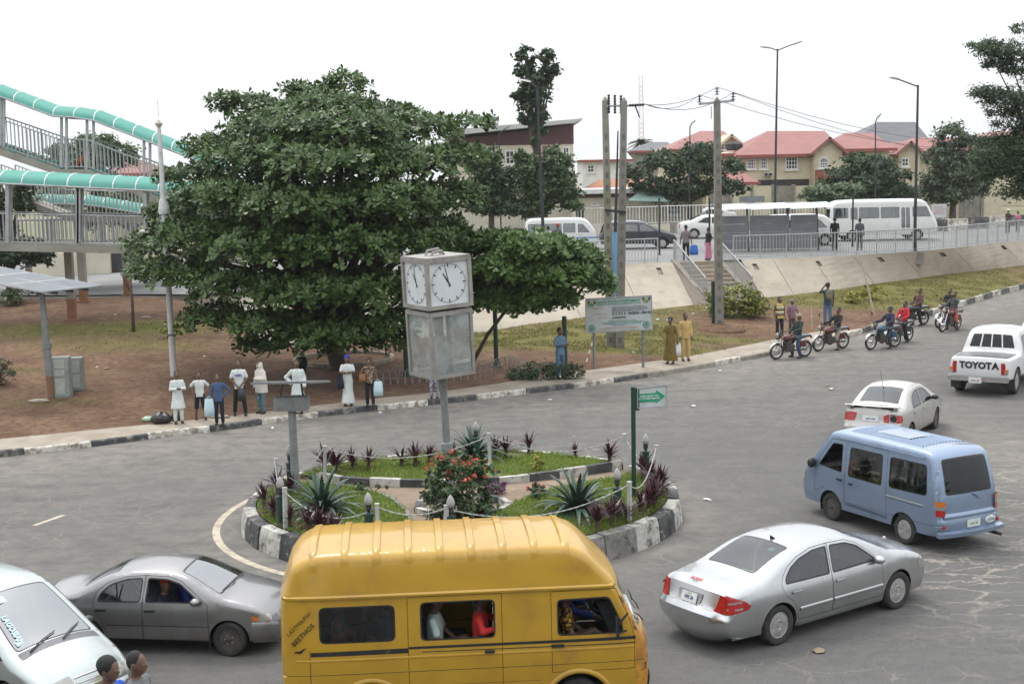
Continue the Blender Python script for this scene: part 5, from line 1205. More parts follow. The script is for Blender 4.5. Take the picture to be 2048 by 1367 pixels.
for px,py,Yt,w,lbl in ((145,640,61,.34,0),(168,603,66,.36,0),(60,575,72,.3,0),(255,590,72,.3,0),(-60,640,61,.36,0)):
  p = GV(px,py); z1 = Zat(px,500,Yt) - FO.z; q = Vector((p.x,p.y,p.z)) - FO; mb = MB(); tz = Zat(px,495,p.y) - FO.z; mb.box(q.x - w / 2,q.x + w / 2,q.y - w / 2,q.y + w / 2,q.z + 1.0,tz); mb.box(q.x - w / 2 - .003,q.x + w / 2 + .003,q.y - w / 2 - .003,q.y + w / 2 + .003,q.z - .3,q.z + 1.0,1); mb.box(q.x - w * .9,q.x + w * .9,q.y - w * .9,q.y + w * .9,q.z - .3,q.z + .06,1)
  mb.build('pier',[M_DECK,pm('pier_laterite_stain',(.27,.12,.06),(.2,.1,.06),3,.9)],fb)

# ------------------------------------------------------------------ almond trees: leaves in rosettes at the ends of tiered branches
def rosettes(P,A,rs,L=.26,k=8):
  n = len(P); A = A / np.linalg.norm(A,axis=1)[:,None]; r = np.cross(A,rand_dirs(n,rs)); r /= np.linalg.norm(r,axis=1)[:,None]; b = np.cross(A,r); out = []
  for j in range(k):
    az = 2 * PI * j / k * 2.4 + rs.uniform(-.3,.3,n); el = rs.uniform(-.25,.75,n); rad = r * np.cos(az)[:,None] + b * np.sin(az)[:,None]
    d = rad * np.cos(el)[:,None] + A * np.sin(el)[:,None]; s = np.cross(A,rad); s /= np.linalg.norm(s,axis=1)[:,None]; up = np.cross(d,s) * -1; l = (L * rs.uniform(.65,1.2,n))[:,None]; w = l * .27
    base = P + d * l * .12
    out.append(np.stack([base,base + d * l * .4 + s * w * .6 + up * w * .25,base + d * l * .78 + s * w + up * w * .3,base + d * l * 1.05 - up * l * .08,base + d * l * .78 - s * w + up * w * .3,base + d * l * .4 - s * w * .6 + up * w * .25],1))
  return np.concatenate(out)
LF = ((0,1,2,3),(0,3,4,5))
def almond(name,label,base,Y0,lobes,n,L,mat,seed,r0,frac=.35,npart=300):
  rs = np.random.RandomState(seed); s = Y0 / FPX; b = Vector(base); t = thing(name,label,'tree',b); blobs = [(np.array(Dp(c[0],c[1],Y0 + (c[4] if len(c) > 4 else 0))),np.array((c[2] * s,c[2] * s * .85,c[3] * s))) for c in lobes]
  wt = np.array([q[1][0] * q[1][2] + q[1][0] ** 2 * .5 for q in blobs]); wt /= wt.sum(); P,A = [],[]
  for (c,r),w in zip(blobs,wt):
    m = int(n * w); d = rand_dirs(m,rs); d[:,2] = np.where(d[:,2] < -.35,-d[:,2] * .6,d[:,2]); d /= np.linalg.norm(d,axis=1)[:,None]
    p = c + d * r * rs.uniform(.62,1.06,(m,1)) + rs.normal(size=(m,3)) * .10; a = d * np.array((.8,.8,.5)) + np.array((0,0,.75)) + rs.normal(size=(m,3)) * .25; P.append(p); A.append(a)
  P,A = np.concatenate(P),np.concatenate(A); V = rosettes(P - np.array(b),A,rs,L); link('crown',quads_mesh('crown',V,mat,6,LF),t,kind='stuff')
  mb = MB(); bl = [(tuple(c - np.array(b)),tuple(r)) for c,r in blobs]; limb_mesh(mb,(0,0,0),bl,r0,seed,frac); mb.build('trunk',M_BARK,t,smooth=True)
  o = np.argsort(P[:,1] - .25 * P[:,2] * 0)[:npart * 2]; o = o[rs.permutation(len(o))[:npart]]; ms = [quads_mesh('leaf_cluster',rosettes(np.zeros((1,3)),np.array([[0,0,1.0]]),np.random.RandomState(k),L * 1.1),mat,6,LF) for k in range(6)]
  for i in o: q = link('leaf_cluster',ms[i % 6],t,Vector(P[i] - np.array(b)) + Vector((0,-.1,.03))); q.rotation_euler = Vector(A[i]).to_track_quat('Z','Y').to_euler()
  return t
L_ALM = leafmat('leaf_almond',(.006,.024,.008),(.095,.165,.036),.40,.20,1.1)
L_ALM2 = leafmat('leaf_almond_fresh',(.018,.055,.012),(.12,.20,.045),.38,.22,.9)
MAIN = [(690,172,50,26,0),(612,190,50,22,1),(660,215,90,30,-1),(760,232,72,26,0),(500,215,70,22,1),(450,206,34,12,0),(560,255,105,34,-2),(690,265,120,38,-3),(830,262,86,28,-1),(940,247,50,11,0),(425,298,66,24,0),(520,320,110,38,-3),(660,335,130,44,-4),(810,330,110,40,-3),(925,320,66,30,-1),(380,360,66,28,0),(460,400,110,40,-3),(610,415,130,48,-4.3),(770,410,120,46,-4),(890,400,74,38,-2),(345,430,52,28,0),(400,480,98,42,-3),(300,498,46,28,-1),(545,500,120,48,-4.3),(690,500,120,48,-4.5),(830,490,96,44,-3.6),(905,470,40,32,-1.5),(360,555,76,38,-3),(480,580,98,42,-4),(610,590,110,46,-4.5),(745,590,108,46,-4.5),(850,570,70,38,-3.6),(292,545,36,28,-2),(430,640,66,34,-3.5),(540,655,80,32,-4.3),(650,668,80,26,-4.5),(760,655,66,28,-4.3),(825,630,46,28,-3.8),(500,695,34,18,-4),(700,690,60,22,-4),(590,690,60,22,-4),(790,682,40,22,-4),(640,330,200,90,2),(560,480,220,100,2),(780,480,160,90,2)]
almond('almond_tree','huge spreading almond tree with dense dark tiered foliage reaching near the ground',GV(682,738),50,MAIN,10500,.235,L_ALM,31,.38)
almond('almond_tree','smaller fresh green almond tree with low flat crown behind the clock',GV(938,738),48,[(1000,492,56,24,0),(1070,500,78,26,-1),(1140,520,58,26,-.5),(1010,538,66,26,-1),(1100,552,78,26,-1),(1180,560,40,22,0),(962,500,36,22,.5),(1050,588,54,20,-.5),(972,572,36,16,0),(1120,598,40,14,0),(1203,575,20,14,0),(1010,600,40,18,-.6),(965,610,34,22,-.4),(1050,612,44,14,-.4),(1090,590,50,20,-.8),(940,560,40,40,.4)],3000,.235,L_ALM2,32,.08,.82,npart=150)
# ring of kerbstones round the big trunk
p = GV(688,722); rg = thing('tree_ring','low round ring of pale stones circling the big almond trunk','planter ring',p)
for k in range(26): a = 2 * PI * k / 26; mb = MB(); mb.box(-.22,.22,-.07,.07,-.2,.17); o = mb.build('ring_stone',M_PAVE if k % 3 else M_KG,rg); o.location = (1.9 * math.cos(a),1.9 * math.sin(a),0); o.rotation_euler = (random.uniform(-.08,.08),random.uniform(-.06,.06),a + PI / 2)
# shrubs of the verge
def shrub(name,label,px,py,lobes,n,size,mat,seed,**kw):
  b = GV(px,py); s = b.y / FPX; bl = [((Dp(x,y,b.y) - b)[:],(rx * s * 1.2,rx * s,ry * s * 1.25)) for x,y,rx,ry in lobes]; t = thing(name,label,'shrub',b); mb = MB(); limb_mesh(mb,(0,0,0),bl,.03,seed,.3); mb.build('stem',M_BARK,t); link('foliage',foliage_mesh('foliage',bl,n,size,mat,seed,**kw),t,kind='stuff'); return t
L_CRO = leafmat('leaf_croton',(.03,.085,.018),(.26,.25,.035),.4,.2,1.5); L_YEL = leafmat('leaf_yellow_green',(.10,.15,.02),(.40,.36,.06),.45,.25,2)
shrub('croton_bush','broad yellow and green croton bush behind the single utility pole',1475,632,[(1440,605,28,22),(1480,600,40,26),(1510,612,26,20),(1465,620,44,14)],2600,.24,L_CRO,41,aspect=.4)
shrub('yellow_bush','small round yellow-green bush left of the bamboo stick',1706,606,[(1706,595,16,11)],420,.17,L_YEL,42); shrub('yellow_bush','yellow-green bush with two lobes right of the bamboo stick',1745,600,[(1735,588,14,10),(1756,589,16,11),(1728,576,7,6)],620,.17,L_YEL,43)
shrub('creeping_shrub','low dark creeping shrub at the pavement edge beside the man in denim',1085,757,[(1040,748,34,9),(1080,742,40,13),(1120,742,36,13),(1150,742,22,10)],3000,.12,L_DARK,44,aspect=.4)
shrub('small_plant','loose small plant with yellowish leaves beside the pale lamp post',335,676,[(330,650,16,20),(350,662,10,10)],200,.16,L_YEL,45)
shrub('dusty_bush','dull feathery bush at the frame edge beside the solar panel pole',5,770,[(5,745,24,26),(-20,740,30,30)],1500,.14,leafmat('leaf_dull',(.035,.05,.03),(.09,.11,.06)),46,aspect=.2)
shrub('roadside_shrub','bright leafy shrub under the far end of the solar panel',35,610,[(35,590,30,14),(20,600,24,12)],700,.2,L_MID,47)
b = GV(267,663); t = thing('young_tree','thin bare young tree trunk with a few high leaves left of the pale lamp post','tree',b); mb = MB(); q = Dp(258,520,b.y) - b; mb.tube([(0,0,-.1),q * .4 + Vector((.03,0,0)),q],[.09,.065,.03],8); mb.tube([q * .55,q * .75 + Vector((-.35,0,.1)),q * .9 + Vector((-.5,0,.2))],[.03,.02,.01],5); mb.tube([q * .7,q * .9 + Vector((.35,0,.15))],[.025,.01],5); mb.build('trunk',M_BARK,t,smooth=True)
link('crown',foliage_mesh('crown',[((q + Vector((.1,0,.1)))[:],(.5,.4,.35))],130,.22,L_MID,48),t,kind='stuff')
link('verge_grass',quads_mesh('verge_grass',TUFT,leafmat('grass_dry_blade',(.11,.112,.03),(.25,.215,.085),.8,.3,.6)),None,label='short patchy dry grass tufts over the verge',cat='grass',kind='stuff')
# ------------------------------------------------------------------ the planted traffic island
IC = Vector((-1.15,29.2,0)); IR = 4.78; IZ = .44
isl = struct(link('traffic_island',None,None,IC)); M_IPATH = pm('island_bare_soil',(.25,.185,.13),(.19,.14,.095),1.4,.95,bump=.5,bscale=14,c3=(.32,.25,.18),s3=5)
M_IW = pm('island_white_paint',(.50,.49,.45),(.36,.34,.30),2.5,.85,bump=.5,bscale=18,c3=(.09,.085,.075),s3=4,f3=(.50,.64)); M_IB = pm('island_black_paint',(.03,.032,.036),(.07,.07,.07),2.5,.7,bump=.5,bscale=18,c3=(.33,.29,.23),s3=6,f3=(.58,.68)); M_IG = pm('island_bare_block',(.23,.22,.20),(.16,.155,.14),2.5,.9,bump=.6,bscale=18,c3=(.07,.07,.06),s3=4,f3=(.5,.66))
nb = 34; rb = random.Random(9)
for k in range(nb):
  a0,a1 = 2 * PI * (k + .012) / nb,2 * PI * (k + .988) / nb; rows = []; dz = rb.uniform(-.025,.02); dr = rb.uniform(-.03,.03); ch = .03 + rb.random() * .03
  for j in range(4):
    a = lerp(a0,a1,j / 3); c,s = math.cos(a),math.sin(a); rows.append([Vector((r * c,r * s,z)) for r,z in ((IR + .04 + dr,-.03),(IR + dr,.34),(IR - ch + dr,IZ + .04 + dz),(IR - .27,IZ + .05 + dz),(IR - .29,IZ - .1))])
  mb = MB(); mb.grid(rows); mb.add(rows[0] + rows[-1],[(0,1,2,3,4),(9,8,7,6,5)]); ang_ = math.degrees((a0 + a1) / 2) % 360
  mb.build('kerb_block',M_IG if 285 < ang_ < 318 else (M_IB if k % 2 else M_IW),isl)
mb = MB(); mb.grid([[Vector((r * math.cos(2 * PI * k / 48),r * math.sin(2 * PI * k / 48),z)) for k in range(48)] for r,z in ((IR - .2,IZ - .06),(3.0,IZ - .02),(1.5,IZ),(.01,IZ))],closed=True); mb.build('path',M_IPATH,isl,smooth=True)
W = lambda px,py,z=IZ + .06: G(px,py,z) - IC
def arc_pts(a,b,r=IR - .30):
  if b < a: b += 2 * PI
  return [Vector((r * math.cos(t),r * math.sin(t),0)) for t in np.linspace(a,b,max(4,int((b - a) / .09)))]
def th(p): return math.atan2(p.y,p.x)
c_back = catmull([W(*p) for p in ((640,952),(700,962),(850,968),(985,963),(1100,951),(1190,938),(1245,928))],6); c_left = catmull([W(*p) for p in ((640,965),(720,975),(785,998),(818,1030),(822,1060),(800,1110),(770,1140))],6); c_right = catmull([W(*p) for p in ((1000,1140),(968,1090),(975,1045),(1030,1003),(1110,975),(1190,960),(1262,945))],6)
clip = lambda L: [p if p.xy.length < IR - .32 else Vector((p.x,p.y,0)).normalized() * (IR - .32) for p in L]
c_back,c_left,c_right = clip(c_back),clip(c_left),clip(c_right)
beds = [c_back + arc_pts(th(c_back[-1]),th(c_back[0])),c_left + arc_pts(th(c_left[-1]),th(c_left[0]) ,)[::1] if False else c_left[::-1] + arc_pts(th(c_left[0]),th(c_left[-1])),c_right[::-1][::-1] + arc_pts(th(c_right[-1]),th(c_right[0]))[::1] if False else c_right + [p for p in arc_pts(th(c_right[0]),th(c_right[-1]))[::-1]]]
M_TURF = pm('turf_soil_green',(.085,.12,.028),(.13,.15,.04),3,.95,bump=.5,bscale=30,c3=(.16,.12,.06),s3=4); L_GRASS = leafmat('grass_blade',(.10,.17,.022),(.26,.32,.06),.5,.35,1.2)
rsg = np.random.RandomState(4); GV_ = []
for bi,poly in enumerate(beds):
  pl = [(p.x,p.y) for p in poly]; gx = [(x,y) for x in np.arange(-5,5,.3) for y in np.arange(-5,5,.3)]; g = np.array(gx); g = g[in_poly(pl,g[:,0],g[:,1])]; r = delaunay_2d_cdt([Vector(p) for p in pl] + [Vector(p) for p in g],[(i,(i + 1) % len(pl)) for i in range(len(pl))],[],0,1e-4)
  V = np.array([tuple(p) for p in r[0]]); F = [f for f in r[2]]; cc = np.array([V[list(f)].mean(0) for f in F]); ok = in_poly(pl,cc[:,0],cc[:,1]); mb = MB(); mb.add([(x,y,IZ + .05 + .04 * noise.noise((x,y,0))) for x,y in V],[f for f,k in zip(F,ok) if k]); mb.build('turf',M_TURF,isl,smooth=True)
  q = rsg.uniform(-4.6,4.6,(60000,2)); q = q[in_poly(pl,q[:,0],q[:,1])]; dens = np.array([noise.noise((x * .9,y * .9,7)) for x,y in q]); q = q[dens > -.45 + .15 * rsg.rand(len(q))]; m = len(q); a = rsg.uniform(0,2 * PI,m); h = rsg.uniform(.05,.13,m); ln_ = rsg.uniform(.2,1.0,m) * h; w = .011
  B = np.stack([q[:,0],q[:,1],np.full(m,IZ + .03)],1); d = np.stack([np.cos(a),np.sin(a),0 * a],1); s = np.stack([-np.sin(a),np.cos(a),0 * a],1); GV_.append(np.stack([B - s * w,B + s * w,B + d * (ln_ * .4)[:,None] + s * w * .8 + np.array((0,0,1)) * (h * .65)[:,None],B + d * ln_[:,None] + np.array((0,0,1)) * h[:,None]],1))
link('grass',quads_mesh('grass',np.concatenate(GV_),L_GRASS),None,IC,label='short bright green grass on the three beds of the traffic island',cat='grass',kind='stuff')
def inner_kerb(line,L,h,w,mats,z=IZ):
  n = max(2,int(plen(line) / L)); P = resample(line,n + 1)
  for i,(a,b) in enumerate(zip(P,P[1:])): d = (b - a).normalized(); s = Vector((-d.y,d.x,0)) * (w / 2); e = d * .008; mb = MB(); mb.prism([Vector((p.x,p.y,z - .05)) for p in (a + e - s,b - e - s,b - e + s,a + e + s)],(0,0,h + .05 + random.uniform(-.012,.012))); mb.build('bed_kerb',mats[i % len(mats)],isl)
inner_kerb(c_back,.72,.17,.14,[M_IW,M_IB]); inner_kerb(c_left,.7,.09,.09,[M_IG]); inner_kerb(c_right,.7,.05,.08,[M_IG])
cb = W(925,1012); inner_kerb([cb + Vector((1.0 * math.cos(a),.8 * math.sin(a),0)) for a in np.linspace(0,2 * PI,25)],.5,.13,.12,[M_IW,M_IB])
# painted ring line on the road
mb = MB(); a_ = [math.radians(x) for x in range(150,262,2)]; mb.grid([[Vector((IC.x + r * math.cos(a),IC.y + r * math.sin(a),.004)) for a in a_] for r in (IR + .50,IR + .66)]); mb.build('ring_line',pm('line_paint_dusty',(.46,.40,.31),(.36,.31,.24),2,.85,c3=(.22,.19,.16),s3=4,f3=(.5,.7)),kind='structure')
p0,p1 = G(68,1050,.004),G(128,1029,.004); d = (p1 - p0).normalized(); s = Vector((-d.y,d.x,0)) * .06; mb = MB(); mb.add([p0 - s,p1 - s,p1 + s,p0 + s],[(0,1,2,3)]); mb.build('lane_line',pm('line_paint_dusty',(.46,.40,.31)),kind='structure')
# agaves: every leaf its own part
M_AGA = pm('agave_leaf',(.026,.060,.038),(.055,.098,.066),5,.5); rag = random.Random(12)
def agave(label,px,py,R,n,wilt=.0):
  o = G(px,py,IZ + .06); t = thing('agave_plant',label,'agave',o)
  for k in range(n):
    f = k / n; el = lerp(1.35,.12 - wilt,f ** .8) + rag.uniform(-.12,.12); az = k * 2.399 + rag.uniform(-.15,.15); L = R * rag.uniform(.85,1.1) * (1.0 if f < .8 else .85); d = Vector((math.cos(az),math.sin(az),0)); s = Vector((-d.y,d.x,0)); rows = []
    for u in (0,.15,.4,.65,.85,1):
      e = el - u * u * (.35 + .5 * f); p = d * (L * u * math.cos(el * .9 + e * .1)) + Vector((0,0,.05 + L * (u * math.sin(el) - u ** 2.4 * (.22 + .45 * f)))); w = .062 * (1 - u ** 2.2) * (1 if u > .1 else .8) + .002; nn = d.cross(s); c = Vector((0,0,.45 * w)); rows.append([p - s * w + c,p,p + s * w + c])
    mb = MB(); mb.grid(rows); mb.build('leaf',M_AGA,t,smooth=True)
agave('big agave with drooping lower leaves on the near left island bed',645,1026,1.25,64,.25); agave('agave behind the clock pole at the back of the island',948,918,1.1,52); agave('big agave on the right island bed before the green arrow sign',1155,1026,1.25,64,.15)
# purple cordylines
L_COR = leafmat('leaf_cordyline',(.022,.010,.014),(.085,.026,.034),.35,.2,3)
def cordy_mesh(seed,n=34,L=.33):
  r = random.Random(seed); mb = MB()
  for k in range(n):
    az,el = r.uniform(0,2 * PI),r.uniform(.05,1.4); d = Vector((math.cos(az),math.sin(az),0)); s = Vector((-d.y,d.x,0)) * .020; l = L * r.uniform(.75,1.15); z0 = .14 + r.uniform(-.04,.04); P = [d * (l * u * math.cos(el)) + Vector((0,0,z0 + l * (u * math.sin(el) - .18 * u * u))) for u in (.03,.5,1)]
    mb.add([P[0] - s * .6,P[0] + s * .6,P[1] + s,P[1] - s,P[2]],[(0,1,2,3),(3,2,4)])
  return mb.mesh('foliage',L_COR)
CM = [cordy_mesh(k,34 + 5 * (k % 3)) for k in range(5)]; mb = MB(); mb.tube([(0,0,-.05),(0,0,.18)],[.035,.03],6); stem_me = mb.mesh('stem',M_BARK)
CP = [(650,945,1.25),(672,948,1.2),(705,938,.95),(738,938,1),(803,932,1),(831,932,1.1),(859,926,.9),(906,925,.9),(990,912,1),(1012,915,1),(1060,905,1),(1151,915,.7),(1221,927,1.05),(523,1015,1),(518,1042,.95),(556,990,1.1),(582,992,1),(543,1062,.9),(568,1080,1.1),(592,1085,1.1),(615,1083,1),(634,1090,1),(1286,958,1.1),(1302,972,1.1),(1322,990,1.2),(1342,985,1.1),(1335,1008,1.1),(1312,1020,1),(1290,1030,1),(1258,1042,1.05),(1240,1055,1.1),(1228,1068,1.1),(1345,1015,1.0)]
for k,(px,py,sc) in enumerate(CP):
  o = G(px,py,IZ + .05); r = (o - IC).xy.length
  if r > IR - .45: q = (o - IC) * ((IR - .45) / r); o = Vector((IC.x + q.x,IC.y + q.y,IZ + .05))
  side = 'left end' if px < 640 else ('back edge' if py < 950 else 'right end'); ordn = ['first','second','third','fourth','fifth','sixth','seventh','eighth','ninth','tenth','eleventh','twelfth','thirteenth','fourteenth']
  idx = sum(1 for c in sorted(CP) if ('left end' if c[0] < 640 else ('back edge' if c[1] < 950 else 'right end')) == side and (c[0],c[1]) < (px,py))
  t = thing('cordyline','dark purple spiky cordyline, %s from the left along the island %s' % (ordn[idx],side),'plant',o,random.uniform(0,6),'purple cordylines round the island'); t.scale = (sc * 1.35,) * 3; link('stem',stem_me,t); link('foliage',CM[k % 5],t)
# flowering ixora in the middle and small companions
def bed_shrub(name,label,px,py,lobes,n,size,mat,seed,flower=None,nf=0,fs=.05,**kw):
  o = G(px,py,IZ + .03); s = o.y / FPX; bl = [((Dp(x,y,o.y) - o)[:],(rx * s,rx * s * .9,ry * s)) for x,y,rx,ry in lobes]; t = thing(name,label,'shrub',o); mb = MB(); limb_mesh(mb,(0,0,0),bl,.03,seed,.3); mb.build('stem',M_BARK,t); link('foliage',foliage_mesh('foliage',bl,n,size,mat,seed,**kw),t,kind='stuff')
  if flower: 
    r = np.random.RandomState(seed); P,C = clump_points(bl[:flower[1]],nf,r,.12,(.9,1.08),9); P = P[P[:,2] > np.percentile(P[:,2],30)]; link('blossom',foliage_blobs(P,fs,flower[0],r),t,kind='stuff')
def foliage_blobs(P,s,mat,rs): d = rand_dirs(len(P),rs); d[:,2] = np.abs(d[:,2]); t = np.cross(d,rand_dirs(len(P),rs)); t /= np.linalg.norm(t,axis=1)[:,None]; b = np.cross(d,t); return quads_mesh('blossom',np.stack([P - t * s,P - b * s,P + t * s,P + b * s],1),mat)
L_IX = leafmat('leaf_ixora',(.014,.040,.014),(.075,.12,.04),.3,.15,4); F_RED = leafmat('petal_coral_red',(.50,.07,.05),(.62,.17,.12),.5,.3,3)
bed_shrub('ixora_bush','tall ixora bush full of coral red flowers at the foot of the clock',918,1062,[(915,930,56,24),(878,945,36,28),(958,945,38,30),(915,970,70,42),(880,990,42,44),(948,995,50,48),(905,1025,60,42),(950,1035,46,42)],4600,.11,L_IX,51,(F_RED,4),520,.028,aspect=.55,clump=.22)
bed_shrub('ixora_bush','small ixora with a few red flowers beside the right agave',1073,997,[(1073,982,20,14)],420,.08,L_IX,52,(F_RED,1),60,.028)
bed_shrub('yellow_shrublet','small yellow-green shrub on the back island bed',1073,945,[(1073,925,14,17)],380,.09,L_YEL,53); bed_shrub('yellow_shrublet','low leafy seedling beside the left agave toward the soil path',745,985,[(735,972,26,8),(765,975,16,7)],260,.09,L_MID,54)
L_PUR = leafmat('leaf_purple_heart',(.12,.045,.11),(.27,.12,.24),.4,.25,3); bed_shrub('purple_heart','purple leaved clump right of the ixora bush',993,985,[(993,975,22,12)],420,.13,L_PUR,55,aspect=.22); bed_shrub('purple_heart','purple leaved clump left of the ixora bush',852,1005,[(850,998,14,10)],220,.12,L_PUR,56,aspect=.22)
# bollard lamps and rope posts
mb = MB(); mb.lathe([(.085,-.1),(.085,.62),(.10,.63),(.10,.66),(.04,.67)],(0,0,0),14); me_sh = mb.mesh('shaft',M_GREENP,smooth=40); mb = MB(); mb.lathe([(.05,.66),(.03,.70),(.06,.74),(.05,.80),(.075,.82)],(0,0,0),12); me_cl = mb.mesh('collar',M_TRIM,smooth=40); mb = MB(); mb.lathe([(.05,.81),(.08,.87),(.085,.91),(.06,.99),(.022,1.05),(.001,1.07)],(0,0,0),12); me_bu = mb.mesh('flame_globe',pm('globe_frosted',(.36,.345,.34),(.30,.29,.285),6,.35),smooth=True)
for px,py,lb in ((578,884,'beside the small solar light post'),(532,951,'at the left end behind the rope post'),(699,996,'in front of the near left agave'),(951,838,'behind the back agave'),(1291,862,'right of the green arrow sign'),(1234,930,'in front of the green arrow sign pole'),(888,1034,'just showing over the bus roof')):
  o = G(px,py,IZ + 1.12); o.z = IZ; r = (o - IC).xy.length
  if r > IR - .4: o = IC + (o - IC) * ((IR - .4) / r); o.z = IZ
  t = thing('bollard_lamp','green bollard lamp with frosted flame globe ' + lb,'bollard lamp',o,group='green bollard lamps'); link('shaft',me_sh,t); link('collar',me_cl,t); link('flame_globe',me_bu,t)
M_ROPE = pm('rope_white',(.42,.42,.40),(.33,.33,.31),20,.8,bump=.5,bscale=60); mb = MB(); mb.box(-.036,.036,-.036,.036,-.05,.86); mb.box(-.043,.043,-.043,.043,.861,.88); me_rp = mb.mesh('rope_post',pm('post_worn_white',(.46,.46,.44),(.38,.37,.35),5,.7))
RP = [(524,985,'left end, nearest the bus'),(549,918,'left end, beside the solar light post'),(647,892,'back left among the cordylines'),(979,867,'back, right of the back agave'),(1250,868,'back right, left of the arrow sign'),(1312,892,'right end, farther one'),(1269,966,'right end, before the arrow sign'),(884,1028,'front, showing over the bus roof'),(720,1027,'front left, beside the near bollard')]
tops = []
for px,py,lb in RP:
  o = G(px,py,IZ + .86); o.z = IZ; r = (o - IC).xy.length
  if r > IR - .35: o = IC + (o - IC) * ((IR - .35) / r); o.z = IZ
  t = link('rope_post',me_rp,None,o,label='white square rope post at the island ' + lb,cat='rope post',group='white rope posts'); t.rotation_euler = (random.uniform(-.05,.05),random.uniform(-.05,.05),random.uniform(0,1)); tops.append(o + Vector((0,0,.82)))
for i,(a,b) in enumerate(zip(tops,tops[1:] + tops[:1])):
  sag = .38 if (b - a).length > 1.5 else .15; d = b - a; mb = MB(); n = max(10,int(d.length / .05)); up_ = Vector((0,0,1)); sd_ = d.cross(up_).normalized()
  for ph in (0,PI): mb.tube([d * (k / n) - Vector((0,0,sag * 4 * (k / n) * (1 - k / n))) + (sd_ * math.cos(k * 1.1 + ph) + up_ * math.sin(k * 1.1 + ph)) * .007 for k in range(n + 1)],.0085,5)
  mb.build('rope',M_ROPE,None,loc=a,label='white rope slung from the island post at the %s' % RP[i][2],cat='rope',group='slung ropes',smooth=True)
# clock on a grey pole: a dial box over an empty glass box
ck = thing('clock_pillar','square street clock with white dials above an empty glass box on a grey pole','clock',Vector((IC.x - .30,IC.y + .15,IZ)),math.radians(33)); M_FRAME = pm('clock_frame_grey',(.29,.275,.25),(.22,.205,.185),3,.55,c3=(.15,.12,.10),s3=8); ck.rotation_euler = Euler((math.radians(.6),math.radians(-2.6),math.radians(33)))
zz = lambda py: Zat(870,py,IC.y) - IZ
zb0,zb1,zc0,zc1 = zz(745),zz(622),zz(608),zz(516); H_ = .5
mb = MB(); mb.tube([(0,0,-.1),(0,0,zb0)],.085,14); mb.build('pole',M_GREYP,ck,smooth=50)
mb = MB(); mb.lathe([(.13,zz(905)),(.13,zz(888)),(.09,zz(885))],(0,0,0),12); mb.build('pole_collar',M_GREYP,ck); mb = MB(); mb.lathe([(.09,zb0 - .25),(.12,zb0 - .05),(.2,zb0)],(0,0,0),12); mb.build('bracket',M_GREYP,ck)
def boxframe(name,h,z0,z1,t_):
  mb = MB(); 
  for sx in (-1,1):
    for sy in (-1,1): mb.box(sx * h - t_,sx * h + t_,sy * h - t_,sy * h + t_,z0,z1)
  for z in (z0,z1):
    for s_ in (-1,1): mb.box(-h - t_ * .9,h + t_ * .9,s_ * h - t_ * 1.1,s_ * h + t_ * 1.1,z - t_,z + t_); mb.box(s_ * h - t_ * 1.1,s_ * h + t_ * 1.1,-h - t_ * .9,h + t_ * .9,z - t_ * .98,z + t_ * .98)
  return mb.build(name,M_FRAME,ck)
boxframe('glass_box_frame',H_,zb0,zb1,.035); boxframe('dial_box_frame',H_ + .02,zc0,zc1,.04)
G_BOX = glassmat('clock_box_glass',(.80,.85,.84),.05,dirt=.50,dirtc=(.52,.55,.54)); M_DIAL = pm('dial_white',(.62,.65,.66),(.55,.58,.59),2,.4); M_HAND = pm('dial_black',(.02,.02,.025))  # clock panes get a pale milky diffuse layer
for a in range(4):
  q = Matrix.Rotation(a * PI / 2,3,'Z'); mb = MB(); mb.add([q @ Vector((x,-H_,z)) for x,z in ((-H_ + .04,zb0 + .03),(H_ - .04,zb0 + .03),(H_ - .04,zb1 - .03),(-H_ + .04,zb1 - .03))],[(0,1,2,3)]); mb.build('glass_pane',G_BOX,ck)
  mb = MB(); zc = (zc0 + zc1) / 2; hz = (zc1 - zc0) / 2 - .04; yy = -H_ - .005; mb.add([q @ Vector((x,yy,z)) for x,z in ((-H_ + .02,zc - hz),(H_ - .02,zc - hz),(H_ - .02,zc + hz),(-H_ + .02,zc + hz))],[(0,1,2,3)]); dial = mb.build('dial',M_DIAL,ck); mb = MB(); R_ = hz * .94
  for k in range(60):
    t_ = 2 * PI * k / 60; L_,w_ = (.085,.013) if k % 5 == 0 else (.04,.006); e,s_ = Vector((math.sin(t_),0,math.cos(t_))),Vector((math.cos(t_),0,-math.sin(t_))); c = Vector((0,yy - .004,zc)); mb.add([q @ (c + e * r + s_ * x) for r,x in ((R_,-w_),(R_,w_),(R_ - L_,w_),(R_ - L_,-w_))],[(0,1,2,3)])
  mb.build('minute_marks',M_HAND,dial,kind='stuff')
  for nm_,t_,L_,w_,o_ in (('minute_hand',2 * PI * 58 / 60,R_ * .92,.012,.010),('hour_hand',2 * PI * 10.96 / 12,R_ * .60,.018,.007)):
    e,s_ = Vector((math.sin(t_),0,math.cos(t_))),Vector((math.cos(t_),0,-math.sin(t_))); c = Vector((0,yy - o_,zc)); mb = MB(); mb.add([q @ (c + e * r + s_ * x) for r,x in ((-.08,-w_),(-.08,w_),(L_,w_ * .6),(L_,-w_ * .6))],[(0,1,2,3)]); mb.build(nm_,M_HAND,dial)
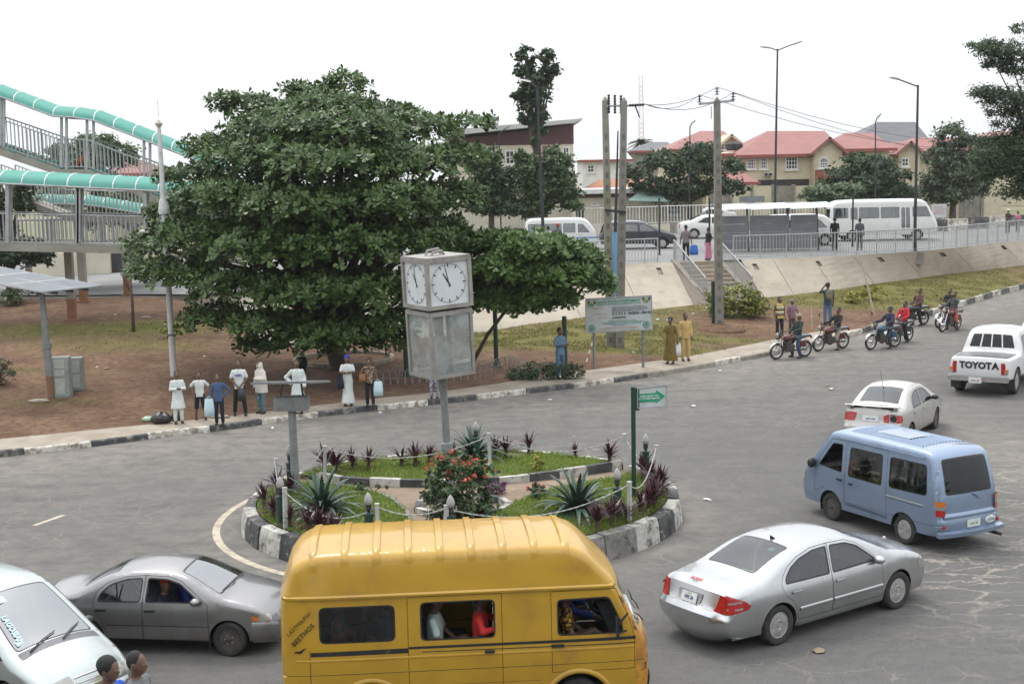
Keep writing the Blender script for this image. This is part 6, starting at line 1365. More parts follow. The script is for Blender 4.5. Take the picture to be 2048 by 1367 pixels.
mb = MB(); mb.box(-H_ - .05,H_ + .05,-H_ - .05,H_ + .05,zc1 + .03,zc1 + .075); mb.box(-H_,H_,-H_,H_,zc0 - .02,zc0 + .012); mb.build('top_plate',M_FRAME,ck); mb = MB(); mb.box(-H_,H_,-H_,H_,zb0 - .03,zb0 + .005); mb.build('floor_plate',M_FRAME,ck); mb = MB(); mb.box(-H_ - .03,H_ + .03,-H_ - .03,H_ + .03,zb1 + .02,zb1 + .06); mb.tube([(0,0,zb1),(0,0,zc0)],.10,10); mb.build('mid_plate',M_FRAME,ck)
mb = MB(); mb.tube([(0,0,zb0),(.02,0,zb0 + .5),(-.02,.02,zb0 + 1.0),(0,0,zb1)],[.10,.09,.11,.09],10); mb.build('core_post',pm('core_mottled_green',(.20,.23,.19),(.33,.34,.31),9,.9),ck); mb = MB(); mb.tube([(-.18,.1,zc1 + .07),(-.14,.1,zc1 + .17),(.14,.1,zc1 + .2),(.2,.1,zc1 + .07)],.03,6); mb.tube([(-.15,-.08,zc1 + .07),(-.1,-.08,zc1 + .14),(.12,-.08,zc1 + .16),(.18,-.08,zc1 + .07)],.03,6); mb.build('lifting_handle',M_FRAME,ck)
# small solar light and green arrow sign
o = G(592,985,IZ); o.z = IZ; sl = thing('solar_light_post','grey post with metal battery box and a thin solar panel edge on','solar light',o); Y = o.y; zz = lambda py: Zat(588,py,Y) - IZ; X = lambda px: Dp(px,800,Y).x - o.x
mb = MB(); mb.tube([(0,0,-.1),(-.02,0,zz(812))],[.10,.085],12); mb.build('post',M_GREYP,sl,smooth=50); mb = MB(); mb.box(X(549),X(617),-.18,.18,zz(819),zz(792)); mb.build('battery_box',M_GREYP,sl); mb = MB(); mb.bar((X(606),.05,zz(793)),(X(603),.05,zz(768)),.04,.04); mb.bar((X(560),.1,zz(793)),(X(566),.1,zz(768)),.03,.03); mb.build('panel_bracket',M_BLACKP,sl)
mb = MB(); a = [Vector((X(511),-.5,zz(769) + .10)),Vector((X(643),-.5,zz(769) + .10)),Vector((X(656),.55,zz(764) - .10)),Vector((X(524),.55,zz(764) - .10))]; mb.prism(a,(0,0,.045)); pnl = mb.build('solar_panel',M_GREYP,sl); mb = MB(); mb.add([p + Vector((0,0,.048)) for p in [lerp(q,(a[0] + a[2]) / 2,.05) for q in a]],[(0,1,2,3)]); mb.build('solar_cells',M_PV,pnl)
o = G(1268,1000,IZ); o.z = IZ; asn = thing('arrow_sign','white direction sign with a green arrow on a dark green pole','direction sign',o); Y = o.y; X = lambda px,py=790: Dp(px,py,Y).x - o.x; Z = lambda px,py: Zat(px,py,Y) - IZ
mb = MB(); mb.box(-.045,.045,-.045,.045,-.1,Z(1266,773)); mb.build('pole',M_GREENP,asn); mb = MB(); mb.box(.046,.13,-.04,.03,Z(1272,820),Z(1272,775)); mb.build('hinge_plate',M_GREENP,asn)
c = [Vector((X(1275),-.03,Z(1275,815))),Vector((X(1333),-.03,Z(1333,812))),Vector((X(1333),-.03,Z(1333,769))),Vector((X(1275),-.03,Z(1275,776)))]; mb = MB(); mb.prism(c,(0,.02,0)); mb.build('board',M_SIGN,asn); mb = MB()
for i in range(4): mb.bar(c[i] - Vector((0,.006,0)),c[(i + 1) % 4] - Vector((0,.006,0)),.02,.025)
mb.build('frame',M_RAIL,asn); R_,U_ = (c[1] - c[0]),(c[3] - c[0]); pt = lambda u,v_: c[0] + R_ * u + U_ * v_ + Vector((0,-.008,0)); mb = MB(); mb.add([pt(*p) for p in ((.06,.28),(.62,.28),(.62,.20),(.95,.54),(.64,.88),(.62,.74),(.06,.72))],[tuple(range(7))]); mb.build('arrow',pm('arrow_green',(.02,.30,.17)),asn)
for l,vv,sz in (('THIS WAY TO',.58,.062),('ICT & WEB CENTRE',.46,.052)): put_text(l,sz,M_WHITE,asn,pt(.40,vv) - Vector((0,.004,0)),R_,U_,depth=.001,bold=.001)
# ------------------------------------------------------------------ the vehicles on the lower road
def on_road(rear_px,front_px):
  a,b = G(*rear_px),G(*front_px); return a,b,math.atan2(b.y - a.y,b.x - a.x)
SEC_SEDAN = [(.15,.90),(.28,.955),(.45,.99),(.60,1.0),(.78,.99),(.92,.955),(1.0,.915),(1.44,.70)]
# --- silver saloon, rear three-quarter view
P_SIL = paintm('paint_bright_silver',(.46,.47,.475),.88,.27)
a,b,rz = on_road((1538,1288),(1792,1211))
rt = Vector((math.sin(rz),-math.cos(rz),0)); mid = (a + b) / 2 - rt * .74
v = Vehicle('silver_saloon','silver saloon car with red wraparound rear lamps and slotted alloy wheels, beside the yellow bus','car',mid,rz,
  [(-2.34,.25),(-2.47,.32),(-2.535,.48),(-2.545,.60,.03),(-2.465,.645,.02),(-2.425,.78),(-2.40,.965,.03),(-2.33,1.0,.04),(-2.10,1.03),(-1.72,1.075),(-1.35,1.235),(-1.0,1.36),(-.55,1.435),(.05,1.445),(.5,1.395),(.95,1.20),(1.32,1.03),(1.60,.985),(1.95,.905),(2.18,.80),(2.27,.64),(2.29,.45),(2.22,.22)],
  1.80,SEC_SEDAN,(.13,4),.10,[(0,.16),(4,.13),(7,.08),(9,.04),(13,.05),(16,.07),(19,.10),(22,.16),(23,0)],P_SIL,scale=1.0)
v.zw = .325; v.arches = [(1.427,.375),(-1.427,.375)]
BL = .935
w_f = [(.93,BL + .02),(.52,1.255),(.28,1.335),(-.10,1.355),(-.19,BL)]
w_r = [(-.25,BL),(-.17,1.355),(-.50,1.345),(-.85,1.27),(-1.08,1.17),(-1.24,1.04),(-1.27,BL + .01)]
v.doors = [dict(loop=[(1.02,.33),(1.0,BL + .0),(.52,1.295),(.28,1.375),(-.14,1.39),(-.215,BL),(-.215,.33)],handle=(-.04,.80,.2,P_SIL)),
           dict(loop=[(-.222,.33),(-.222,BL),(-.142,1.39),(-.52,1.38),(-.88,1.305),(-1.12,1.205),(-1.30,1.06),(-1.36,.94),(-1.30,.80),(-1.09,.62),(-1.0,.33)],handle=(-1.05,.80,.2,P_SIL))]
v.wins = [dict(loop=round_poly(w_f,.05),door=0),dict(loop=round_poly(w_r,.05),door=1)]
v.lamps = [dict(name='tail_light',loop=round_poly([(-2.52,.66),(-2.08,.715),(-2.03,.76),(-2.12,.84),(-2.40,.955),(-2.52,.96)],.04),mat=M_REDLAMP),dict(name='headlight',loop=round_poly([(2.0,.62),(2.3,.58),(2.3,.80),(1.98,.80)],.06),mat=M_CLEAR)]
v.rims = [dict(name='rear_window',loop=round_uv([(v.t2a(9.15),-.80),(v.t2a(11.35),-.90),(v.t2a(11.35),.90),(v.t2a(9.15),.80)],.10),mat=glassmat('rear_screen_glass',(.52,.62,.61),.05,dirt=.03),trim=.035,trimv=.04),
          dict(name='windscreen',loop=round_uv([(v.t2a(13.9),-.88),(v.t2a(15.9),-.93),(v.t2a(15.9),.93),(v.t2a(13.9),.88)],.08),mat=G_SCREEN,trim=.03,trimv=.03)]
for sg in (1,-1):
  v.rims += [dict(name='tail_light',loop=[(v.t2a(4.05),sg * .74),(v.t2a(4.05),sg * .999),(v.t2a(5.9),sg * .999),(v.t2a(5.9),sg * .86)],mat=M_REDLAMP,off=.006)]
v.rims += [dict(name='gap',loop=[(v.t2a(3.7),-.735),(v.t2a(3.82),-.735),(v.t2a(3.82),.735),(v.t2a(3.7),.735)],paint=True,mi=1),dict(name='lamp_bar',loop=[(v.t2a(6.7),-.20),(v.t2a(7.0),-.20),(v.t2a(7.0),.20),(v.t2a(6.7),.20)],mat=M_REDLAMP,off=.006)]
v.build(G_CAR,M_TRIM); r_ = v.root
v.wheel(1.427,.325,.205,.77,'alloy'); v.wheel(-1.427,.325,.205,.77,'alloy')
mirror(r_,.86,.83,.98,P_SIL)
for sg in (1,-1):          # white lamp strips let into the red lenses, door mouldings
  for z in (.745,.845):
    mb = MB(); pts = [v.side_pt(x,z,sg,.008) for x in (-2.44,-2.34,-2.2)]; mb.grid([[p - Vector((0,0,.016)) for p in pts],[p + Vector((0,0,.016)) for p in pts]]); mb.build('lamp_strip',M_CLEAR,r_)
  mb = MB()
  for xa,xb in ((-.99,-.24),(-.2,1.0)): mb.grid([[v.side_pt(lerp(xa,xb,k / 6),z,sg,o) for k in range(7)] for z,o in ((.475,.001),(.49,.014),(.53,.014),(.545,.001))])
  mb.build('door_moulding',P_SIL,r_,smooth=True)
  mb = MB(); mb.grid([[v.side_pt(lerp(-1.0,1.0,k / 8),z,sg,o) for k in range(9)] for z,o in ((.21,-.01),(.25,.012),(.31,.0))]); mb.build('sill',P_SIL,r_,smooth=True)
def rim_pt(v,t,u,off=.0): p,n = v.rim_eval(np.array([v.t2a(t)]),np.array([u])); return Vector(p[0]) + Vector(n[0]) * off
mb = MB(); mb.grid([[rim_pt(v,t,u * w,.014) for u in np.linspace(-1,1,9)] for t,w in ((4.4,.34),(4.8,.37),(5.2,.39),(5.6,.40))]); mb.build('plate_recess_shade',paintm('paint_silver_shadow',(.30,.30,.30),.4,.4),r_)  # raised patch, its darker silver stands in for shade round the plate
pc = rim_pt(v,5.0,-.02,.022); up_ = (rim_pt(v,5.4,0) - rim_pt(v,4.6,0)).normalized(); plate(r_,pc,(0,-1,0),up_,.34,.15,'EPE 28',top='LAGOS')
mb = MB(); c = rim_pt(v,6.35,0,.01); n_ = Vector((-1,0,.1)); pts = [c + Vector((0,math.cos(2 * PI * k / 16),math.sin(2 * PI * k / 16))) * .038 for k in range(17)]; mb.tube(pts,.005,5,caps=False)
for k in range(3): mb.tube([c,c + Vector((0,math.sin(2 * PI * k / 3),math.cos(2 * PI * k / 3))) * .036],.004,4)
mb.build('badge',M_CHROME,r_)
c = Vector((2.1,0,.93)); mb = MB(); mb.tube([c + Vector((0,math.cos(2 * PI * k / 16),math.sin(2 * PI * k / 16))) * .035 for k in range(17)],.005,5,caps=False); mb.tube([c - Vector((0,0,.08)),c - Vector((0,0,.03))],.006,5)
for k in range(3): mb.tube([c,c + Vector((0,math.sin(2 * PI * k / 3),math.cos(2 * PI * k / 3))) * .034],.0035,4)
mb.build('bonnet_emblem',M_CHROME,r_)
mb = MB(); q = rim_pt(v,11.55,-.12,0); mb.prism([q + Vector((-.05,0,0)),q + Vector((.05,0,.0)),q + Vector((-.045,0,.06))],(0,.02,0)); mb.bar(q + Vector((0,-.03,.01)),q + Vector((0,.05,.01)),.03,.012); mb.build('roof_aerial',M_TRIM,r_)
for y in (.38,-.38): seat(r_,-.02,y,.36,.5,M_SEAT)
seat(r_,-.95,0,.36,1.3,M_SEAT,.55,hr=False); steering(r_,.5,.38,.86)
mb = MB(); mb.box(.55,1.2,-.75,.75,.7,.9); mb.build('dashboard',M_SEAT,r_)
mb = MB(); mb.box(-1.9,-1.15,-.62,.62,.93,.955); mb.build('parcel_shelf',pm('shelf_grey',(.22,.24,.23)),r_)
mb = MB(); mb.ell((-1.5,.05,.99),(.16,.40,.06),12,6); mb.ell((-1.42,-.28,1.0),(.1,.16,.07),10,6); mb.build('white_cloth',pm('cloth_white',(.62,.66,.64)),r_,smooth=True)
mb = MB(); mb.add([rim_pt(v,11.0,-.45,-.006),rim_pt(v,11.0,-.62,-.006),rim_pt(v,10.75,-.62,-.006),rim_pt(v,10.75,-.45,-.006)],[(0,1,2,3)]); mb.build('window_sticker',pm('sticker_teal',(.10,.42,.42)),r_)

# --- old grey saloon at the front of the queue
P_GREY = paintm('paint_worn_grey',(.24,.235,.235),.8,.33,dirt=(.17,.145,.12),s3=1.6)
b = G(463,1309); rz = math.radians(-7); f_ = Vector((math.cos(rz),math.sin(rz),0)); l_ = Vector((-f_.y,f_.x,0)); mid = b - f_ * 1.18 + l_ * .70
v = Vehicle('grey_saloon','old dull grey saloon car with steel wheels, nose hidden behind the yellow bus','car',mid,rz,
  [(-1.98,.30),(-2.08,.40),(-2.10,.55),(-2.04,.64),(-2.02,.86),(-1.94,.945),(-1.75,.96),(-1.42,.985),(-1.12,1.15),(-.84,1.285),(-.45,1.355),(.05,1.36),(.40,1.315),(.80,1.12),(1.12,.955),(1.40,.90),(1.72,.81),(1.90,.70),(1.95,.58),(1.97,.45),(1.90,.22)],
  1.685,[(.15,.92),(.28,.97),(.45,1.0),(.60,1.0),(.78,.985),(.90,.95),(1.36,.72)],(.13,4),.09,[(0,.12),(4,.10),(7,.06),(9,.05),(11,.05),(14,.06),(17,.08),(20,.10),(21,0)],P_GREY,scale=.96)
v.zw = .29; v.arches = [(1.2325,.335),(-1.2325,.335)]; BL = .885
v.doors = [dict(loop=[(.90,.26),(.89,BL - .02),(.42,1.225),(.20,1.29),(-.20,1.305),(-.225,BL),(-.225,.26)],handle=(-.1,.76,.17,M_TRIM)),
           dict(loop=[(-.232,.26),(-.232,BL),(-.207,1.305),(-.55,1.28),(-.85,1.19),(-1.03,1.05),(-1.09,BL),(-1.06,.74),(-.92,.58),(-.86,.26)],handle=(-.94,.76,.17,M_TRIM))]
v.wins = [dict(loop=round_poly([(.80,BL),(.40,1.19),(.18,1.255),(-.165,1.27),(-.19,BL)],.05),door=0,open=-1),dict(loop=round_poly([(-.265,BL),(-.24,1.27),(-.54,1.245),(-.80,1.165),(-.97,1.03),(-1.03,BL)],.07),door=1)]
v.lamps = [dict(name='side_marker',loop=round_poly([(1.62,.62),(1.72,.60),(1.80,.66),(1.62,.69)],.02),mat=M_AMBER),dict(name='headlight',loop=round_poly([(1.73,.60),(2.05,.56),(2.05,.68),(1.82,.72),(1.73,.69)],.02),mat=M_CLEAR),dict(name='bumper_lamp',loop=round_poly([(1.82,.435),(2.05,.425),(2.05,.49),(1.82,.49)],.02),mat=M_AMBER)]
v.paint = [([(-.87,.515),(.91,.515),(.91,.50),(-.87,.50)],None,M_TRIM),([(-2.0,.20),(2.0,.20),(2.0,.27),(-2.0,.28)],None,M_TRIM)]
v.rims = [dict(name='rear_window',loop=round_uv([(v.t2a(7.3),-.85),(v.t2a(9.3),-.9),(v.t2a(9.3),.9),(v.t2a(7.3),.85)],.1),mat=G_CAR,trim=.03,trimv=.035),dict(name='windscreen',loop=round_uv([(v.t2a(11.85),-.88),(v.t2a(13.85),-.95),(v.t2a(13.85),.95),(v.t2a(11.85),.88)],.08),mat=G_SCREEN,trim=.035,trimv=.03)]
v.rims += [dict(name='headlight',loop=[(v.t2a(17.4),sg * .55),(v.t2a(18.3),sg * .55),(v.t2a(18.3),sg * .998),(v.t2a(17.4),sg * .998)],mat=M_CLEAR,off=.003) for sg in (1,-1)]
v.build(G_CAR,M_TRIM); r_ = v.root
v.wheel(1.2325,.29,.185,.73,'steel',-.12); v.wheel(-1.2325,.29,.185,.73,'steel')
mirror(r_,.70,.78,.93,P_GREY,.085,.16,.12)
for (ta,ua,tb,ub) in ((13.95,-.1,13.75,-.78),(13.95,.55,13.78,-.02)): wiper(r_,rim_pt(v,ta,ua,.02),rim_pt(v,tb,ub,.02))
mb = MB(); mb.grid([[v.side_pt(lerp(1.62,2.06,k / 6),z,-1,o) for k in range(7)] for z,o in ((.23,.0),(.30,.022),(.52,.03),(.585,.0))]); mb.build('bumper',P_GREY,r_,smooth=True)
mb = MB(); mb.box(.885,.905,-.80,-.60,.12,.34); mb.build('mud_flap',M_TRIM,r_)
mb = MB(); mb.box(-.66,-.64,-.815,-.80,BL,1.22); mb.build('window_divider',M_TRIM,r_)
for y in (.36,-.36): seat(r_,-.1,y,.32,.48,pm('seat_blue_grey',(.10,.11,.15)))
seat(r_,-.85,0,.32,1.2,M_SEAT,.5,hr=False); steering(r_,.38,.36,.80)
mb = MB(); mb.box(.45,1.0,-.7,.7,.62,.82); mb.build('dashboard',M_SEAT,r_)
GREY_CAR = (mid,rz)

# --- dusty silver saloon seen from behind
P_DUST = paintm('paint_dusty_silver',(.46,.445,.415),.6,.42,dirt=(.34,.29,.22),s3=2)
a = G(1783,905); rz = math.radians(58); f_ = Vector((math.cos(rz),math.sin(rz),0)); mid = G(1757,887) + f_ * 1.5
v = Vehicle('dusty_saloon','dusty silver saloon with boot spoiler and a broken rear lamp, ahead of the blue van','car',mid,rz,
  [(-2.10,.30),(-2.22,.40),(-2.245,.56),(-2.18,.63),(-2.14,.80),(-2.12,1.02),(-2.05,1.07),(-1.85,1.07),(-1.62,1.085),(-1.28,1.27),(-1.0,1.40),(-.55,1.47),(.05,1.475),(.45,1.42),(.95,1.19),(1.30,1.02),(1.60,.96),(1.95,.84),(2.15,.70),(2.22,.52),(2.12,.22)],
  1.70,[(.15,.91),(.30,.97),(.5,1.0),(.70,.995),(.90,.965),(1.02,.92),(1.47,.71)],(.12,4),.09,[(0,.12),(4,.09),(7,.06),(9,.05),(12,.05),(15,.07),(18,.1),(20,.14),(21,0)],P_DUST,scale=1.0)
v.zw = .30; v.arches = [(1.30,.345),(-1.30,.345)]; BL = .955
v.doors = [dict(loop=[(1.0,.28),(.99,BL - .02),(.50,1.30),(.25,1.395),(-.18,1.41),(-.225,BL),(-.225,.28)],handle=(-.08,.84,.17,P_DUST)),dict(loop=[(-.232,.28),(-.232,BL),(-.187,1.41),(-.6,1.385),(-.95,1.28),(-1.12,1.12),(-1.15,BL),(-1.1,.78),(-.96,.6),(-.9,.28)],handle=(-.95,.84,.17,P_DUST))]
v.wins = [dict(loop=round_poly([(.88,BL),(.46,1.26),(.22,1.355),(-.15,1.37),(-.19,BL)],.05),door=0),dict(loop=round_poly([(-.265,BL),(-.22,1.37),(-.58,1.345),(-.88,1.25),(-1.03,1.10),(-1.06,BL)],.05),door=1)]
v.lamps = [dict(name='tail_light',loop=round_poly([(-2.2,.72),(-1.98,.74),(-1.94,.84),(-2.0,.92),(-2.2,.94)],.04),mat=M_REDLAMP)]
v.rims = [dict(name='rear_window',loop=round_uv([(v.t2a(8.15),-.84),(v.t2a(10.4),-.9),(v.t2a(10.4),.9),(v.t2a(8.15),.84)],.08),mat=glassmat('rear_screen_glass',(.52,.62,.61),.05,dirt=.03),trim=.03,trimv=.04),dict(name='windscreen',loop=round_uv([(v.t2a(12.9),-.88),(v.t2a(14.9),-.93),(v.t2a(14.9),.93),(v.t2a(12.9),.88)],.08),mat=G_SCREEN,trim=.03,trimv=.03),
          dict(name='tail_light',loop=round_uv([(v.t2a(3.5),.66),(v.t2a(3.5),.998),(v.t2a(4.75),.998),(v.t2a(4.65),.60)],.04),mat=M_REDLAMP,off=.006),dict(name='tail_light',loop=round_uv([(v.t2a(3.5),-.52),(v.t2a(3.5),-.74),(v.t2a(4.75),-.74),(v.t2a(4.4),-.5)],.04),mat=M_REDLAMP,off=.006),
          dict(name='lamp_socket',loop=round_uv([(v.t2a(3.5),-.76),(v.t2a(3.5),-.995),(v.t2a(4.7),-.995),(v.t2a(4.7),-.76)],.06),mat=pm('lamp_shell_grey',(.34,.33,.30),(.2,.19,.17),12,.3),off=-.03)]
v.build(G_CAR,M_TRIM); r_ = v.root
v.wheel(1.30,.30,.19,.73,'steel'); v.wheel(-1.30,.30,.19,.73,'steel'); mirror(r_,.82,.80,1.0,M_TRIM)
mb = MB(); mb.lathe([(.001,0),(.07,0),(.085,.03),(.05,.035)],(0,0,0),14,0,'X'); o = mb.build('bulb_holder',M_TRIM,r_); o.location = rim_pt(v,4.1,-.88,.0)
mb = MB(); n_ = 9; top_ = []
for k in range(n_): y = lerp(-.72,.72,k / (n_ - 1)); e = .07 * (1 - (y / .72) ** 2); top_.append([Vector((-1.93 - e,y,1.105)),Vector((-2.16 - e,y,1.165)),Vector((-2.20 - e,y,1.15)),Vector((-2.14 - e,y,1.135)),Vector((-1.93 - e,y,1.09))])
mb.grid(top_); mb.add(top_[0] + top_[-1],[(0,1,2,3,4),(9,8,7,6,5)])
for y in (-.62,-.2,.2,.62): mb.box(-2.13,-2.03,y - .05,y + .05,1.04,1.14)
mb.build('spoiler',P_DUST,r_,smooth=40)
pc = rim_pt(v,4.0,0,.012); up_ = (rim_pt(v,4.4,0) - rim_pt(v,3.7,0)).normalized(); plate(r_,pc,(0,-1,0),up_,.44,.16,'APP 428')
mb = MB(); mb.tube([(-.95,.05,1.43),(-1.25,.05,1.95)],.006,5); mb.lathe([(.03,0),(.02,.04),(.001,.05)],(-.95,.05,1.42),8); mb.build('roof_aerial',M_TRIM,r_)
mb = MB(); mb.ell((-1.45,-.2,1.03),(.16,.3,.07),10,6); mb.ell((-1.4,.3,1.03),(.14,.2,.06),10,6); mb.build('shelf_clutter',pm('clutter_green',(.30,.42,.36),(.5,.5,.45),6),r_,smooth=True)
for y in (.36,-.36): seat(r_,-.05,y,.36,.48,M_SEAT)
seat(r_,-.85,0,.36,1.2,M_SEAT,.55,hr=False)
mb = MB(); mb.box(-1.75,-1.1,-.6,.6,.95,.97); mb.build('parcel_shelf',pm('shelf_grey',(.22,.24,.23)),r_)

# --- blue van
P_BLUE = paintm('paint_pale_blue',(.22,.29,.405),.5,.32,dirt=(.17,.21,.28),s3=2.2)
a,b = G(1813,1085),G(1673,1039); rz = math.atan2(b.y - a.y,b.x - a.x); f_ = Vector((math.cos(rz),math.sin(rz),0)); l_ = Vector((-f_.y,f_.x,0)); mid = (a + b) / 2 - l_ * .70
v = Vehicle('blue_van','pale blue passenger van with ribbed white-lit roof, seen from its rear corner','van',mid,rz,
  [(-1.93,.33),(-2.02,.40),(-2.04,.62),(-1.99,.70),(-1.98,1.05),(-1.90,1.45),(-1.78,1.84),(-1.66,1.93),(-1.40,1.955),(.90,1.955),(1.22,1.90),(1.42,1.68),(1.80,1.22),(1.98,1.02),(2.10,.85),(2.13,.55),(2.05,.30)],
  1.69,[(.3,.97),(.55,1.0),(.95,1.0),(1.15,.985),(1.7,.90),(1.95,.86)],(.09,6),.10,[(0,.07),(6,.06),(9,.035),(12,.06),(16,.09),(17,0)],P_BLUE,scale=1.0)
v.zw = .30; v.arches = [(1.09,.355),(-1.09,.355)]
BL = 1.10
v.doors = [dict(loop=[(1.62,.60),(1.60,1.14),(1.14,1.76),(.70,1.78),(.66,1.08),(.66,.55),(.75,.42),(1.36,.70),(1.5,.58)],handle=(.80,.95,.14,M_TRIM)),dict(loop=[(.645,.45),(.645,1.79),(-.55,1.79),(-.62,.45)],handle=(.45,.92,.1,M_TRIM))]
v.wins = [dict(loop=round_poly([(1.50,1.15),(1.10,1.68),(.78,1.70),(.74,1.10)],.06),door=0,open=1),dict(loop=round_poly([(.56,1.06),(.55,1.68),(-.42,1.69),(-.46,1.06)],.07),door=1),dict(loop=round_poly([(-.66,1.07),(-.62,1.69),(-1.62,1.70),(-1.70,1.10)],.09))]
v.paint = [([(-.60,.90),(-1.62,.90),(-1.62,.915),(-.60,.915)],None,pm('stripe_cream',(.55,.52,.42))),([(-.60,.86),(-1.62,.86),(-1.62,.872),(-.60,.872)],None,M_TRIM),([(-2.1,.555),(.6,.50),(.6,.505),(-2.1,.565)],None,M_TRIM),([(.62,.44),(-.62,.40),(-.62,.47),(.62,.52)],None,pm('blue_dark_band',(.10,.13,.19)))]
v.lamps = [dict(name='side_lamp',loop=round_poly([(2.0,.68),(2.12,.68),(2.12,.73),(2.0,.74)],.02),mat=M_AMBER),dict(name='headlight',loop=round_poly([(1.96,.80),(2.12,.80),(2.12,.96),(1.98,.96)],.03),mat=M_CLEAR)]
v.rims = [dict(name='rear_window',loop=round_uv([(v.t2a(4.2),-.90),(v.t2a(6.0),-.93),(v.t2a(6.0),.93),(v.t2a(4.2),.90)],.09),mat=G_DARK,trim=.03,trimv=.035),dict(name='windscreen',loop=round_uv([(v.t2a(10.6),-.92),(v.t2a(12.0),-.96),(v.t2a(12.0),.96),(v.t2a(10.6),.92)],.08),mat=G_SCREEN,trim=.03,trimv=.03),dict(name='x',loop=v.rect_t(2.78,2.84,-.99,.99),paint=True,mi=1)]
v.build(glassmat('van_glass',(.5,.58,.55),.08),M_TRIM); r_ = v.root
v.wheel(1.09,.30,.19,.72,'steel'); v.wheel(-1.09,.30,.19,.72,'plain')
mirror(r_,1.62,.82,1.17,M_TRIM,.08,.17,.2)
for sg in (1,-1):          # stacked rear lamps at the corners
  for k,(z0,z1,m) in enumerate(((.74,.86,M_REDLAMP),(.865,.93,M_CLEAR),(.935,1.03,M_AMBER))):
    mb = MB(); y0 = float(v.ys(-1.90,.9)[0]); rows = []
    for x,y in ((-1.82,y0 + .006),(-1.93,y0 - .005),(-2.0,y0 - .05),(-2.03,y0 - .14)): rows.append([Vector((x,sg * y,z0)),Vector((x,sg * y,z1))])
    mb.grid(rows); mb.build('tail_light',m,r_,smooth=True)
  mb = MB(); mb.box(-2.065,-2.04,sg * .70 - .03,sg * .70 + .03,.50,.57); mb.build('reflector',M_REDLAMP,r_)
# bumper step, roof ribs, roof hatch, gutters
mb = MB(); rows = []
for k in range(11):
  y = lerp(-.84,.84,k / 10); e = .09 * (1 - (y / .84) ** 2); rows.append([Vector((-1.98 - e,y,.36)),Vector((-2.09 - e,y,.34)),Vector((-2.10 - e,y,.42)),Vector((-2.0 - e,y,.45))])
mb.grid(rows); mb.add(rows[0] + rows[-1],[(0,1,2,3),(7,6,5,4)]); mb.build('bumper_step',P_BLUE,r_,smooth=40)
mb = MB(); rows = [[rim_pt(v,t,u,o) for u in np.linspace(-1,1,13)] for t,o in ((2.55,.0),(2.7,.03),(3.0,.03),(3.2,.0))]; mb.grid(rows); mb.build('bumper_top',P_BLUE,r_,smooth=True)
for k in range(13):
  u = lerp(-.82,.82,k / 12); parts = [(7.9,8.28),(8.78,9.1)] if abs(u) < .45 else [(7.9,9.1)]
  for (t0,t1) in parts:
    mb = MB(); pts = [rim_pt(v,lerp(t0,t1,j / 8),u,.006) for j in range(9)]; mb.grid([[p + Vector((0,-.012,-.008)) for p in pts],[p + Vector((0,-.007,.014)) for p in pts],[p + Vector((0,.007,.014)) for p in pts],[p + Vector((0,.012,-.008)) for p in pts]])
    mb.build('roof_rib',P_BLUE,r_,smooth=True)
mb = MB(); mb.grid([[rim_pt(v,lerp(8.3,8.76,j / 6),lerp(-.5,.5,k / 6),.022) for k in range(7)] for j in range(7)]); mb.build('roof_hatch',P_BLUE,r_,smooth=True)
for sg in (1,-1):
  mb = MB(); mb.grid([[v.side_pt(lerp(-1.55,1.0,k / 14),z,sg,o) for k in range(15)] for z,o in ((1.80,.0),(1.80,.022),(1.83,.022),(1.83,-.005))]); mb.build('gutter',P_BLUE,r_)
wiper(r_,rim_pt(v,4.12,-.05,.02),rim_pt(v,3.85,-.30,.02))
pc = Vector((-2.10,-.02,.56)); plate(r_,pc,(0,-1,0),(0,0,1),.34,.15,'LSR 30',(M_PLATE,M_PLATEGRN))
mb = MB(); mb.lathe([(.14,0),(.12,.012),(.001,.014)],(0,0,0),20,0,'X'); o = mb.build('bumper_sticker',M_PLATE,r_); o.location = (-2.085,-.48,.57); o.rotation_euler = (0,PI,0); o.scale = (1,1,.55)
put_text('2051',.10,M_PLATETXT,o,(.018,0,0),(0,1,0),(0,0,1),depth=.001).scale = (1,1,1.3)
mb = MB(); mb.tube([(-1.7,-.62,.27),(-2.2,-.66,.26)],.035,10); mb.build('exhaust_pipe',M_STEEL,r_)
for x in (-1.1,-.3):
  for y in (-.42,.42): seat(r_,x,y,.55,.72,M_SEATB,.62)
for y in (-.4,.4): seat(r_,.75,y,.55,.5,M_SEAT,.6)
steering(r_,1.22,.38,1.12); mb = MB(); mb.box(1.35,1.75,-.7,.7,.8,1.1); mb.build('dashboard',M_SEAT,r_)
mb = MB(); mb.box(-1.80,-1.79,.38,.50,1.38,1.58); mb.build('yellow_sticker',pm('sticker_yellow',(.62,.45,.02)),r_)
BLUE_VAN = (mid,rz)
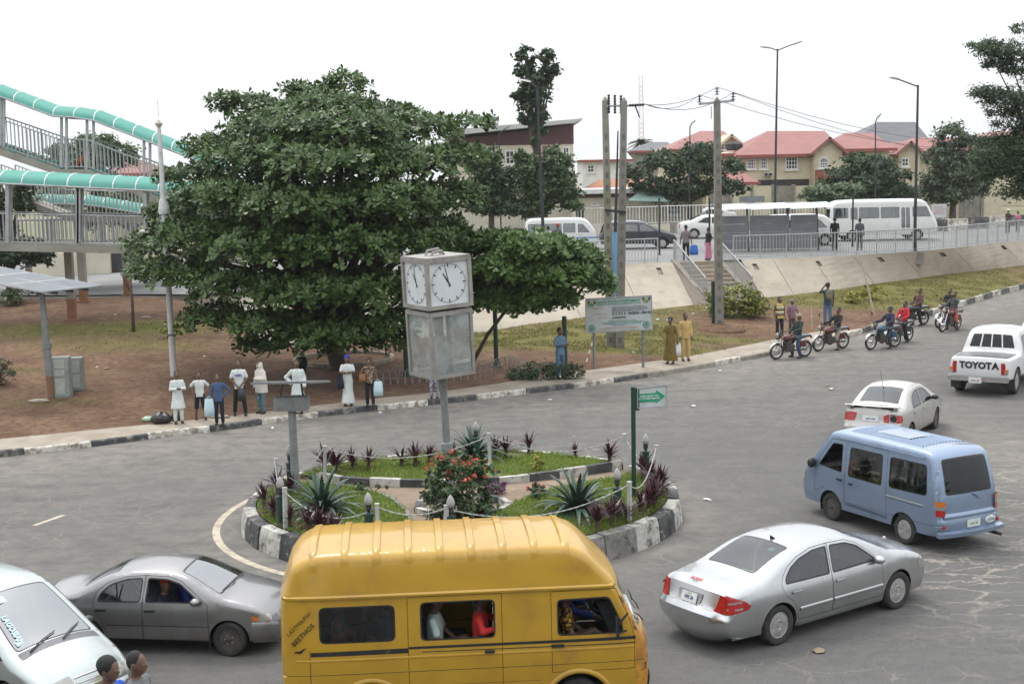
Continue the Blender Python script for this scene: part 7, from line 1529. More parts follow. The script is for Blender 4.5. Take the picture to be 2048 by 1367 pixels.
# --- yellow bus
P_YEL = pm('paint_bus_yellow',(.45,.255,.014),(.40,.22,.012),1.3,.4,0,coat=.55,c3=(.32,.17,.03),s3=2.6,f3=(.56,.80))
P_RUST = pm('paint_rusted_yellow',(.52,.25,.02),(.30,.12,.03),3.5,.7,bump=.3,c3=(.05,.03,.02),s3=5,f3=(.54,.62))
P_BLK = pm('stripe_black',(.012,.012,.014),(.02,.02,.02),5,.5,c3=(.30,.20,.06),s3=9,f3=(.62,.70))
rz = math.radians(4.5); f_ = Vector((math.cos(rz),math.sin(rz),0)); l_ = Vector((-f_.y,f_.x,0)); mid = G(939,1466) + l_ * 1.01
BUS = (mid,rz)
v = Vehicle('yellow_bus','worn yellow minibus with ribbed high roof and black side stripes, passengers at its windows','bus',mid,rz,
  [(-2.40,.34),(-2.47,.48),(-2.475,1.0),(-2.46,1.95,.05),(-2.38,2.12),(-2.32,2.32),(-2.20,2.465,.12),(-1.88,2.505),(-1.0,2.51),(1.0,2.51),(1.46,2.50,.14),(1.66,2.36),(1.86,2.16),(2.02,1.99,.05),(2.24,1.52),(2.36,1.28,.05),(2.44,1.14),(2.47,.75),(2.46,.5),(2.38,.32)],
  2.03,[(.3,.975),(.55,.995),(1.0,1.0),(1.3,.99),(1.93,.955),(1.97,.955),(2.05,.935),(2.28,.90),(2.44,.86),(2.56,.82)],(.06,8),.10,[(0,.05),(5,.06),(8,.05),(12,.05),(14,.09),(19,.10),(20,0)],P_YEL,step=.10)
v.zw = .34; v.arches = [(1.50,.43),(-1.30,.43)]
v.doors = [dict(loop=[(-.79,.42),(-.79,1.925),(.475,1.925),(.475,.42)],handle=(.30,1.14,.13,M_TRIM)),dict(loop=[(1.135,.80),(1.135,1.915),(2.02,1.915),(2.20,1.50),(2.27,1.24),(2.27,.80)],handle=(1.22,1.175,.16,M_TRIM))]
v.wins = [dict(loop=round_poly([(-1.96,1.335),(-1.96,1.83),(-.95,1.83),(-.95,1.335)],.09),open=0),dict(loop=round_poly([(-.62,1.32),(-.62,1.845),(.385,1.845),(.385,1.32)],.08),door=0,open=-1),dict(loop=round_poly([(1.215,1.30),(1.215,1.80),(1.93,1.815),(2.10,1.44),(2.12,1.30)],.07),door=1,open=-1)]
v.paint = [([(-2.08,1.165),(-2.08,1.225),(-.79,1.235),(-.79,1.165)],None,P_BLK),([(-.78,1.215),(-.78,1.25),(2.28,1.25),(2.28,1.205)],None,P_BLK),([(-.6,1.165),(-.6,1.178),(2.28,1.165),(2.28,1.15)],None,P_BLK),([(2.28,.3),(2.28,1.30),(2.20,1.46),(2.06,1.80),(2.6,1.8),(2.6,.3)],None,P_RUST),
           ([(-2.5,1.934),(-2.5,1.944),(2.1,1.944),(2.1,1.934)],None,P_BLK),([(-2.095,.4),(-2.085,.4),(-2.085,1.24),(-2.095,1.24)],None,P_BLK),([(-2.5,.905),(-2.5,.913),(2.5,.913),(2.5,.905)],None,P_BLK),([(-2.5,.70),(-2.5,.706),(1.0,.706),(1.0,.70)],None,P_BLK)]
v.rims = [dict(name='windscreen',loop=round_uv([(v.t2a(13.15),-.93),(v.t2a(14.92),-.95),(v.t2a(14.92),.95),(v.t2a(13.15),.93)],.07),mat=G_SCREEN,trim=.03,trimv=.03),dict(name='rear_window',loop=round_uv([(v.t2a(2.35),-.8),(v.t2a(2.85),-.8),(v.t2a(2.85),.8),(v.t2a(2.35),.8)],.05),mat=G_DARK,trim=.02,trimv=.03),dict(name='x',loop=v.rect_t(15.2,19,-1,1),paint=True,mi=5)]
v.build(glassmat('bus_glass',(.5,.56,.54),.02),M_TRIM); r_ = v.root
v.wheel(1.50,.34,.2,.86,'steel'); v.wheel(-1.30,.34,.2,.86,'steel')
# pressed ribs across the raised roof, with the gutter lip along its foot
for k in range(9):
  x = lerp(-2.02,1.36,k / 8); a0 = v.x2a(x); rows = []
  for da,o in ((-.06,-.004),(-.042,.028),(.042,.028),(.06,-.004)):
    us = np.concatenate([np.linspace(-1,1,19)]); p,n = v.rim_eval(np.full(len(us),a0 + da),us); row = [Vector(q) + Vector(m) * o for q,m in zip(p,n)]
    lo = []
    for sg in (-1,1):
      zz = [2.46,2.42,2.37,2.33] if x > -2 else [2.41,2.36,2.31,2.27]; xx = x + da; e = [v.side_pt(xx,min(z,float(v.S[v.ntop // 2,1]) - .02),sg,o * f) for z,f in zip(zz,(.75,.4,.1,-.1))]; lo.append(e)
    rows.append(lo[0][::-1] + row + lo[1])
  mb = MB(); mb.grid(rows); mb.build('roof_rib',P_YEL,r_,smooth=60)
for sg in (1,-1):
  mb = MB(); mb.grid([[v.side_pt(lerp(-2.42,1.98,k / 24),z,sg,o) for k in range(25)] for z,o in ((1.935,.0),(1.937,.03),(1.965,.034),(1.985,.006))]); mb.build('gutter',P_YEL,r_,smooth=40)
  mb = MB(); mb.grid([[v.side_pt(lerp(-2.45,2.26,k / 24),z,sg,o) for k in range(25)] for z,o in ((1.085,.0),(1.097,.006),(1.113,.006),(1.125,.0))]); mb.build('side_swage',P_YEL,r_,smooth=True)
  for x in (1.50,-1.30):
    R = .44; mb = MB(); ring = [PI * (.02 + .96 * k / 20) for k in range(21)]; mb.grid([[v.side_pt(x + (R + d) * math.cos(t),.34 + (R + d) * math.sin(t),sg,o) for t in ring] for d,o in ((-.01,-.02),(0,.02),(.03,.022),(.06,.0))]); mb.build('arch_lip',P_YEL,r_,smooth=True)
  mb = MB(); c = Vector((2.02,sg * 1.06,1.42)); mb.cbox(c,.04,.10,.26); mb.bar(c,(2.18,sg * .95,1.56),.02,.02); mb.bar(c - Vector((0,0,.1)),(2.2,sg * .95,1.33),.02,.02); o = mb.build('mirror',M_TRIM,r_)
  mb = MB(); mb.box(1.997,2.0,c.y - .04,c.y + .04,1.31,1.53); g = mb.build('mirror_glass',M_CHROME,o)
mb = MB(); mb.grid([[rim_pt(v,t,u,.03) for u in np.linspace(-1,1,9)] for t in (17.8,18.2,18.8,19)]); mb.build('bumper',pm('bumper_grey',(.2,.19,.17)),r_,smooth=True)
# stencilled writing on the rear quarter, slanting up
q = v.side_pt(-2.24,1.52,-1,.022); put_text('LASTMA/PSV',.078,P_BLK,r_,q + Vector((.02,0,.10)),(.72,0,.69),(-.69,0,.72),depth=.001,name='stencil'); put_text('BEETHOS',.095,P_BLK,r_,q + Vector((.07,0,-.05)),(.72,0,.69),(-.69,0,.72),depth=.001,bold=.001,name='stencil')
mb = MB(); mb.prism([q + Vector(p) for p in ((-.05,-.001,-.29),(.03,-.001,-.30),(.10,-.001,-.235),(.09,-.001,-.225),(.02,-.001,-.265),(-.05,-.001,-.27))],(0,-.003,0)); mb.build('paint_smear',P_BLK,r_)
mb = MB(); mb.box(-2.44,2.2,-.93,.93,.50,.56); mb.build('floor',M_SEAT,r_)
for x in (-2.0,-1.25,-.45,.35):
  for y in (-.45,.45): seat(r_,x,y,.72,.8,M_SEAT,.55,hr=False)
for y in (-.5,.5): seat(r_,1.35,y,.74,.55,M_SEAT,.6)
steering(r_,1.82,.45,1.22); mb = MB(); mb.box(2.0,2.3,-.85,.85,.8,1.16); mb.build('dashboard',M_SEAT,r_)
for k,u in enumerate((-.55,0,.5)): wiper(r_,rim_pt(v,15.1,u,.03),rim_pt(v,14.2,u - .35,.03))
mb = MB(); mb.bar(v.side_pt(-.30,1.34,1,-.02),v.side_pt(-.30,1.83,1,-.02),.03,.03); mb.build('window_bar',M_ALLOY,r_)

# --- silver people carrier at the near corner
P_PREV = paintm('paint_green_silver',(.42,.455,.44),.85,.28)
rz = math.radians(-38); f_ = Vector((math.cos(rz),math.sin(rz),0)); l_ = Vector((-f_.y,f_.x,0)); mid = G(20,1450) - f_ * 1.33 + l_ * .77
v = Vehicle('silver_people_carrier','pale silver people carrier with huge raked windscreen, at the near corner','car',mid,rz,
  [(-2.25,.30),(-2.38,.45),(-2.38,.65),(-2.33,1.0),(-2.18,1.5),(-2.0,1.74),(-1.6,1.80),(-.2,1.80),(.25,1.74),(.62,1.56),(1.25,1.17),(1.55,1.02),(1.70,.965,.04),(2.05,.83),(2.26,.68),(2.32,.52),(2.33,.40),(2.22,.24)],
  1.80,[(.2,.94),(.4,.99),(.65,1.0),(.85,.985),(1.0,.95),(1.8,.74)],(.16,3.5),.12,[(0,.08),(6,.05),(8,.05),(10,.09),(13,.15),(17,.22),(18,0)],P_PREV,scale=.93)
v.zw = .33; v.arches = [(1.43,.385),(-1.43,.385)]; BL = .96
v.doors = [dict(loop=[(.98,.30),(.98,BL - .0),(.30,1.60),(-.3,1.64),(-.36,BL),(-.36,.30)],handle=(-.2,.80,.18,P_PREV))]
v.wins = [dict(loop=round_poly([(1.38,BL + .02),(.52,1.52),(.25,1.62),(-.30,1.65),(-.32,BL + .01)],.06),mat=G_CAR,trim=.06),dict(loop=round_poly([(-.40,BL),(-.38,1.65),(-1.4,1.65),(-1.9,1.55),(-2.0,BL + .05)],.06))]
v.lamps = [dict(name='headlight',loop=round_poly([(1.95,.60),(2.36,.52),(2.36,.70),(2.15,.72),(1.98,.70)],.05),mat=M_CLEAR),dict(name='side_marker',loop=round_poly([(1.22,.80),(1.29,.80),(1.29,.825),(1.22,.825)],.01),mat=M_AMBER)]
v.rims = [dict(name='windscreen',loop=round_uv([(v.t2a(8.3),-.93),(v.t2a(10.75),-.95),(v.t2a(10.75),.95),(v.t2a(8.3),.93)],.1),mat=G_SCREEN,trim=.03,trimv=.03),dict(name='cowl',loop=round_uv([(v.t2a(10.8),-.97),(v.t2a(11.75),-.97),(v.t2a(11.75),.97),(v.t2a(10.8),.97)],.05),mat=pm('cowl_grey_plastic',(.10,.10,.115),(.13,.13,.14),5,.5),off=.0)]
v.rims += [dict(name='headlight',loop=round_uv([(v.t2a(13.75),sg * .52),(v.t2a(14.75),sg * .48),(v.t2a(14.75),sg * .998),(v.t2a(13.75),sg * .998)],.03),mat=M_CLEAR,off=.004) for sg in (1,-1)]
v.build(G_DARK,M_TRIM); r_ = v.root
v.wheel(1.43,.33,.2,.77,'plain'); v.wheel(-1.43,.33,.2,.77,'plain'); mirror(r_,.95,.84,1.05,M_TRIM)
mb = MB()
for t,o in ((14.0,.012),(14.3,.014),(14.6,.012)): mb.tube([rim_pt(v,t,u,o) for u in np.linspace(-.46,.46,11)],.014,6)
mb.build('grille',M_CHROME,r_)
mb = MB(); mb.grid([[rim_pt(v,t,u,o) for u in np.linspace(-1,1,15)] for t,o in ((14.95,.0),(15.05,.05),(15.6,.07),(16.4,.05),(16.8,.0))]); mb.build('bumper',P_PREV,r_,smooth=True)
mb = MB(); mb.cbox(rim_pt(v,14.9,.3,.06),.05,.16,.06); mb.cbox(rim_pt(v,14.9,.42,.06),.06,.05,.08); mb.build('tow_bracket',M_TRIM,r_)
for (ua,ub,tb) in ((.05,-.75,10.35),(.75,.05,10.2)): wiper(r_,rim_pt(v,11.2,ub,.025),rim_pt(v,tb,ua,.025),w=.024)
M_STICK = pm('sticker_pale_blue',(.40,.58,.70),(.55,.66,.72),8)
put_text('LAGOSIAN',.13,M_STICK,r_,rim_pt(v,9.75,-.74,.012),rim_pt(v,10.0,-.74) - rim_pt(v,9.5,-.74),Vector((0,1,0)),depth=.001,bold=.006,name='screen_lettering')
for t,u,w in ((8.75,-.55,.07),(10.3,-.80,.045)):
  mb = MB(); c = rim_pt(v,t,u,.008); d = (rim_pt(v,t + .1,u) - rim_pt(v,t - .1,u)).normalized(); e = Vector((0,1,0)); mb.add([c - d * w - e * w,c + d * w - e * w,c + d * w + e * w,c - d * w + e * w],[(0,1,2,3)]); mb.build('screen_sticker',M_STICK,r_)
for y in (.4,-.4): seat(r_,.0,y,.5,.52,M_SEAT)
seat(r_,-1.0,0,.5,1.3,M_SEAT,.58); steering(r_,.72,.4,.98); mb = MB(); mb.box(.85,1.5,-.75,.75,.72,.93); mb.build('dashboard',M_SEAT,r_)

# --- white pickup
P_WHT = paintm('paint_white',(.68,.685,.68),0,.3,dirt=(.56,.54,.49))
rz = math.radians(57); f_ = Vector((math.cos(rz),math.sin(rz),0)); mid = G(1975,781) + f_ * 1.50
v = Vehicle('white_pickup','white double cab pickup truck with a big brand name across its tailgate','pickup truck',mid,rz,
  [(-2.42,.52),(-2.47,.60),(-2.485,.95),(-2.47,1.115,.02),(-2.40,1.125),(-1.05,1.125),(-.98,1.14,.03),(-.86,1.62),(-.72,1.76),(-.45,1.80),(.35,1.80),(.62,1.74),(1.05,1.40),(1.30,1.18),(1.55,1.13),(2.15,1.03),(2.38,.88),(2.42,.6),(2.36,.40)],
  1.80,[(.35,.97),(.6,1.0),(.9,1.0),(1.12,.965),(1.78,.76)],(.08,6),.07,[(0,.03),(4,.02),(7,.04),(10,.05),(13,.07),(18,.12),(19,0)],P_WHT,scale=1.1)
v.zw = .38; v.arches = [(1.54,.44),(-1.54,.44)]; BL = 1.12
v.doors = [dict(loop=[(1.05,.48),(1.05,BL),(.55,1.62),(.02,1.66),(.0,.48)],handle=(.15,.98,.16,P_WHT)),dict(loop=[(-.01,.48),(.0,1.66),(-.62,1.64),(-.78,BL),(-.80,.75),(-.9,.48)],handle=(-.62,.98,.16,P_WHT))]
v.wins = [dict(loop=round_poly([(.98,BL),(.52,1.57),(.06,1.61),(.05,BL)],.04),door=0),dict(loop=round_poly([(-.05,BL),(-.04,1.61),(-.56,1.59),(-.69,BL)],.04),door=1)]
v.rims = [dict(name='rear_window',loop=round_uv([(v.t2a(6.25),-.88),(v.t2a(7.25),-.86),(v.t2a(7.25),.86),(v.t2a(6.25),.88)],.05),mat=G_DARK,trim=.02,trimv=.03),dict(name='windscreen',loop=round_uv([(v.t2a(11.1),-.9),(v.t2a(12.8),-.94),(v.t2a(12.8),.94),(v.t2a(11.1),.9)],.06),mat=G_SCREEN,trim=.03,trimv=.03),
          dict(name='tonneau_cover',loop=round_uv([(v.t2a(4.03),-.97),(v.t2a(5.0),-.97),(v.t2a(5.0),.97),(v.t2a(4.03),.97)],.03),mat=pm('tonneau_grey_vinyl',(.13,.135,.14),(.17,.17,.175),4,.28),off=.012)]
v.rims += [dict(name='tail_light',loop=round_uv([(v.t2a(1.15),sg * .84),(v.t2a(2.45),sg * .84),(v.t2a(2.45),sg * .998),(v.t2a(1.15),sg * .998)],.03),mat=M_REDLAMP,off=.006) for sg in (1,-1)]
v.build(G_CAR,M_TRIM); r_ = v.root
v.wheel(1.54,.38,.25,.77,'spoke6'); v.wheel(-1.54,.38,.25,.77,'spoke6'); mirror(r_,.88,.84,1.16,P_WHT,.08,.2,.2)
for u in (-.42,0,.42): mb = MB(); mb.bar(rim_pt(v,6.25,u,.03),rim_pt(v,7.25,u,.03),.035,.03); mb.build('window_guard',P_WHT,r_)
for k,ch in enumerate('TOYOTA'): put_text(ch,.27,M_TRIM,r_,rim_pt(v,1.95,.62 - k * .25,.012),(0,-1,0),(0,0,1),depth=.004,bold=.012,name='tailgate_letter')
mb = MB(); mb.box(-2.62,-2.44,-.86,.86,.46,.60); mb.build('bumper',M_CHROME,r_)
plate(r_,(-2.635,.06,.50),(0,-1,0),(0,0,1),.36,.17,'LAG 25',(M_PLATE,pm('plate_red',(.45,.08,.08))))
for sg in (1,-1):
  mb = MB(); mb.box(-2.02,-1.99,sg * .77 - .15,sg * .77 + .15,.16,.48); mb.build('mud_flap',M_TRIM,r_)
  mb = MB(); mb.cbox((-2.498,sg * .79,.80),.012,.12,.07); mb.build('indicator',M_AMBER,r_); mb = MB(); mb.cbox((-2.498,sg * .79,.72),.012,.12,.06); mb.build('reverse_light',M_CLEAR,r_)
for y in (.4,-.4): seat(r_,.1,y,.62,.5,M_SEAT)
seat(r_,-.6,0,.62,1.2,M_SEAT,.55,hr=False)

# --- generic saloon and van bodies for the traffic further off
def saloon(label,loc,rz,paint,scale=1.0,group=None,name='parked_car',glass=None):
  v = Vehicle(name,label,'car',loc,rz,[(-2.1,.3),(-2.22,.5),(-2.15,.95),(-2.0,1.05),(-1.55,1.07),(-.95,1.38),(-.45,1.45),(.1,1.45),(.5,1.38),(1.2,1.0),(1.9,.86),(2.15,.68),(2.2,.45),(2.1,.22)],1.72,SEC_SEDAN,(.12,4),.09,.06,paint,step=.22,scale=scale,group=group)
  v.zw = .31; v.arches = [(1.3,.36),(-1.3,.36)]
  v.wins = [dict(loop=[(.9,.98),(.42,1.28),(-.15,1.34),(-.18,.95)]),dict(loop=[(-.25,.95),(-.22,1.34),(-.6,1.31),(-1.1,1.02)])]
  v.rims = [dict(name='rear_window',loop=v.rect_t(4.1,5.3,-.85,.85),mat=G_DARK),dict(name='windscreen',loop=v.rect_t(8.0,9.0,-.9,.9),mat=G_SCREEN)]
  v.rims += [dict(name='tail_light',loop=v.rect_t(1.4,2.1,a,b),mat=M_REDLAMP,off=.004) for a,b in ((.65,.98),(-.98,-.65))] + [dict(name='headlight',loop=v.rect_t(10.3,11.3,a,b),mat=M_CLEAR,off=.004) for a,b in ((.6,.98),(-.98,-.6))]
  v.build(glass or G_DARK,M_TRIM); v.wheel(1.3,.31,.19,.74,'plain'); v.wheel(-1.3,.31,.19,.74,'plain'); return v
saloon('white car half out of frame ahead of the pickup truck',G(2082,700) + Vector((1.0,1.5,0)),math.radians(60),paintm('paint_pale_car',(.58,.62,.64),.2,.3),1.08,name='white_car')
def boxvan(name,label,cat,px,py,Y,z,heading,L,W,H,paint,sil=None,wins=(),nose=.35,rim=True,r=.12,stripes=(),group=None):
  h = L / 2; p = Dp(px,py,Y); p.z = z
  sil = sil or [(-h + .06,.35),(-h,.55),(-h + .03,1.1),(-h + .12,H - .25),(-h + .3,H - .04),(-h + .8,H),(h - nose - .9,H),(h - nose - .35,H - .12),(h - nose * .55,H * .62),(h - .12,H * .48),(h - .01,.75),(h - .02,.5),(h - .12,.32)]
  v = Vehicle(name,label,cat,p,heading,sil,W,[(.3,.97),(.6,1.0),(1.1,.99),(H,.84)],(.07,6),r,.05,paint,step=.2,group=group)
  v.zw = .33; xw = L * .30; v.arches = [(xw,.4),(-xw,.4)]; v.paint = list(stripes)
  v.wins = [dict(loop=round_poly([(a,z0),(a,z1),(b,z1),(c,z0)],.06)) for a,b,c,z0,z1 in wins]
  v.rims = [dict(name='windscreen',loop=v.rect_t(7.15,8.6,-.92,.92),mat=G_SCREEN,trim=.03,trimv=.03),dict(name='rear_window',loop=v.rect_t(2.1,2.9,-.85,.85),mat=G_DARK,trim=.03,trimv=.03)]
  v.rims += [dict(name='headlight',loop=v.rect_t(9.3,9.9,a,b),mat=M_CLEAR,off=.004) for a,b in ((.6,.95),(-.95,-.6))] + [dict(name='tail_light',loop=v.rect_t(1.2,1.8,a,b),mat=M_REDLAMP,off=.004) for a,b in ((.78,.97),(-.97,-.78))]
  v.build(glassmat('bus_window_glass',(.36,.45,.44),.12),M_TRIM); v.wheel(xw,.33,.2,W / 2 - .1,'plain'); v.wheel(-xw,.33,.2,W / 2 - .1,'plain'); return v
# ------------------------------------------------------------------ traffic and shelter on the upper road
UZ = 2.62; P_OFFW = paintm('paint_off_white',(.60,.61,.58),0,.35,dirt=(.48,.46,.41)); P_DKBL = paintm('paint_dark_slate',(.035,.042,.055),.3,.3); M_BSTR = pm('stripe_blue',(.12,.24,.45))
boxvan('white_minibus','off-white minibus with a pale blue side stripe behind the fresh green almond tree','minibus',1122,500,84,UZ,.03,4.6,1.72,1.98,P_OFFW,wins=[(-2.05,-1.2,-1.2,1.1,1.66),(-1.1,.0,.0,1.1,1.66),(.1,.85,.85,1.1,1.66),(1.0,1.3,1.75,1.1,1.62)],stripes=[([(-2.3,.72),(-2.3,.82),(2.3,.82),(2.3,.72)],None,M_BSTR)])
boxvan('dark_people_carrier','dark slate people carrier with open windows beside the off-white minibus','car',1276,500,84,UZ,.02,4.7,1.85,1.72,P_DKBL,sil=[(-2.28,.35),(-2.35,.55),(-2.3,1.0),(-2.15,1.45),(-1.95,1.66),(-1.4,1.72),(.0,1.72),(.4,1.62),(1.25,1.12),(1.9,.98),(2.28,.78),(2.34,.5),(2.22,.3)],wins=[(-2.0,-1.1,-1.1,1.06,1.5),(-1.0,-.1,-.1,1.06,1.54),(0,.35,1.05,1.06,1.54)])
cv = boxvan('white_coach','white midi bus with dark windows and a folding door, behind the railing','bus',1760,478,88,UZ,.02,7.0,2.05,2.62,P_OFFW,sil=[(-3.42,.4),(-3.5,.6),(-3.47,1.3),(-3.4,2.2),(-3.2,2.52),(-2.6,2.62),(2.2,2.62),(2.75,2.5),(3.25,1.5),(3.42,1.2),(3.5,.8),(3.5,.55),(3.4,.36)],wins=[(-3.3,-2.35,-2.35,1.5,2.15),(-2.2,-1.75,-1.75,1.4,2.15),(-1.65,-.35,-.35,1.45,2.15),(-.25,.95,.95,1.45,2.15),(1.08,1.32,1.32,.8,2.1),(1.38,1.62,1.62,.8,2.1),(1.8,2.72,3.0,1.5,2.15)],r=.2)
boxvan('white_van','white van whose nose shows past the right end of the grey bus shelter','van',1600,490,84,UZ,.02,4.5,1.7,1.9,P_OFFW,wins=[(-1.9,.3,.3,1.1,1.6),(.6,1.0,1.5,1.1,1.6)])
saloon('white car partly hidden behind the left end of the bus shelter',(lambda p: Vector((p.x,p.y,UZ)))(Dp(1425,470,95)),.02,P_OFFW,1.1,name='white_car')
pc = [(1308,113,0),(1345,115,1),(1382,113,2),(1420,116,0)]; bases = {}
for i,(px,Y,k) in enumerate(pc):
  p = Dp(px,420,Y); p.z = 2.66; lb = ['white','pale blue','dark grey'][k] + ' parked car in the far row behind the fence, number %s from the left' % ('one','two','three','four','five','six','seven')[i]
  if k not in bases: bases[k] = saloon(lb,p,.1,[P_OFFW,paintm('paint_ice_blue',(.42,.48,.52),.2),P_DKBL][k],1.0,'cars parked behind the fence').root
  else: dup(bases[k],p,.1 + PI * (i % 2),lb)
# bus shelter with slatted steel back panels
Y = 79.5; o = Dp(1545,500,Y); o.z = 2.55; sh = thing('bus_shelter','grey steel bus shelter with white curved roof and boarded back','bus shelter',o); X = lambda px: Dp(px,460,Y).x - o.x; Z = lambda py: Zat(1545,py,Y) - o.z; M_SHEL = pm('shelter_grey_steel',(.15,.16,.17),(.125,.132,.14),1.5,.5); M_SHP = pm('shelter_post_dark',(.045,.05,.056))
for a,b in ((1443,1497),(1500,1578),(1581,1634)):
  for k in range(4): z0,z1 = lerp(Z(497),Z(430),k / 4),lerp(Z(497),Z(430),(k + 1) / 4) - .012; mb = MB(); mb.box(X(a),X(b),-.03,.03,z0,z1); mb.build('back_board',M_SHEL,sh)
for px in (1441,1498,1579,1637): mb = MB(); mb.bar((X(px),.06,0),(X(px) - .12,.06,Z(412)),.11,.11); mb.build('post',M_SHP,sh); mb = MB(); mb.bar((X(px) - .12,.0,Z(414)),(X(px) - .12,2.3,Z(408)),.09,.09); mb.build('roof_beam',M_SHP,sh)
for a,b in ((1432,1497),(1498,1577),(1578,1662)): mb = MB(); mb.grid([[Vector((x,-.6 + 3.0 * k / 6,Z(422) + .5 * math.sin(PI * (.15 + .6 * k / 6)) - .1 + dz)) for k in range(7)] for x,dz in ((X(a),0),(X(b) - .02,.06))]); mb.build('roof_panel',pm('shelter_roof_white',(.55,.58,.60),(.47,.50,.52),1,.4),sh,smooth=True)
mb = MB(); mb.box(X(1483),X(1534),.8,.9,Z(404),Z(392)); mb.build('roof_sign_panel',M_SHEL,sh); mb = MB(); mb.box(X(1450),X(1630),.4,.8,.42,.47); mb.build('bench',M_SHEL,sh)
# tanker and notice board far right
p = Dp(1955,425,118); p.z = 2.66; tk = thing('tanker_truck','yellow and white tank truck standing beyond the barriers','truck',p); M_TKY = pm('tanker_yellow',(.55,.36,.06)); mb = MB(); mb.lathe([(.01,-1.3),(.5,-1.25),(.62,-1.0),(.62,1.0),(.5,1.25),(.01,1.3)],(0,0,1.35),16,0,'X'); mb.build('tank',M_OFFT if False else P_OFFW,tk,smooth=40); mb = MB(); mb.box(-1.3,1.3,-.6,.6,.6,.85); mb.build('chassis',M_TKY,tk); mb = MB(); mb.prism([(-2.5,-.7,.5),(-1.5,-.7,.5),(-1.5,-.7,1.9),(-2.2,-.7,1.9),(-2.5,-.7,1.2)],(0,1.4,0)); mb.build('cab',M_TKY,tk)
for x in (-2,.6,1.1):
  for s_ in (-1,1): link('wheel',wheel_meshes(.4,.22,'plain')[0],tk,(x,s_ * .55,.4))
p = Dp(1878,432,104); p.z = 2.65; nb_ = thing('notice_board','small white notice board with faded red lines by the round crowned tree','signboard',p); mb = MB(); mb.box(-.55,.55,-.03,.03,.7,1.75); mb.build('panel',M_SIGN,nb_)
for x in (-.45,.45): mb = MB(); mb.bar((x,.06,-.1),(x,.06,1.7),.06,.06); mb.build('post',M_SHP,nb_)
for k in range(4): mb = MB(); mb.box(-.42,.42 - .1 * (k % 2),-.036,-.031,1.0 + k * .16,1.06 + k * .16); mb.build('faded_line',pm('ink_faded_red',(.5,.22,.2)),nb_)
# ------------------------------------------------------------------ people: body and clothes grown as smooth skins round a posed skeleton
SK = pm('skin_dark_brown',(.115,.058,.038),(.135,.07,.046),3,.42); SK2 = pm('skin_brown',(.15,.078,.05),(.17,.09,.058),3,.42); HAIR = pm('hair_black',(.010,.009,.009),(.018,.016,.016),20,.8); SHOE = pm('shoe_dark',(.03,.022,.018)); EYE = pm('eye_white',(.20,.18,.16))
PEND = []
def cloth(n,c,c2=None,sc=6.0,**k): return pm('cloth_' + n,c,c2 or tuple(x * .85 for x in c),sc,.9,**{'bump': .9,'bscale': 9.0,**k})
def grow(name,mb,mat,parent,vox):
  o = mb.build(name,mat,parent); m = o.modifiers.new('skin','REMESH'); m.mode = 'VOXEL'; m.voxel_size = vox; m.use_smooth_shade = True; s = o.modifiers.new('relax','SMOOTH'); s.factor = .5; s.iterations = 3; PEND.append(o); return o
def loftz(mb,secs,n=14): mb.grid([[Vector((c[0] + rx * math.cos(2 * PI * k / n),c[1] + ry * math.sin(2 * PI * k / n),c[2])) for k in range(n)] for c,rx,ry in secs],closed=True); o = len(mb.v); m = len(secs); mb.f += [tuple(range(o - m * n,o - m * n + n))[::-1],tuple(range(o - n,o))]; mb.mi += [0,0]
def limb(mb,pts,r): 
  mb.tube(pts,r,9)
  for p,q in zip(pts,r): mb.ell(p,(q,) * 3,9,6)
ARM = {'down': ((.215,.03,1.13),(.215,-.06,.89)),'fold': ((.23,-.06,1.16),(-.02,-.23,1.17)),'clasp': ((.25,.0,1.14),(.04,-.19,.93)),'phone': ((.23,-.03,1.14),(.07,-.25,1.17)),'hip': ((.35,.09,1.17),(.19,-.02,.99)),'ear': ((.30,-.12,1.33),(.13,-.10,1.57)),'carry': ((.24,.02,1.13),(.27,-.02,.87)),'bars': ((.27,-.16,1.14),(.30,-.44,1.06)),'rest': ((.25,-.08,1.14),(.14,-.30,.99)),'point': ((.30,-.25,1.30),(.22,-.55,1.38)),'sill': ((.31,-.06,1.25),(.24,-.30,1.27))}
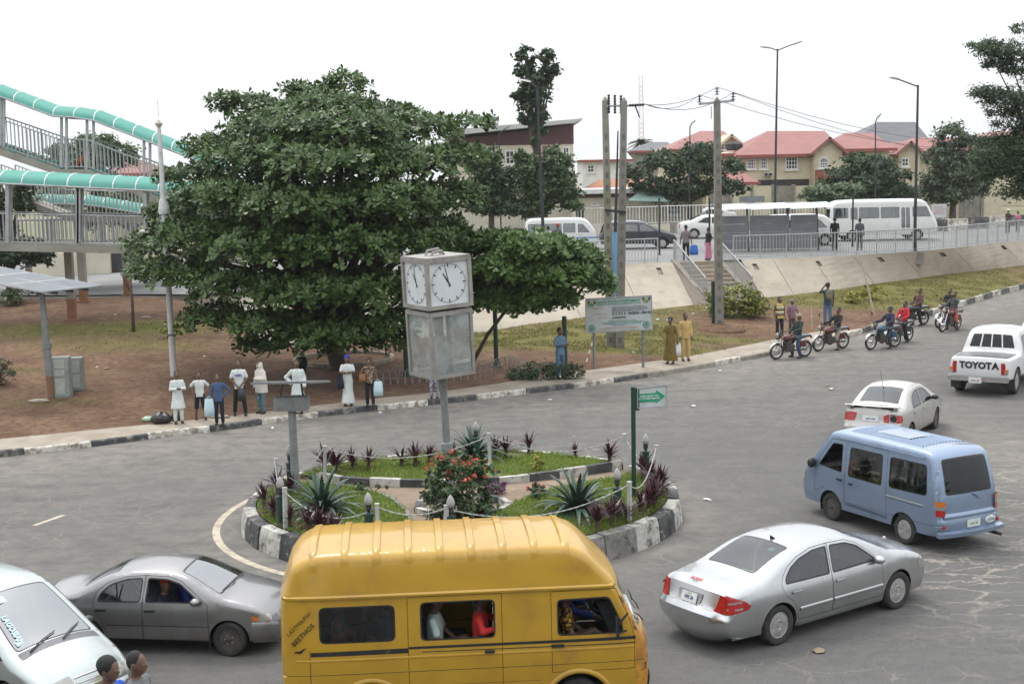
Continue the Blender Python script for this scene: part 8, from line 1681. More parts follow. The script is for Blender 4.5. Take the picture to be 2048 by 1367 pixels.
def person(label,loc,h,rz,arms=('down','down'),top=None,bot=None,head='short',skin=None,legs='stand',vox=.0125,shoes=True,bag=None,z0=.0,lean=.0,turn=.0,name='person',parts_only=False):
  """top: (kind, material); kinds tee, shirt, kaftan, robe, veil, dress; bot: (kind, material); kinds trousers, shorts, skirt"""
  sk = skin or SK; t = thing(name,label,'person',loc,rz); s = h / 1.72; t.scale = (s,) * 3; V = Vector; LN = Matrix.Rotation(-lean,3,'X'); pel = V((0,0,.93))
  if legs == 'stand': J = [[V((sx * .085,0,.92)),V((sx * .10,-.015,.50)),V((sx * .105,.015,.085))] for sx in (1,-1)]; dz = 0
  elif legs == 'wide': J = [[V((sx * .085,0,.92)),V((sx * .13,-.03 * sx,.50)),V((sx * .17,-.06 * sx,.085))] for sx in (1,-1)]; dz = 0
  elif legs == 'ride': dz = -.10; J = [[V((.09,.02,.82)),V((.19,-.22,.47)),V((.24,-.16,.085))],[V((-.09,.02,.82)),V((-.20,-.34,.56)),V((-.20,-.10,.26))]]
  elif legs == 'straddle': dz = -.08; J = [[V((sx * .09,.0,.84)),V((sx * .20,-.17,.47)),V((sx * .24,-.06,.085))] for sx in (1,-1)]
  elif legs == 'car': dz = -.43; J = [[V((sx * .09,.0,.49)),V((sx * .12,-.40,.62)),V((sx * .12,-.74,.40))] for sx in (1,-1)]
  else: dz = -.43; J = [[V((sx * .09,.0,.49)),V((sx * .11,-.42,.50)),V((sx * .11,-.46,.09))] for sx in (1,-1)]
  U = lambda p: LN @ (V(p) - pel) + pel + V((0,0,dz))
  sh = [U((sx * .165,.0,1.375)) for sx in (1,-1)]; el,wr = [],[]
  for sx,a in zip((1,-1),arms): e,w = ARM[a]; el.append(U((sx * e[0],e[1],e[2]))); wr.append(U((sx * w[0],w[1],w[2])))
  HC = U((0,-.02,1.605)); HR = Matrix.Rotation(turn,3,'Z'); hp = lambda x,y,z: HC + HR @ V((x,y,z))
  secs = [((0,0,.86),.15,.10),((0,0,.95),.145,.10),((0,0,1.08),.13,.09),((0,0,1.25),.155,.10),((0,0,1.38),.165,.09),((0,0,1.45),.08,.06)]
  mb = MB(); loftz(mb,[(tuple(U(c)),rx,ry) for c,rx,ry in secs]); limb(mb,[U((0,.01,1.44)),U((0,0,1.53))],[.056,.052])
  mb.ell(HC,(.080,.100,.120),14,10,rot=HR); mb.ell(hp(0,-.035,-.06),(.055,.058,.058),10,8,rot=HR); mb.ell(hp(0,-.104,-.015),(.016,.02,.026),8,6,rot=HR)
  for sx in (1,-1): mb.ell(hp(sx * .084,.005,-.005),(.012,.022,.032),8,6,rot=HR)
  mb.ell(hp(0,-.088,-.055),(.026,.014,.012),8,5,rot=HR)
  for k in (0,1):
    limb(mb,[sh[k],el[k],wr[k]],[.05,.042,.028]); d = (wr[k] - el[k]).normalized(); sd = d.cross(V((0,1,.3))).normalized(); pl = wr[k] + d * .05; mb.ell(pl,(.026,.034,.05),8,6,rot=d.to_track_quat('Z','Y').to_matrix()); nn = d.cross(sd)
    for f in range(4): b0 = pl + d * .03 + sd * ((f - 1.5) * .019); L = (.052,.066,.07,.06)[f]; mb.tube([b0,b0 + d * L * .55 - nn * .006,b0 + d * L - nn * .022],[.0105,.0098,.008],6)
    mb.tube([pl - d * .02 + sd * .03,pl + sd * .052 + d * .015,pl + sd * .056 + d * .045],[.012,.011,.009],6)
    limb(mb,J[k],[.075,.055,.04]); mb.ell(J[k][2] + V((0,-.07,-.05)),(.042,.115,.033),10,6)
  grow('body',mb,sk,t,vox); lo = vox * 1.25
  if bot:
    kind,m = bot; mb = MB()
    if kind in ('trousers','shorts'):
      loftz(mb,[((0,0,.82 + dz),.16,.12),((0,0,.93 + dz),.16,.115),((0,0,1.03 + dz),.148,.108)]) if legs in ('stand','wide','ride','straddle') else loftz(mb,[((0,0,.44),.17,.13),((0,0,.55),.165,.12)])
      for j in J:
        if kind == 'shorts': k_ = j[0].lerp(j[1],1.0) + (j[2] - j[1]) * .12; limb(mb,[j[0],j[1],k_],[.095,.088,.085])
        else: limb(mb,[j[0],j[1],j[1].lerp(j[2],.92)],[.092,.073,.062])
    else: loftz(mb,[((0,0,.10),.235,.185),((0,0,.14),.23,.18),((0,.0,.5),.175,.14),((0,0,.9),.175,.125),((0,0,1.04),.14,.10)],18)
    grow('trousers' if kind != 'skirt' else 'skirt',mb,m,t,lo)
  if top:
    kind,m = top; mb = MB(); hem = {'tee': .83,'shirt': .80,'kaftan': .50,'robe': .09,'dress': .12,'veil': .70,'jacket': .84,'vest': .84}[kind]; sec = [((0,-.002,1.08),.15,.11),((0,-.005,1.25),.172,.118),((0,0,1.37),.170,.104),((0,.0,1.45),.085,.07)]; low = [((0,0,hem),.175 + (.07 if hem < .6 else 0) + (.05 if hem < .2 else 0),.125 + (.05 if hem < .6 else 0)),((0,0,.95),.165,.118)]
    if kind == 'veil': low = [((0,.02,hem),.25,.17),((0,.02,1.0),.235,.16)]; sec = [((0,.01,1.25),.225,.15),((0,0,1.42),.16,.12),((0,.0,1.5),.10,.10),(tuple(HC - U((0,0,0)) + V((0,0,dz)) * 0)[:2] + (1.60,),.098,.112),((0,0,1.70),.07,.08)]
    if legs in ('ride','straddle','sit','car'): low = [((0,0,.86),.168,.122),((0,0,.95),.165,.118)]
    loftz(mb,[(tuple(U(c)),rx,ry) for c,rx,ry in low + sec],18)
    for k in (0,1):
      if kind == 'vest': continue
      if kind == 'tee': limb(mb,[sh[k],sh[k].lerp(el[k],.7)],[.062,.062])
      else: limb(mb,[sh[k],el[k],el[k].lerp(wr[k],.93)],[.064,.058 if kind not in ('robe','veil') else .08,.048 if kind not in ('robe','veil') else .075])
    g = grow('shirt' if kind in ('tee','shirt','vest') else kind,mb,m,t,lo)
  if head in ('short','bun','afro'):
    mb = MB(); e = .004 if head == 'short' else .012
    for k in range(0,1): mb.ell(hp(0,.022,.028),(.083 + e,.094 + e,.103 + e),14,9,rot=HR)
    if head == 'bun': mb.ell(hp(0,.09,.07),(.05,.05,.05),10,7)
    if head == 'afro': mb.ell(hp(0,.03,.04),(.10,.105,.10),12,8)
    mb.build('hair',HAIR,t,smooth=True)
  elif head and head != 'none':
    kind,m = head; mb = MB()
    if kind == 'cap': mb.ell(hp(0,.01,.045),(.088,.105,.082),14,8,rot=HR); mb.ell(hp(0,-.11,.04),(.065,.06,.012),10,5,rot=HR)
    elif kind == 'wrap': mb.ell(hp(0,.02,.06),(.10,.115,.085),14,8,rot=HR); mb.ell(hp(.03,.02,.13),(.06,.07,.04),10,6)
    else: mb.ell(hp(0,.012,.04),(.09,.108,.09),14,8,rot=HR)
    mb.build('headwear',m,t,smooth=True)
  mb = MB()
  for sx in (1,-1): mb.ell(hp(sx * .030,-.090,.008),(.011,.008,.006),8,5)
  mb.build('eyes',EYE,t)
  if shoes:
    for k in (0,1): mb = MB(); mb.ell(J[k][2] + V((0,-.065,-.05)),(.05,.135,.045),12,7); mb.build('shoe',SHOE if shoes is True else shoes,t,smooth=True)
  return t
def hand_bag(label,p,w,h,mat,name='carrier_bag',th=.10):
  """a plastic bag hanging from its handles"""
  mb = MB(); rows = []; r = random.Random(int(w * 1e4))
  for z,f,tt in ((-h,.80,.7),(-h * .97,1.0,1),(-h * .6,1.02,1.1),(-h * .25,.92,.8),(-h * .05,.8,.45)): rows.append([Vector((math.copysign(abs(math.cos(2 * PI * k / 16)) ** .5,math.cos(2 * PI * k / 16)) * w / 2 * f * r.uniform(.96,1.04),math.copysign(abs(math.sin(2 * PI * k / 16)) ** .6,math.sin(2 * PI * k / 16)) * th * tt * r.uniform(.85,1.15),z)) for k in range(16)])
  mb.grid(rows,closed=True); mb.add(rows[0],[tuple(range(16))])
  for s_ in (-1,1): mb.tube([(-w * .25,s_ * .02,-h * .06),(-w * .12,s_ * .01,.0),(0,0,.04),(w * .12,s_ * .01,0),(w * .25,s_ * .02,-h * .06)],.008,5)
  return mb.build(name,mat,None,smooth=True,loc=p,label=label,cat='bag',rz=.2)
C = cloth; WHT = C('white',(.66,.66,.66)); CREAMW = C('ivory',(.60,.57,.50)); NAVY = C('navy',(.010,.013,.028)); DENIM = C('denim',(.055,.10,.19),(.04,.075,.145),9); JEAN = C('jean_blue',(.09,.15,.24),(.06,.105,.18),5); BLACKC = C('black',(.012,.012,.014)); MOS = C('floral',(.30,.22,.13),(.03,.03,.03),16,lo=.47,hi=.53,c3=(.40,.06,.06),s3=22); OLIVE = C('olive_print',(.19,.135,.03),(.11,.075,.02),12,c3=(.34,.14,.03),s3=6)
BAGW = pm('bag_pale_blue',(.42,.58,.62),(.5,.62,.65),6,.4); BAGB = pm('bag_black',(.012,.012,.013),(.03,.03,.03),8,.3); STR = C('striped_trousers',(.10,.12,.20),(.02,.17,.15),14,lo=.46,hi=.54,c3=(.45,.35,.38),s3=18,f3=(.55,.6)); AFR = C('blue_white_print',(.40,.42,.48),(.03,.035,.07),22,lo=.46,hi=.54)
R_ = math.radians
def at(px,py,ptop,z=None):
  p = GV(px,py) if z is None else G(px,py,z); return p,Zat(px,ptop,p.y) - p.z
def P(label,px,py,ptop,rz,*a,z=None,**k): p,h = at(px,py,ptop,z); return person(label,p,h,R_(rz),*a,**k),p,h
PZ = .165
P('man in long white kaftan and trousers looking at his phone beside the pale lamp post',358,846,742,25,('phone','phone'),('kaftan',WHT),('trousers',WHT),z=PZ)
P('man in white polo shirt and navy shorts behind the pavement edge',402,838,744,10,('hip','hip'),('tee',WHT),('shorts',NAVY),legs='wide',z=PZ)
_,p,h = P('person in denim shirt and dark trousers with head lowered, holding a pale blue bag',440,849,748,0,('hip','carry'),('shirt',DENIM),('trousers',NAVY),z=PZ); hand_bag('pale blue plastic bag held by the person in the denim shirt',p + Vector((-.28,-.06,.84)),.30,.56,BAGW)
_,p,h = P('man in white lettered t-shirt and black trousers, hands clasped in front',481,830,720,8,('clasp','clasp'),('tee',WHT),('trousers',BLACKC),legs='wide',z=PZ); hand_bag('black plastic bag held low by the man in the white t-shirt',p + Vector((.12,-.24,.88)),.26,.40,BAGB)
put_text('REBEL',.085,pm('ink_violet_blue',(.05,.05,.35)),None,(0,0,0),(1,0,0),(0,0,1),bold=.003).name = 'shirt_print'; _t = bpy.data.objects['shirt_print']; _t.parent = _; _t.location = (0,-.128,1.27)
P('woman in ivory veil and striped teal trousers standing with crossed legs',524,826,723,-35,('fold','down'),('veil',CREAMW),('trousers',STR),'none',z=PZ)
P('man in full white robe, hand on hip, behind the small solar light',597,826,720,5,('down','hip'),('robe',WHT),None,'short',z=PZ)
P('figure in black clothes in the deep shade by the big almond trunk',606,768,702,0,('down','down'),('jacket',BLACKC),('trousers',BLACKC))
_,p,h = P('woman in white blouse and long white skirt with a blue head tie',697,811,711,5,('fold','fold'),('tee',WHT),('skirt',WHT),('wrap',C('royal_blue',(.03,.05,.26))),z=PZ); hand_bag('dark blue handbag of the woman in white with the blue head tie',p + Vector((-.22,-.16,1.0)),.22,.42,C('navy',(.010,.013,.028)),'handbag',.06)
_,p,h = P('woman in dark floral blouse and black trousers, carrying a pale blue bag',741,812,716,-5,('carry','hip'),('tee',MOS),('trousers',BLACKC),'bun',SK2,z=PZ); hand_bag('pale blue plastic bag held by the woman in the floral blouse',p + Vector((.27,-.06,.84)),.30,.50,BAGW); hand_bag('tan shoulder bag of the woman in the floral blouse',p + Vector((-.22,-.1,1.08)),.22,.26,pm('leather_tan',(.26,.11,.04)),'handbag',.07)
P('person in patterned trousers hidden above the waist by the clock box',869,796,700,0,('fold','down'),('tee',C('orange_print',(.35,.14,.03),(.03,.06,.12),14)),('trousers',AFR),z=PZ)
P('bearded man in denim shirt and jeans with folded arms beside the creeping shrub',1121,757,655,35,('fold','fold'),('shirt',C('denim_pale',(.12,.19,.27),(.09,.15,.22),8)),('trousers',JEAN),z=PZ,turn=.5)
_,p,h = P('woman in long olive patterned dress standing beside the man in yellow',1341,727,634,-25,('carry','rest'),('dress',OLIVE),None,'afro',z=PZ); hand_bag('white plastic bag held by the woman in the olive dress',p + Vector((.28,-.04,.82)),.22,.5,pm('bag_white',(.6,.6,.6)))
P('man in pale yellow tunic and trousers standing on the pavement',1371,721,626,10,('down','down'),('shirt',C('pale_yellow',(.50,.36,.14))),('trousers',C('pale_yellow',(.50,.36,.14))),z=PZ)
_,p,h = P('man in grey checked shirt at the top of the stairs, seen from behind',1372,521,450,165,('carry','carry'),('tee',C('grey_check',(.20,.17,.18),(.13,.11,.12),18)),('trousers',NAVY),z=2.55,vox=.02); hand_bag('bright blue plastic bag held by the man at the stair top',p + Vector((.42,-.05,.85)),.45,.55,pm('bag_blue',(.03,.14,.50)))
P('woman in pink wrapper half hidden by the single utility pole',1417,520,455,-60,('down','down'),('tee',BLACKC),('skirt',C('pink',(.48,.16,.26))),'bun',z=2.55,vox=.02)
for lb,px,py,pt,top,hd in (('person in white top waiting by the off-white minibus',1097,515,452,WHT,'short'),('person in grey shirt and red cap beside the off-white minibus',1116,515,447,C('slate',(.08,.085,.10)),('cap',C('red',(.38,.02,.02)))),('woman in black with tied-up hair before the white bus',1669,500,435,BLACKC,'bun'),('person in dark grey shirt before the white bus wheel',1719,500,436,C('slate',(.08,.085,.10)),'short')): P(lb,px,py,pt,160,('down','down'),('tee',top),('trousers',BLACKC),hd,z=2.55,vox=.022)
for lb,px,top,hd in (('person in dark shirt and white cap leaning on the far railing end',2015,C('maroon_dark',(.07,.03,.035)),('cap',WHT)),('person in pink shirt leaning on the far railing end',2035,C('pink',(.48,.16,.26)),'short')): P(lb,px,468 - (px - 2015) * .1,418 + (px - 2015) * .2,20,('rest','rest'),('tee',top),('trousers',BLACKC),hd,z=2.5,vox=.022)
P('person in orange sitting on the upper footbridge landing',165,338,292,-40,('rest','rest'),('shirt',C('orange',(.55,.14,.03))),('trousers',C('orange_dark',(.40,.10,.02))),legs='sit',z=Dp(165,338,66).z,vox=.022).__class__
# men standing by the motorcycles
P('man in yellow and navy striped vest standing behind the first motorcycle',1559,678,593,15,('down','down'),('vest',C('hoops',(.48,.36,.10))),('trousers',NAVY)); t = bpy.data.objects[PEND[-1].parent.name]
for k,z in enumerate((1.0,1.1,1.2,1.3)):
  mb = MB(); loftz(mb,[((0,-.002,z + d),r[0],r[1]) for d,r in ((-.022,(.172,.126)),(.022,(.172 + .006,.126)))],18); mb.build('vest_stripe',NAVY if k % 2 == 0 else WHT,t,smooth=True)
P('man in faded purple shirt and grey cap beside the striped vest',1584,672,598,20,('rest','down'),('tee',C('purple_dusty',(.23,.13,.19))),('trousers',C('brown',(.10,.06,.05))),('knit',C('grey',(.18,.19,.2))))
_,p,h = P('man with olive backpack holding a phone to his ear, seen from behind',1655,650,565,170,('ear','down'),('tee',C('teal_dark',(.03,.055,.075))),('trousers',JEAN),legs='stand'); mb = MB(); mb.ell((0,0,0),(.17,.10,.26),14,10); mb.ell((0,-.09,-.08),(.12,.05,.12),10,7); mb.build('backpack',C('olive_pack',(.16,.15,.10)),None,smooth=True,loc=p + Vector((.02,-.20,h * .72)),rz=.1,label='olive backpack on the back of the man with the phone',cat='backpack')
# the two passers-by at the bottom edge
p = Dp(214,1314,12.3); p.z -= 1.66; person('person in bright blue top walking past at the bottom edge',p,1.66,R_(70),('down','down'),('tee',C('bright_blue',(.02,.09,.50))),('trousers',NAVY),'afro',legs='wide'); p = Dp(270,1304,12.9); p.z -= 1.66; person('boy in grey t-shirt walking past at the bottom edge',p,1.66,R_(75),('down','down'),('tee',C('grey_tee',(.16,.17,.18))),('trousers',NAVY),legs='wide')
mb = MB(); q = Dp(240,1304,12.6); mb.box(q.x - 4,q.x + 1.6,11.7,13.4,Dp(214,1314,12.3).z - 1.93,Dp(214,1314,12.3).z - 1.665); mb.build('walkway_landing',M_DECK,None,kind='structure')
# passengers and drivers
def rider_in(label,root,x,y,z,rz,**k): m,a = root; q = Matrix.Rotation(a,3,'Z') @ Vector((x,y,0)); return person(label,Vector((m.x + q.x,m.y + q.y,z)),1.7,a + R_(rz),legs='car',shoes=False,**k)
rider_in('bus passenger in bright floral blouse at the rear window',BUS,-1.72,-.50,.56,84,arms=('rest','rest'),top=('tee',C('floral_bright',(.02,.12,.10),(.40,.12,.05),13,lo=.46,hi=.54,c3=(.03,.08,.35),s3=15)),head='afro',skin=SK2,turn=-.3)
rider_in('bus passenger in blue shirt in shadow beside the floral blouse',BUS,-1.1,-.45,.54,80,arms=('rest','rest'),top=('tee',C('dull_blue',(.05,.07,.12))))
rider_in('bus passenger in white shirt with mint sleeve at the middle window',BUS,-.42,-.55,.55,80,arms=('rest','rest'),top=('tee',C('mint_white',(.42,.52,.49))))
rider_in('bus passenger in bright red shirt with an elbow at the sliding door window',BUS,.20,-.56,.55,84,arms=('sill','sill'),top=('shirt',C('bright_red',(.60,.03,.025))))
rider_in('bus front passenger in black and yellow print holding a bag',BUS,1.38,-.52,.54,85,arms=('rest','rest'),top=('tee',C('honeycomb',(.45,.24,.02),(.02,.015,.01),20,lo=.46,hi=.52))); rider_in('bus driver in blue shirt at the far side of the cab',BUS,1.42,.45,.54,90,arms=('bars','bars'),top=('shirt',C('royal_blue',(.03,.05,.26))))
rider_in('woman with red head band at the open window of the grey saloon',GREY_CAR,.0,-.36,-.13,82,turn=-.7,arms=('rest','rest'),top=('tee',C('navy',(.010,.013,.028))),head=('wrap',C('red',(.38,.02,.02))),skin=SK2); rider_in('driver in dark blue shirt of the grey saloon',GREY_CAR,.05,.36,-.13,90,arms=('bars','bars'),top=('shirt',C('royal_blue',(.03,.05,.26))))
rider_in('driver with orange sleeve in the blue van cab',BLUE_VAN,.80,.40,.28,90,arms=('bars','bars'),top=('shirt',C('orange',(.55,.14,.03)))); rider_in('passenger with red sleeve in the blue van middle row',BLUE_VAN,-.28,.45,.28,90,arms=('rest','rest'),top=('tee',C('red_dull',(.30,.05,.05))))
# ------------------------------------------------------------------ motorcycles
def moto(label,fpx,rpx,tankm,turn=.15):
  a,b = G(*rpx),G(*fpx); d = b - a; d.y *= .55; rz = math.atan2(d.y,d.x); t = thing('motorcycle',label,'motorcycle',(a + b) / 2,rz,'motorcycle taxis at the kerb'); t.rotation_euler = Euler((R_(-5),0,rz)); xf,xr,R = .64,-.62,.30; M = M_TRIM; t.scale = (1.1,) * 3
  for nm,x in (('front_wheel',xf),('rear_wheel',xr)):
    mb = MB(); mb.tube([(x + R * .88 * math.cos(k * PI / 12),0,R + R * .88 * math.sin(k * PI / 12)) for k in range(25)],.042,8,caps=False); w = mb.build(nm,M_TYRE,t,smooth=True); mb = MB(); mb.tube([(x + R * .72 * math.cos(k * PI / 12),0,R + R * .72 * math.sin(k * PI / 12)) for k in range(25)],.018,6,caps=False); mb.lathe([(.001,-.06),(.055,-.06),(.055,.06),(.001,.06)],(x,0,R),10,0,'Y')
    for k in range(12): c,s_ = math.cos(k * PI / 6 + .2),math.sin(k * PI / 6 + .2); mb.tube([(x + .05 * c,(.03 if k % 2 else -.03),R + .05 * s_),(x + R * .72 * c,0,R + R * .72 * s_)],.006,4)
    mb.build('rim',M_ALLOY,w); mb = MB(); e = (.35,2.4) if x > 0 else (.2,2.2); mb.grid([[Vector((x + (R + .035) * math.cos(g),y,R + (R + .035) * math.sin(g) - abs(y) * .3)) for y in (-.06,-.03,0,.03,.06)] for g in np.linspace(e[0],e[1],10)]); mb.build('mudguard',M_ALLOY if x > 0 else M,t,smooth=True)
  for s_ in (-1,1): mb = MB(); mb.tube([(xf,s_ * .075,R),(xf - .22,s_ * .075,.92)],.022,7); mb.build('fork_leg',M_CHROME,t); mb = MB(); mb.tube([(xr,s_ * .10,R),(xr + .12,s_ * .11,.66)],.026,7); mb.build('shock_absorber',M_CHROME,t); mb = MB(); mb.tube([(xf - .26,s_ * .3,1.12),(xf - .26,s_ * .305,1.28)],.008,5); mb.ell((xf - .26,s_ * .32,1.31),(.012,.06,.04),8,6); mb.build('mirror',M,t); mb = MB(); mb.ell((xf - .05,s_ * .2,.86),(.035,.035,.03),8,6); mb.build('indicator',M_AMBER,t)
  mb = MB(); mb.tube([(xf - .36,-.36,1.06),(xf - .24,-.2,1.06),(xf - .2,0,.96),(xf - .24,.2,1.06),(xf - .36,.36,1.06)],.015,7); mb.build('handlebar',M,t,smooth=True); mb = MB(); mb.ell((xf - .05,0,.88),(.09,.105,.105),12,9); hl = mb.build('headlight',M,t,smooth=True); mb = MB(); mb.lathe([(.09,0),(.07,.03),(.001,.045)],(xf + .015,0,.88),14,0,'X'); mb.build('lens',M_CLEAR,hl,smooth=True)
  mb = MB(); mb.ell((.16,0,.76),(.28,.14,.13),14,9); mb.build('tank',tankm,t,smooth=True); mb = MB(); mb.prism([(-.1,-.12,.72),(-.1,-.12,.80),(-.75,-.11,.84),(-.78,-.11,.76)],(0,.23,0)); mb.build('seat',pm('seat_vinyl_grey',(.10,.105,.11),(.07,.07,.075),6,.45),t); mb = MB(); mb.box(-.05,.28,-.13,.13,.28,.52); mb.lathe([(.11,-.12),(.12,0),(.11,.12)],(.2,0,.55),12,0,'Y'); mb.build('engine',M_STEEL,t); mb = MB(); mb.tube([(.25,-.15,.42),(.1,-.17,.26),(-.4,-.17,.27),(-.85,-.18,.34)],[.022,.025,.045,.045],8); mb.build('exhaust',M_CHROME,t,smooth=True)
  mb = MB(); mb.tube([(xf - .2,0,.9),(.15,0,.66),(-.3,0,.68),(-.8,0,.76)],.022,6); mb.tube([(.35,0,.72),(.32,0,.3),(-.1,0,.28),(xr,.08,R)],.02,6); mb.build('frame',M,t); mb = MB(); mb.ell((-.86,0,.72),(.05,.06,.05),8,6); mb.build('tail_light',M_REDLAMP,t); mb = MB(); mb.box(-.56,-.3,-.13,.13,.42,.64); mb.build('side_panel',tankm,t)
  return t,(a + b) / 2,rz
TK = [pm('tank_red',(.10,.012,.014),rough=.25,coat=.5),pm('tank_blue',(.01,.075,.13),rough=.25,coat=.5),pm('tank_black',(.02,.02,.022),rough=.25,coat=.5)]
def ride(mt,label,dx=-.35,legs='ride',h=1.82,turn=.0,lean=.12,**k): t,m,rz = mt; q = Matrix.Rotation(rz,3,'Z') @ Vector((dx,0,0)); return person(label,Vector((m.x + q.x,m.y + q.y,0)),h,rz + PI / 2,legs=legs,lean=lean,turn=turn,**k)
m1 = moto('red tanked motorcycle nearest the camera in the row at the kerb',(1552,721),(1610,711),TK[0]); m2 = moto('dark red motorcycle second in the row, wheel against the kerb',(1641,704),(1681,695),TK[0]); m3 = moto('blue tanked motorcycle under the rider in dark blue',(1737,703),(1793,690),TK[1]); m4 = moto('motorcycle under the rider in the red jacket',(1777,692),(1816,678),TK[2]); m5 = moto('motorcycle against the verge behind the red jacket',(1808,655),(1843,648),TK[2]); m6 = moto('red motorcycle farthest along the road facing the camera',(1886,668),(1912,654),TK[0]); m7 = moto('motorcycle half hidden behind the farthest red one',(1877,660),(1903,645),TK[2])
ride(m1,'rider in dark green jacket and pale cap sitting on the nearest motorcycle',arms=('bars','rest'),top=('jacket',C('bottle_green',(.014,.03,.03))),bot=('trousers',C('blue_jean_dark',(.03,.055,.11))),head=('cap',C('khaki',(.30,.28,.22))),legs='straddle'); ride(m2,'rider in black jacket and khaki shorts on the second motorcycle',arms=('bars','bars'),top=('jacket',BLACKC),bot=('shorts',C('khaki_shorts',(.27,.24,.18))))
ride(m3,'rider in dark blue jacket and grey beanie on the blue tanked motorcycle',arms=('bars','bars'),top=('jacket',C('ink_blue',(.016,.022,.06))),bot=('trousers',C('charcoal',(.035,.035,.045))),head=('knit',C('beanie_slate',(.05,.065,.09)))); ride(m4,'rider in bright red jacket on a motorcycle',arms=('rest','rest'),top=('jacket',C('jacket_red',(.50,.02,.035))),bot=('trousers',BLACKC),legs='straddle'); ride(m5,'rider in faded maroon sweatshirt sitting by the verge',arms=('rest','rest'),top=('shirt',C('maroon_faded',(.12,.055,.06))),bot=('trousers',BLACKC),legs='straddle')
ride(m6,'rider in grey sweatshirt and coral shorts reaching out an arm',arms=('point','bars'),top=('shirt',C('grey_green',(.07,.08,.08))),bot=('shorts',C('coral',(.42,.10,.06))),legs='straddle'); ride(m7,'rider in black shirt on the half hidden motorcycle',arms=('fold','fold'),top=('shirt',BLACKC),bot=('trousers',BLACKC),legs='straddle')
# finish the skins in one pass
dg = bpy.context.evaluated_depsgraph_get()
for o in PEND: me = bpy.data.meshes.new_from_object(o.evaluated_get(dg)); me.name = o.name; o.modifiers.clear(); o.data = me
# ------------------------------------------------------------------ litter
rl = random.Random(21); LM = [pm('litter_white',(.6,.6,.58)),pm('litter_pale_blue',(.40,.55,.62)),pm('litter_brown',(.26,.19,.12))]
LT = [(605,795,1),(1335,641,0),(1386,628,1),(1400,612,0),(1414,615,0),(1315,640,1),(1267,705,0),(1440,742,0),(194,734,0),(215,737,2),(330,650,0),(410,713,0),(560,702,0),(200,648,0),(1665,777,2),(1654,772,2),(1662,779,0),(1638,1303,2),(1100,800,0),(1386,812,0),(760,826,0),(545,856,0),(230,630,0),(1766,1080,0),(1415,1000,0)]
for i,(px,py,k) in enumerate(LT):
  p = GV(px,py) if py < 760 else G(px,py,0 if ground_z(*G(px,py,0).xy) == 0 else .17); s = .07 + .06 * rl.random(); mb = MB(); V_ = [Vector((s * math.cos(a) * rl.uniform(.5,1.3),s * .8 * math.sin(a) * rl.uniform(.5,1.3),rl.uniform(.005,.05))) for a in np.linspace(0,5.4,7)]; mb.add(V_ + [Vector((0,0,rl.uniform(.03,.08)))],[(j,(j + 1) % 7,7) for j in range(7)])
  mb.build('paper_scrap',LM[k],None,loc=p,rz=rl.uniform(0,6),label=['white','pale blue','brown'][k] + ' scrap of litter ' + ('on the road' if p.z < .1 else 'on the verge soil and grass'),cat='litter',group=['white','pale blue','brown'][k] + (' scraps on the road' if p.z < .1 else ' scraps on the verge'))
for px,py,w,h,m,lb in ((322,846,.62,.34,BAGB,'large black rubbish bag slumped at the pavement back edge'),(352,840,.3,.3,BAGB,'small black bag behind the man in the kaftan'),(297,842,.4,.16,pm('litter_green_white',(.45,.52,.40),(.2,.4,.25),8),'heap of green and white wrappers beside the black rubbish bag')):
  p = GV(px,py); mb = MB(); r = random.Random(px); mb.ell((0,0,h * .4),(w / 2,w * .35,h * .55),14,9); mb.v = [(x * r.uniform(.85,1.15),y * r.uniform(.85,1.15),max(0,z * r.uniform(.8,1.15))) for x,y,z in mb.v]; mb.build('rubbish_bag',m,None,smooth=True,loc=p,label=lb,cat='rubbish')
for px,py,w in ((78,803,.36),(292,636,.25),(440,835,.3)):
  p = GV(px,py); mb = MB(); r = random.Random(px); mb.ell((0,0,.03),(w,w * .5,.07),12,7); mb.v = [(x * r.uniform(.85,1.1),y * r.uniform(.85,1.1),z) for x,y,z in mb.v]; mb.build('flat_stone',M_PAVE,None,loc=p,smooth=True,label='flat pale stone lying %s' % ('near the solar panel pole' if px < 100 else 'in the soil near the young tree' if px < 300 else 'behind the waiting people'),cat='stone')
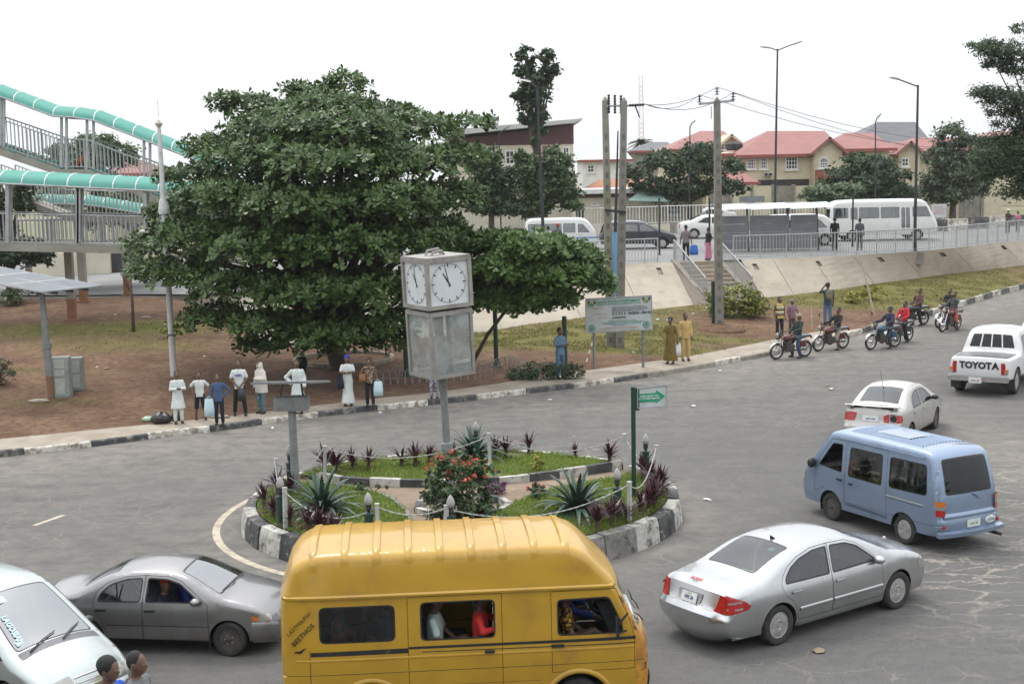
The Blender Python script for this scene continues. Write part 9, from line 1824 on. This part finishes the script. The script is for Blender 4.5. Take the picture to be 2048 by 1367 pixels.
# ------------------------------------------------------------------ behind the camera: the covered footbridge it stands on, and unseen houses and trees added to block low sky and darken reflections (they show in the cars' glass and paint)
vb = thing('viewing_footbridge','covered footbridge deck with teal canopy that the view is taken from','footbridge',(0,-1.6,0)); mb = MB(); mb.box(-45,45,-1.5,1.7,5.55,5.85); mb.build('deck',M_DECK,vb)
mb = MB(); mb.grid([[Vector((x,-1.9 * math.cos(PI * k / 10),8.3 + .8 * math.sin(PI * k / 10))) for k in range(11)] for x in (-45,-15,15,45)]); mb.build('canopy',M_TEAL,vb,smooth=True)
for x in range(-40,41,8): mb = MB(); mb.box(x - .1,x + .1,-1.5,-1.3,5.85,8.3); mb.build('canopy_post',M_RAIL,vb)
for i,(x,w,h,m,nm) in enumerate(((-48,24,11,M_CREAM,'cream'),(-20,22,9,M_CREAM2,'pale'),(6,20,12,M_GREYWALL,'grey'),(32,24,10,M_CREAM,'sand coloured'))):
  t = thing('added_block',nm + ' flat roofed block added unseen behind the viewing footbridge to darken reflections','building',(x,-32,0)); mb = MB(); mb.box(-w / 2,w / 2,-10,0,0,h); mb.build('wall',m,t)
  for a in range(5):
    for f in range(int(h // 3)): mb = MB(); X = -w / 2 + w * (a + .5) / 5; mb.box(X - .8,X + .8,-.02,.03,f * 3 + 1,f * 3 + 2.4); mb.build('window',M_DARKGLASS,t)
for i,(x,y,nm) in enumerate(((-30,-16,'leftmost'),(-12,-20,'second'),(9,-17,'third'),(26,-19,'rightmost'))):
  bl = [((0,0,6),(4,3,2.5)),((-2,1,8),(3,3,2)),((2,0,8),(3,3,2)),((0,0,10),(2.5,2.5,1.6))]; t = thing('added_tree',nm + ' tree of an unseen row added behind the viewing footbridge to darken reflections','tree',(x,y,0)); mb = MB(); limb_mesh(mb,(0,0,0),bl,.25,i); mb.build('trunk',M_BARK,t); link('crown',foliage_mesh('crown',bl,2500,.6,L_DARK,i),t,kind='stuff')
# ------------------------------------------------------------------ damp air
hz = MB(); hz.box(-640,640,-75,1000,-1.2,34); hm = bpy.data.materials.new('humid_air'); hm.use_nodes = True; hm.node_tree.nodes.remove(hm.node_tree.nodes['Principled BSDF'])
pv = hm.node_tree.nodes.new('ShaderNodeVolumePrincipled'); pv.inputs['Color'].default_value = (.93,.95,.97,1); pv.inputs['Density'].default_value = .00018; pv.inputs['Anisotropy'].default_value = .1
hm.node_tree.links.new(pv.outputs[0],hm.node_tree.nodes['Material Output'].inputs['Volume']); hz.build('haze',hm,kind='stuff')
SC.cycles.volume_bounces = 1; SC.cycles.volume_step_rate = 8
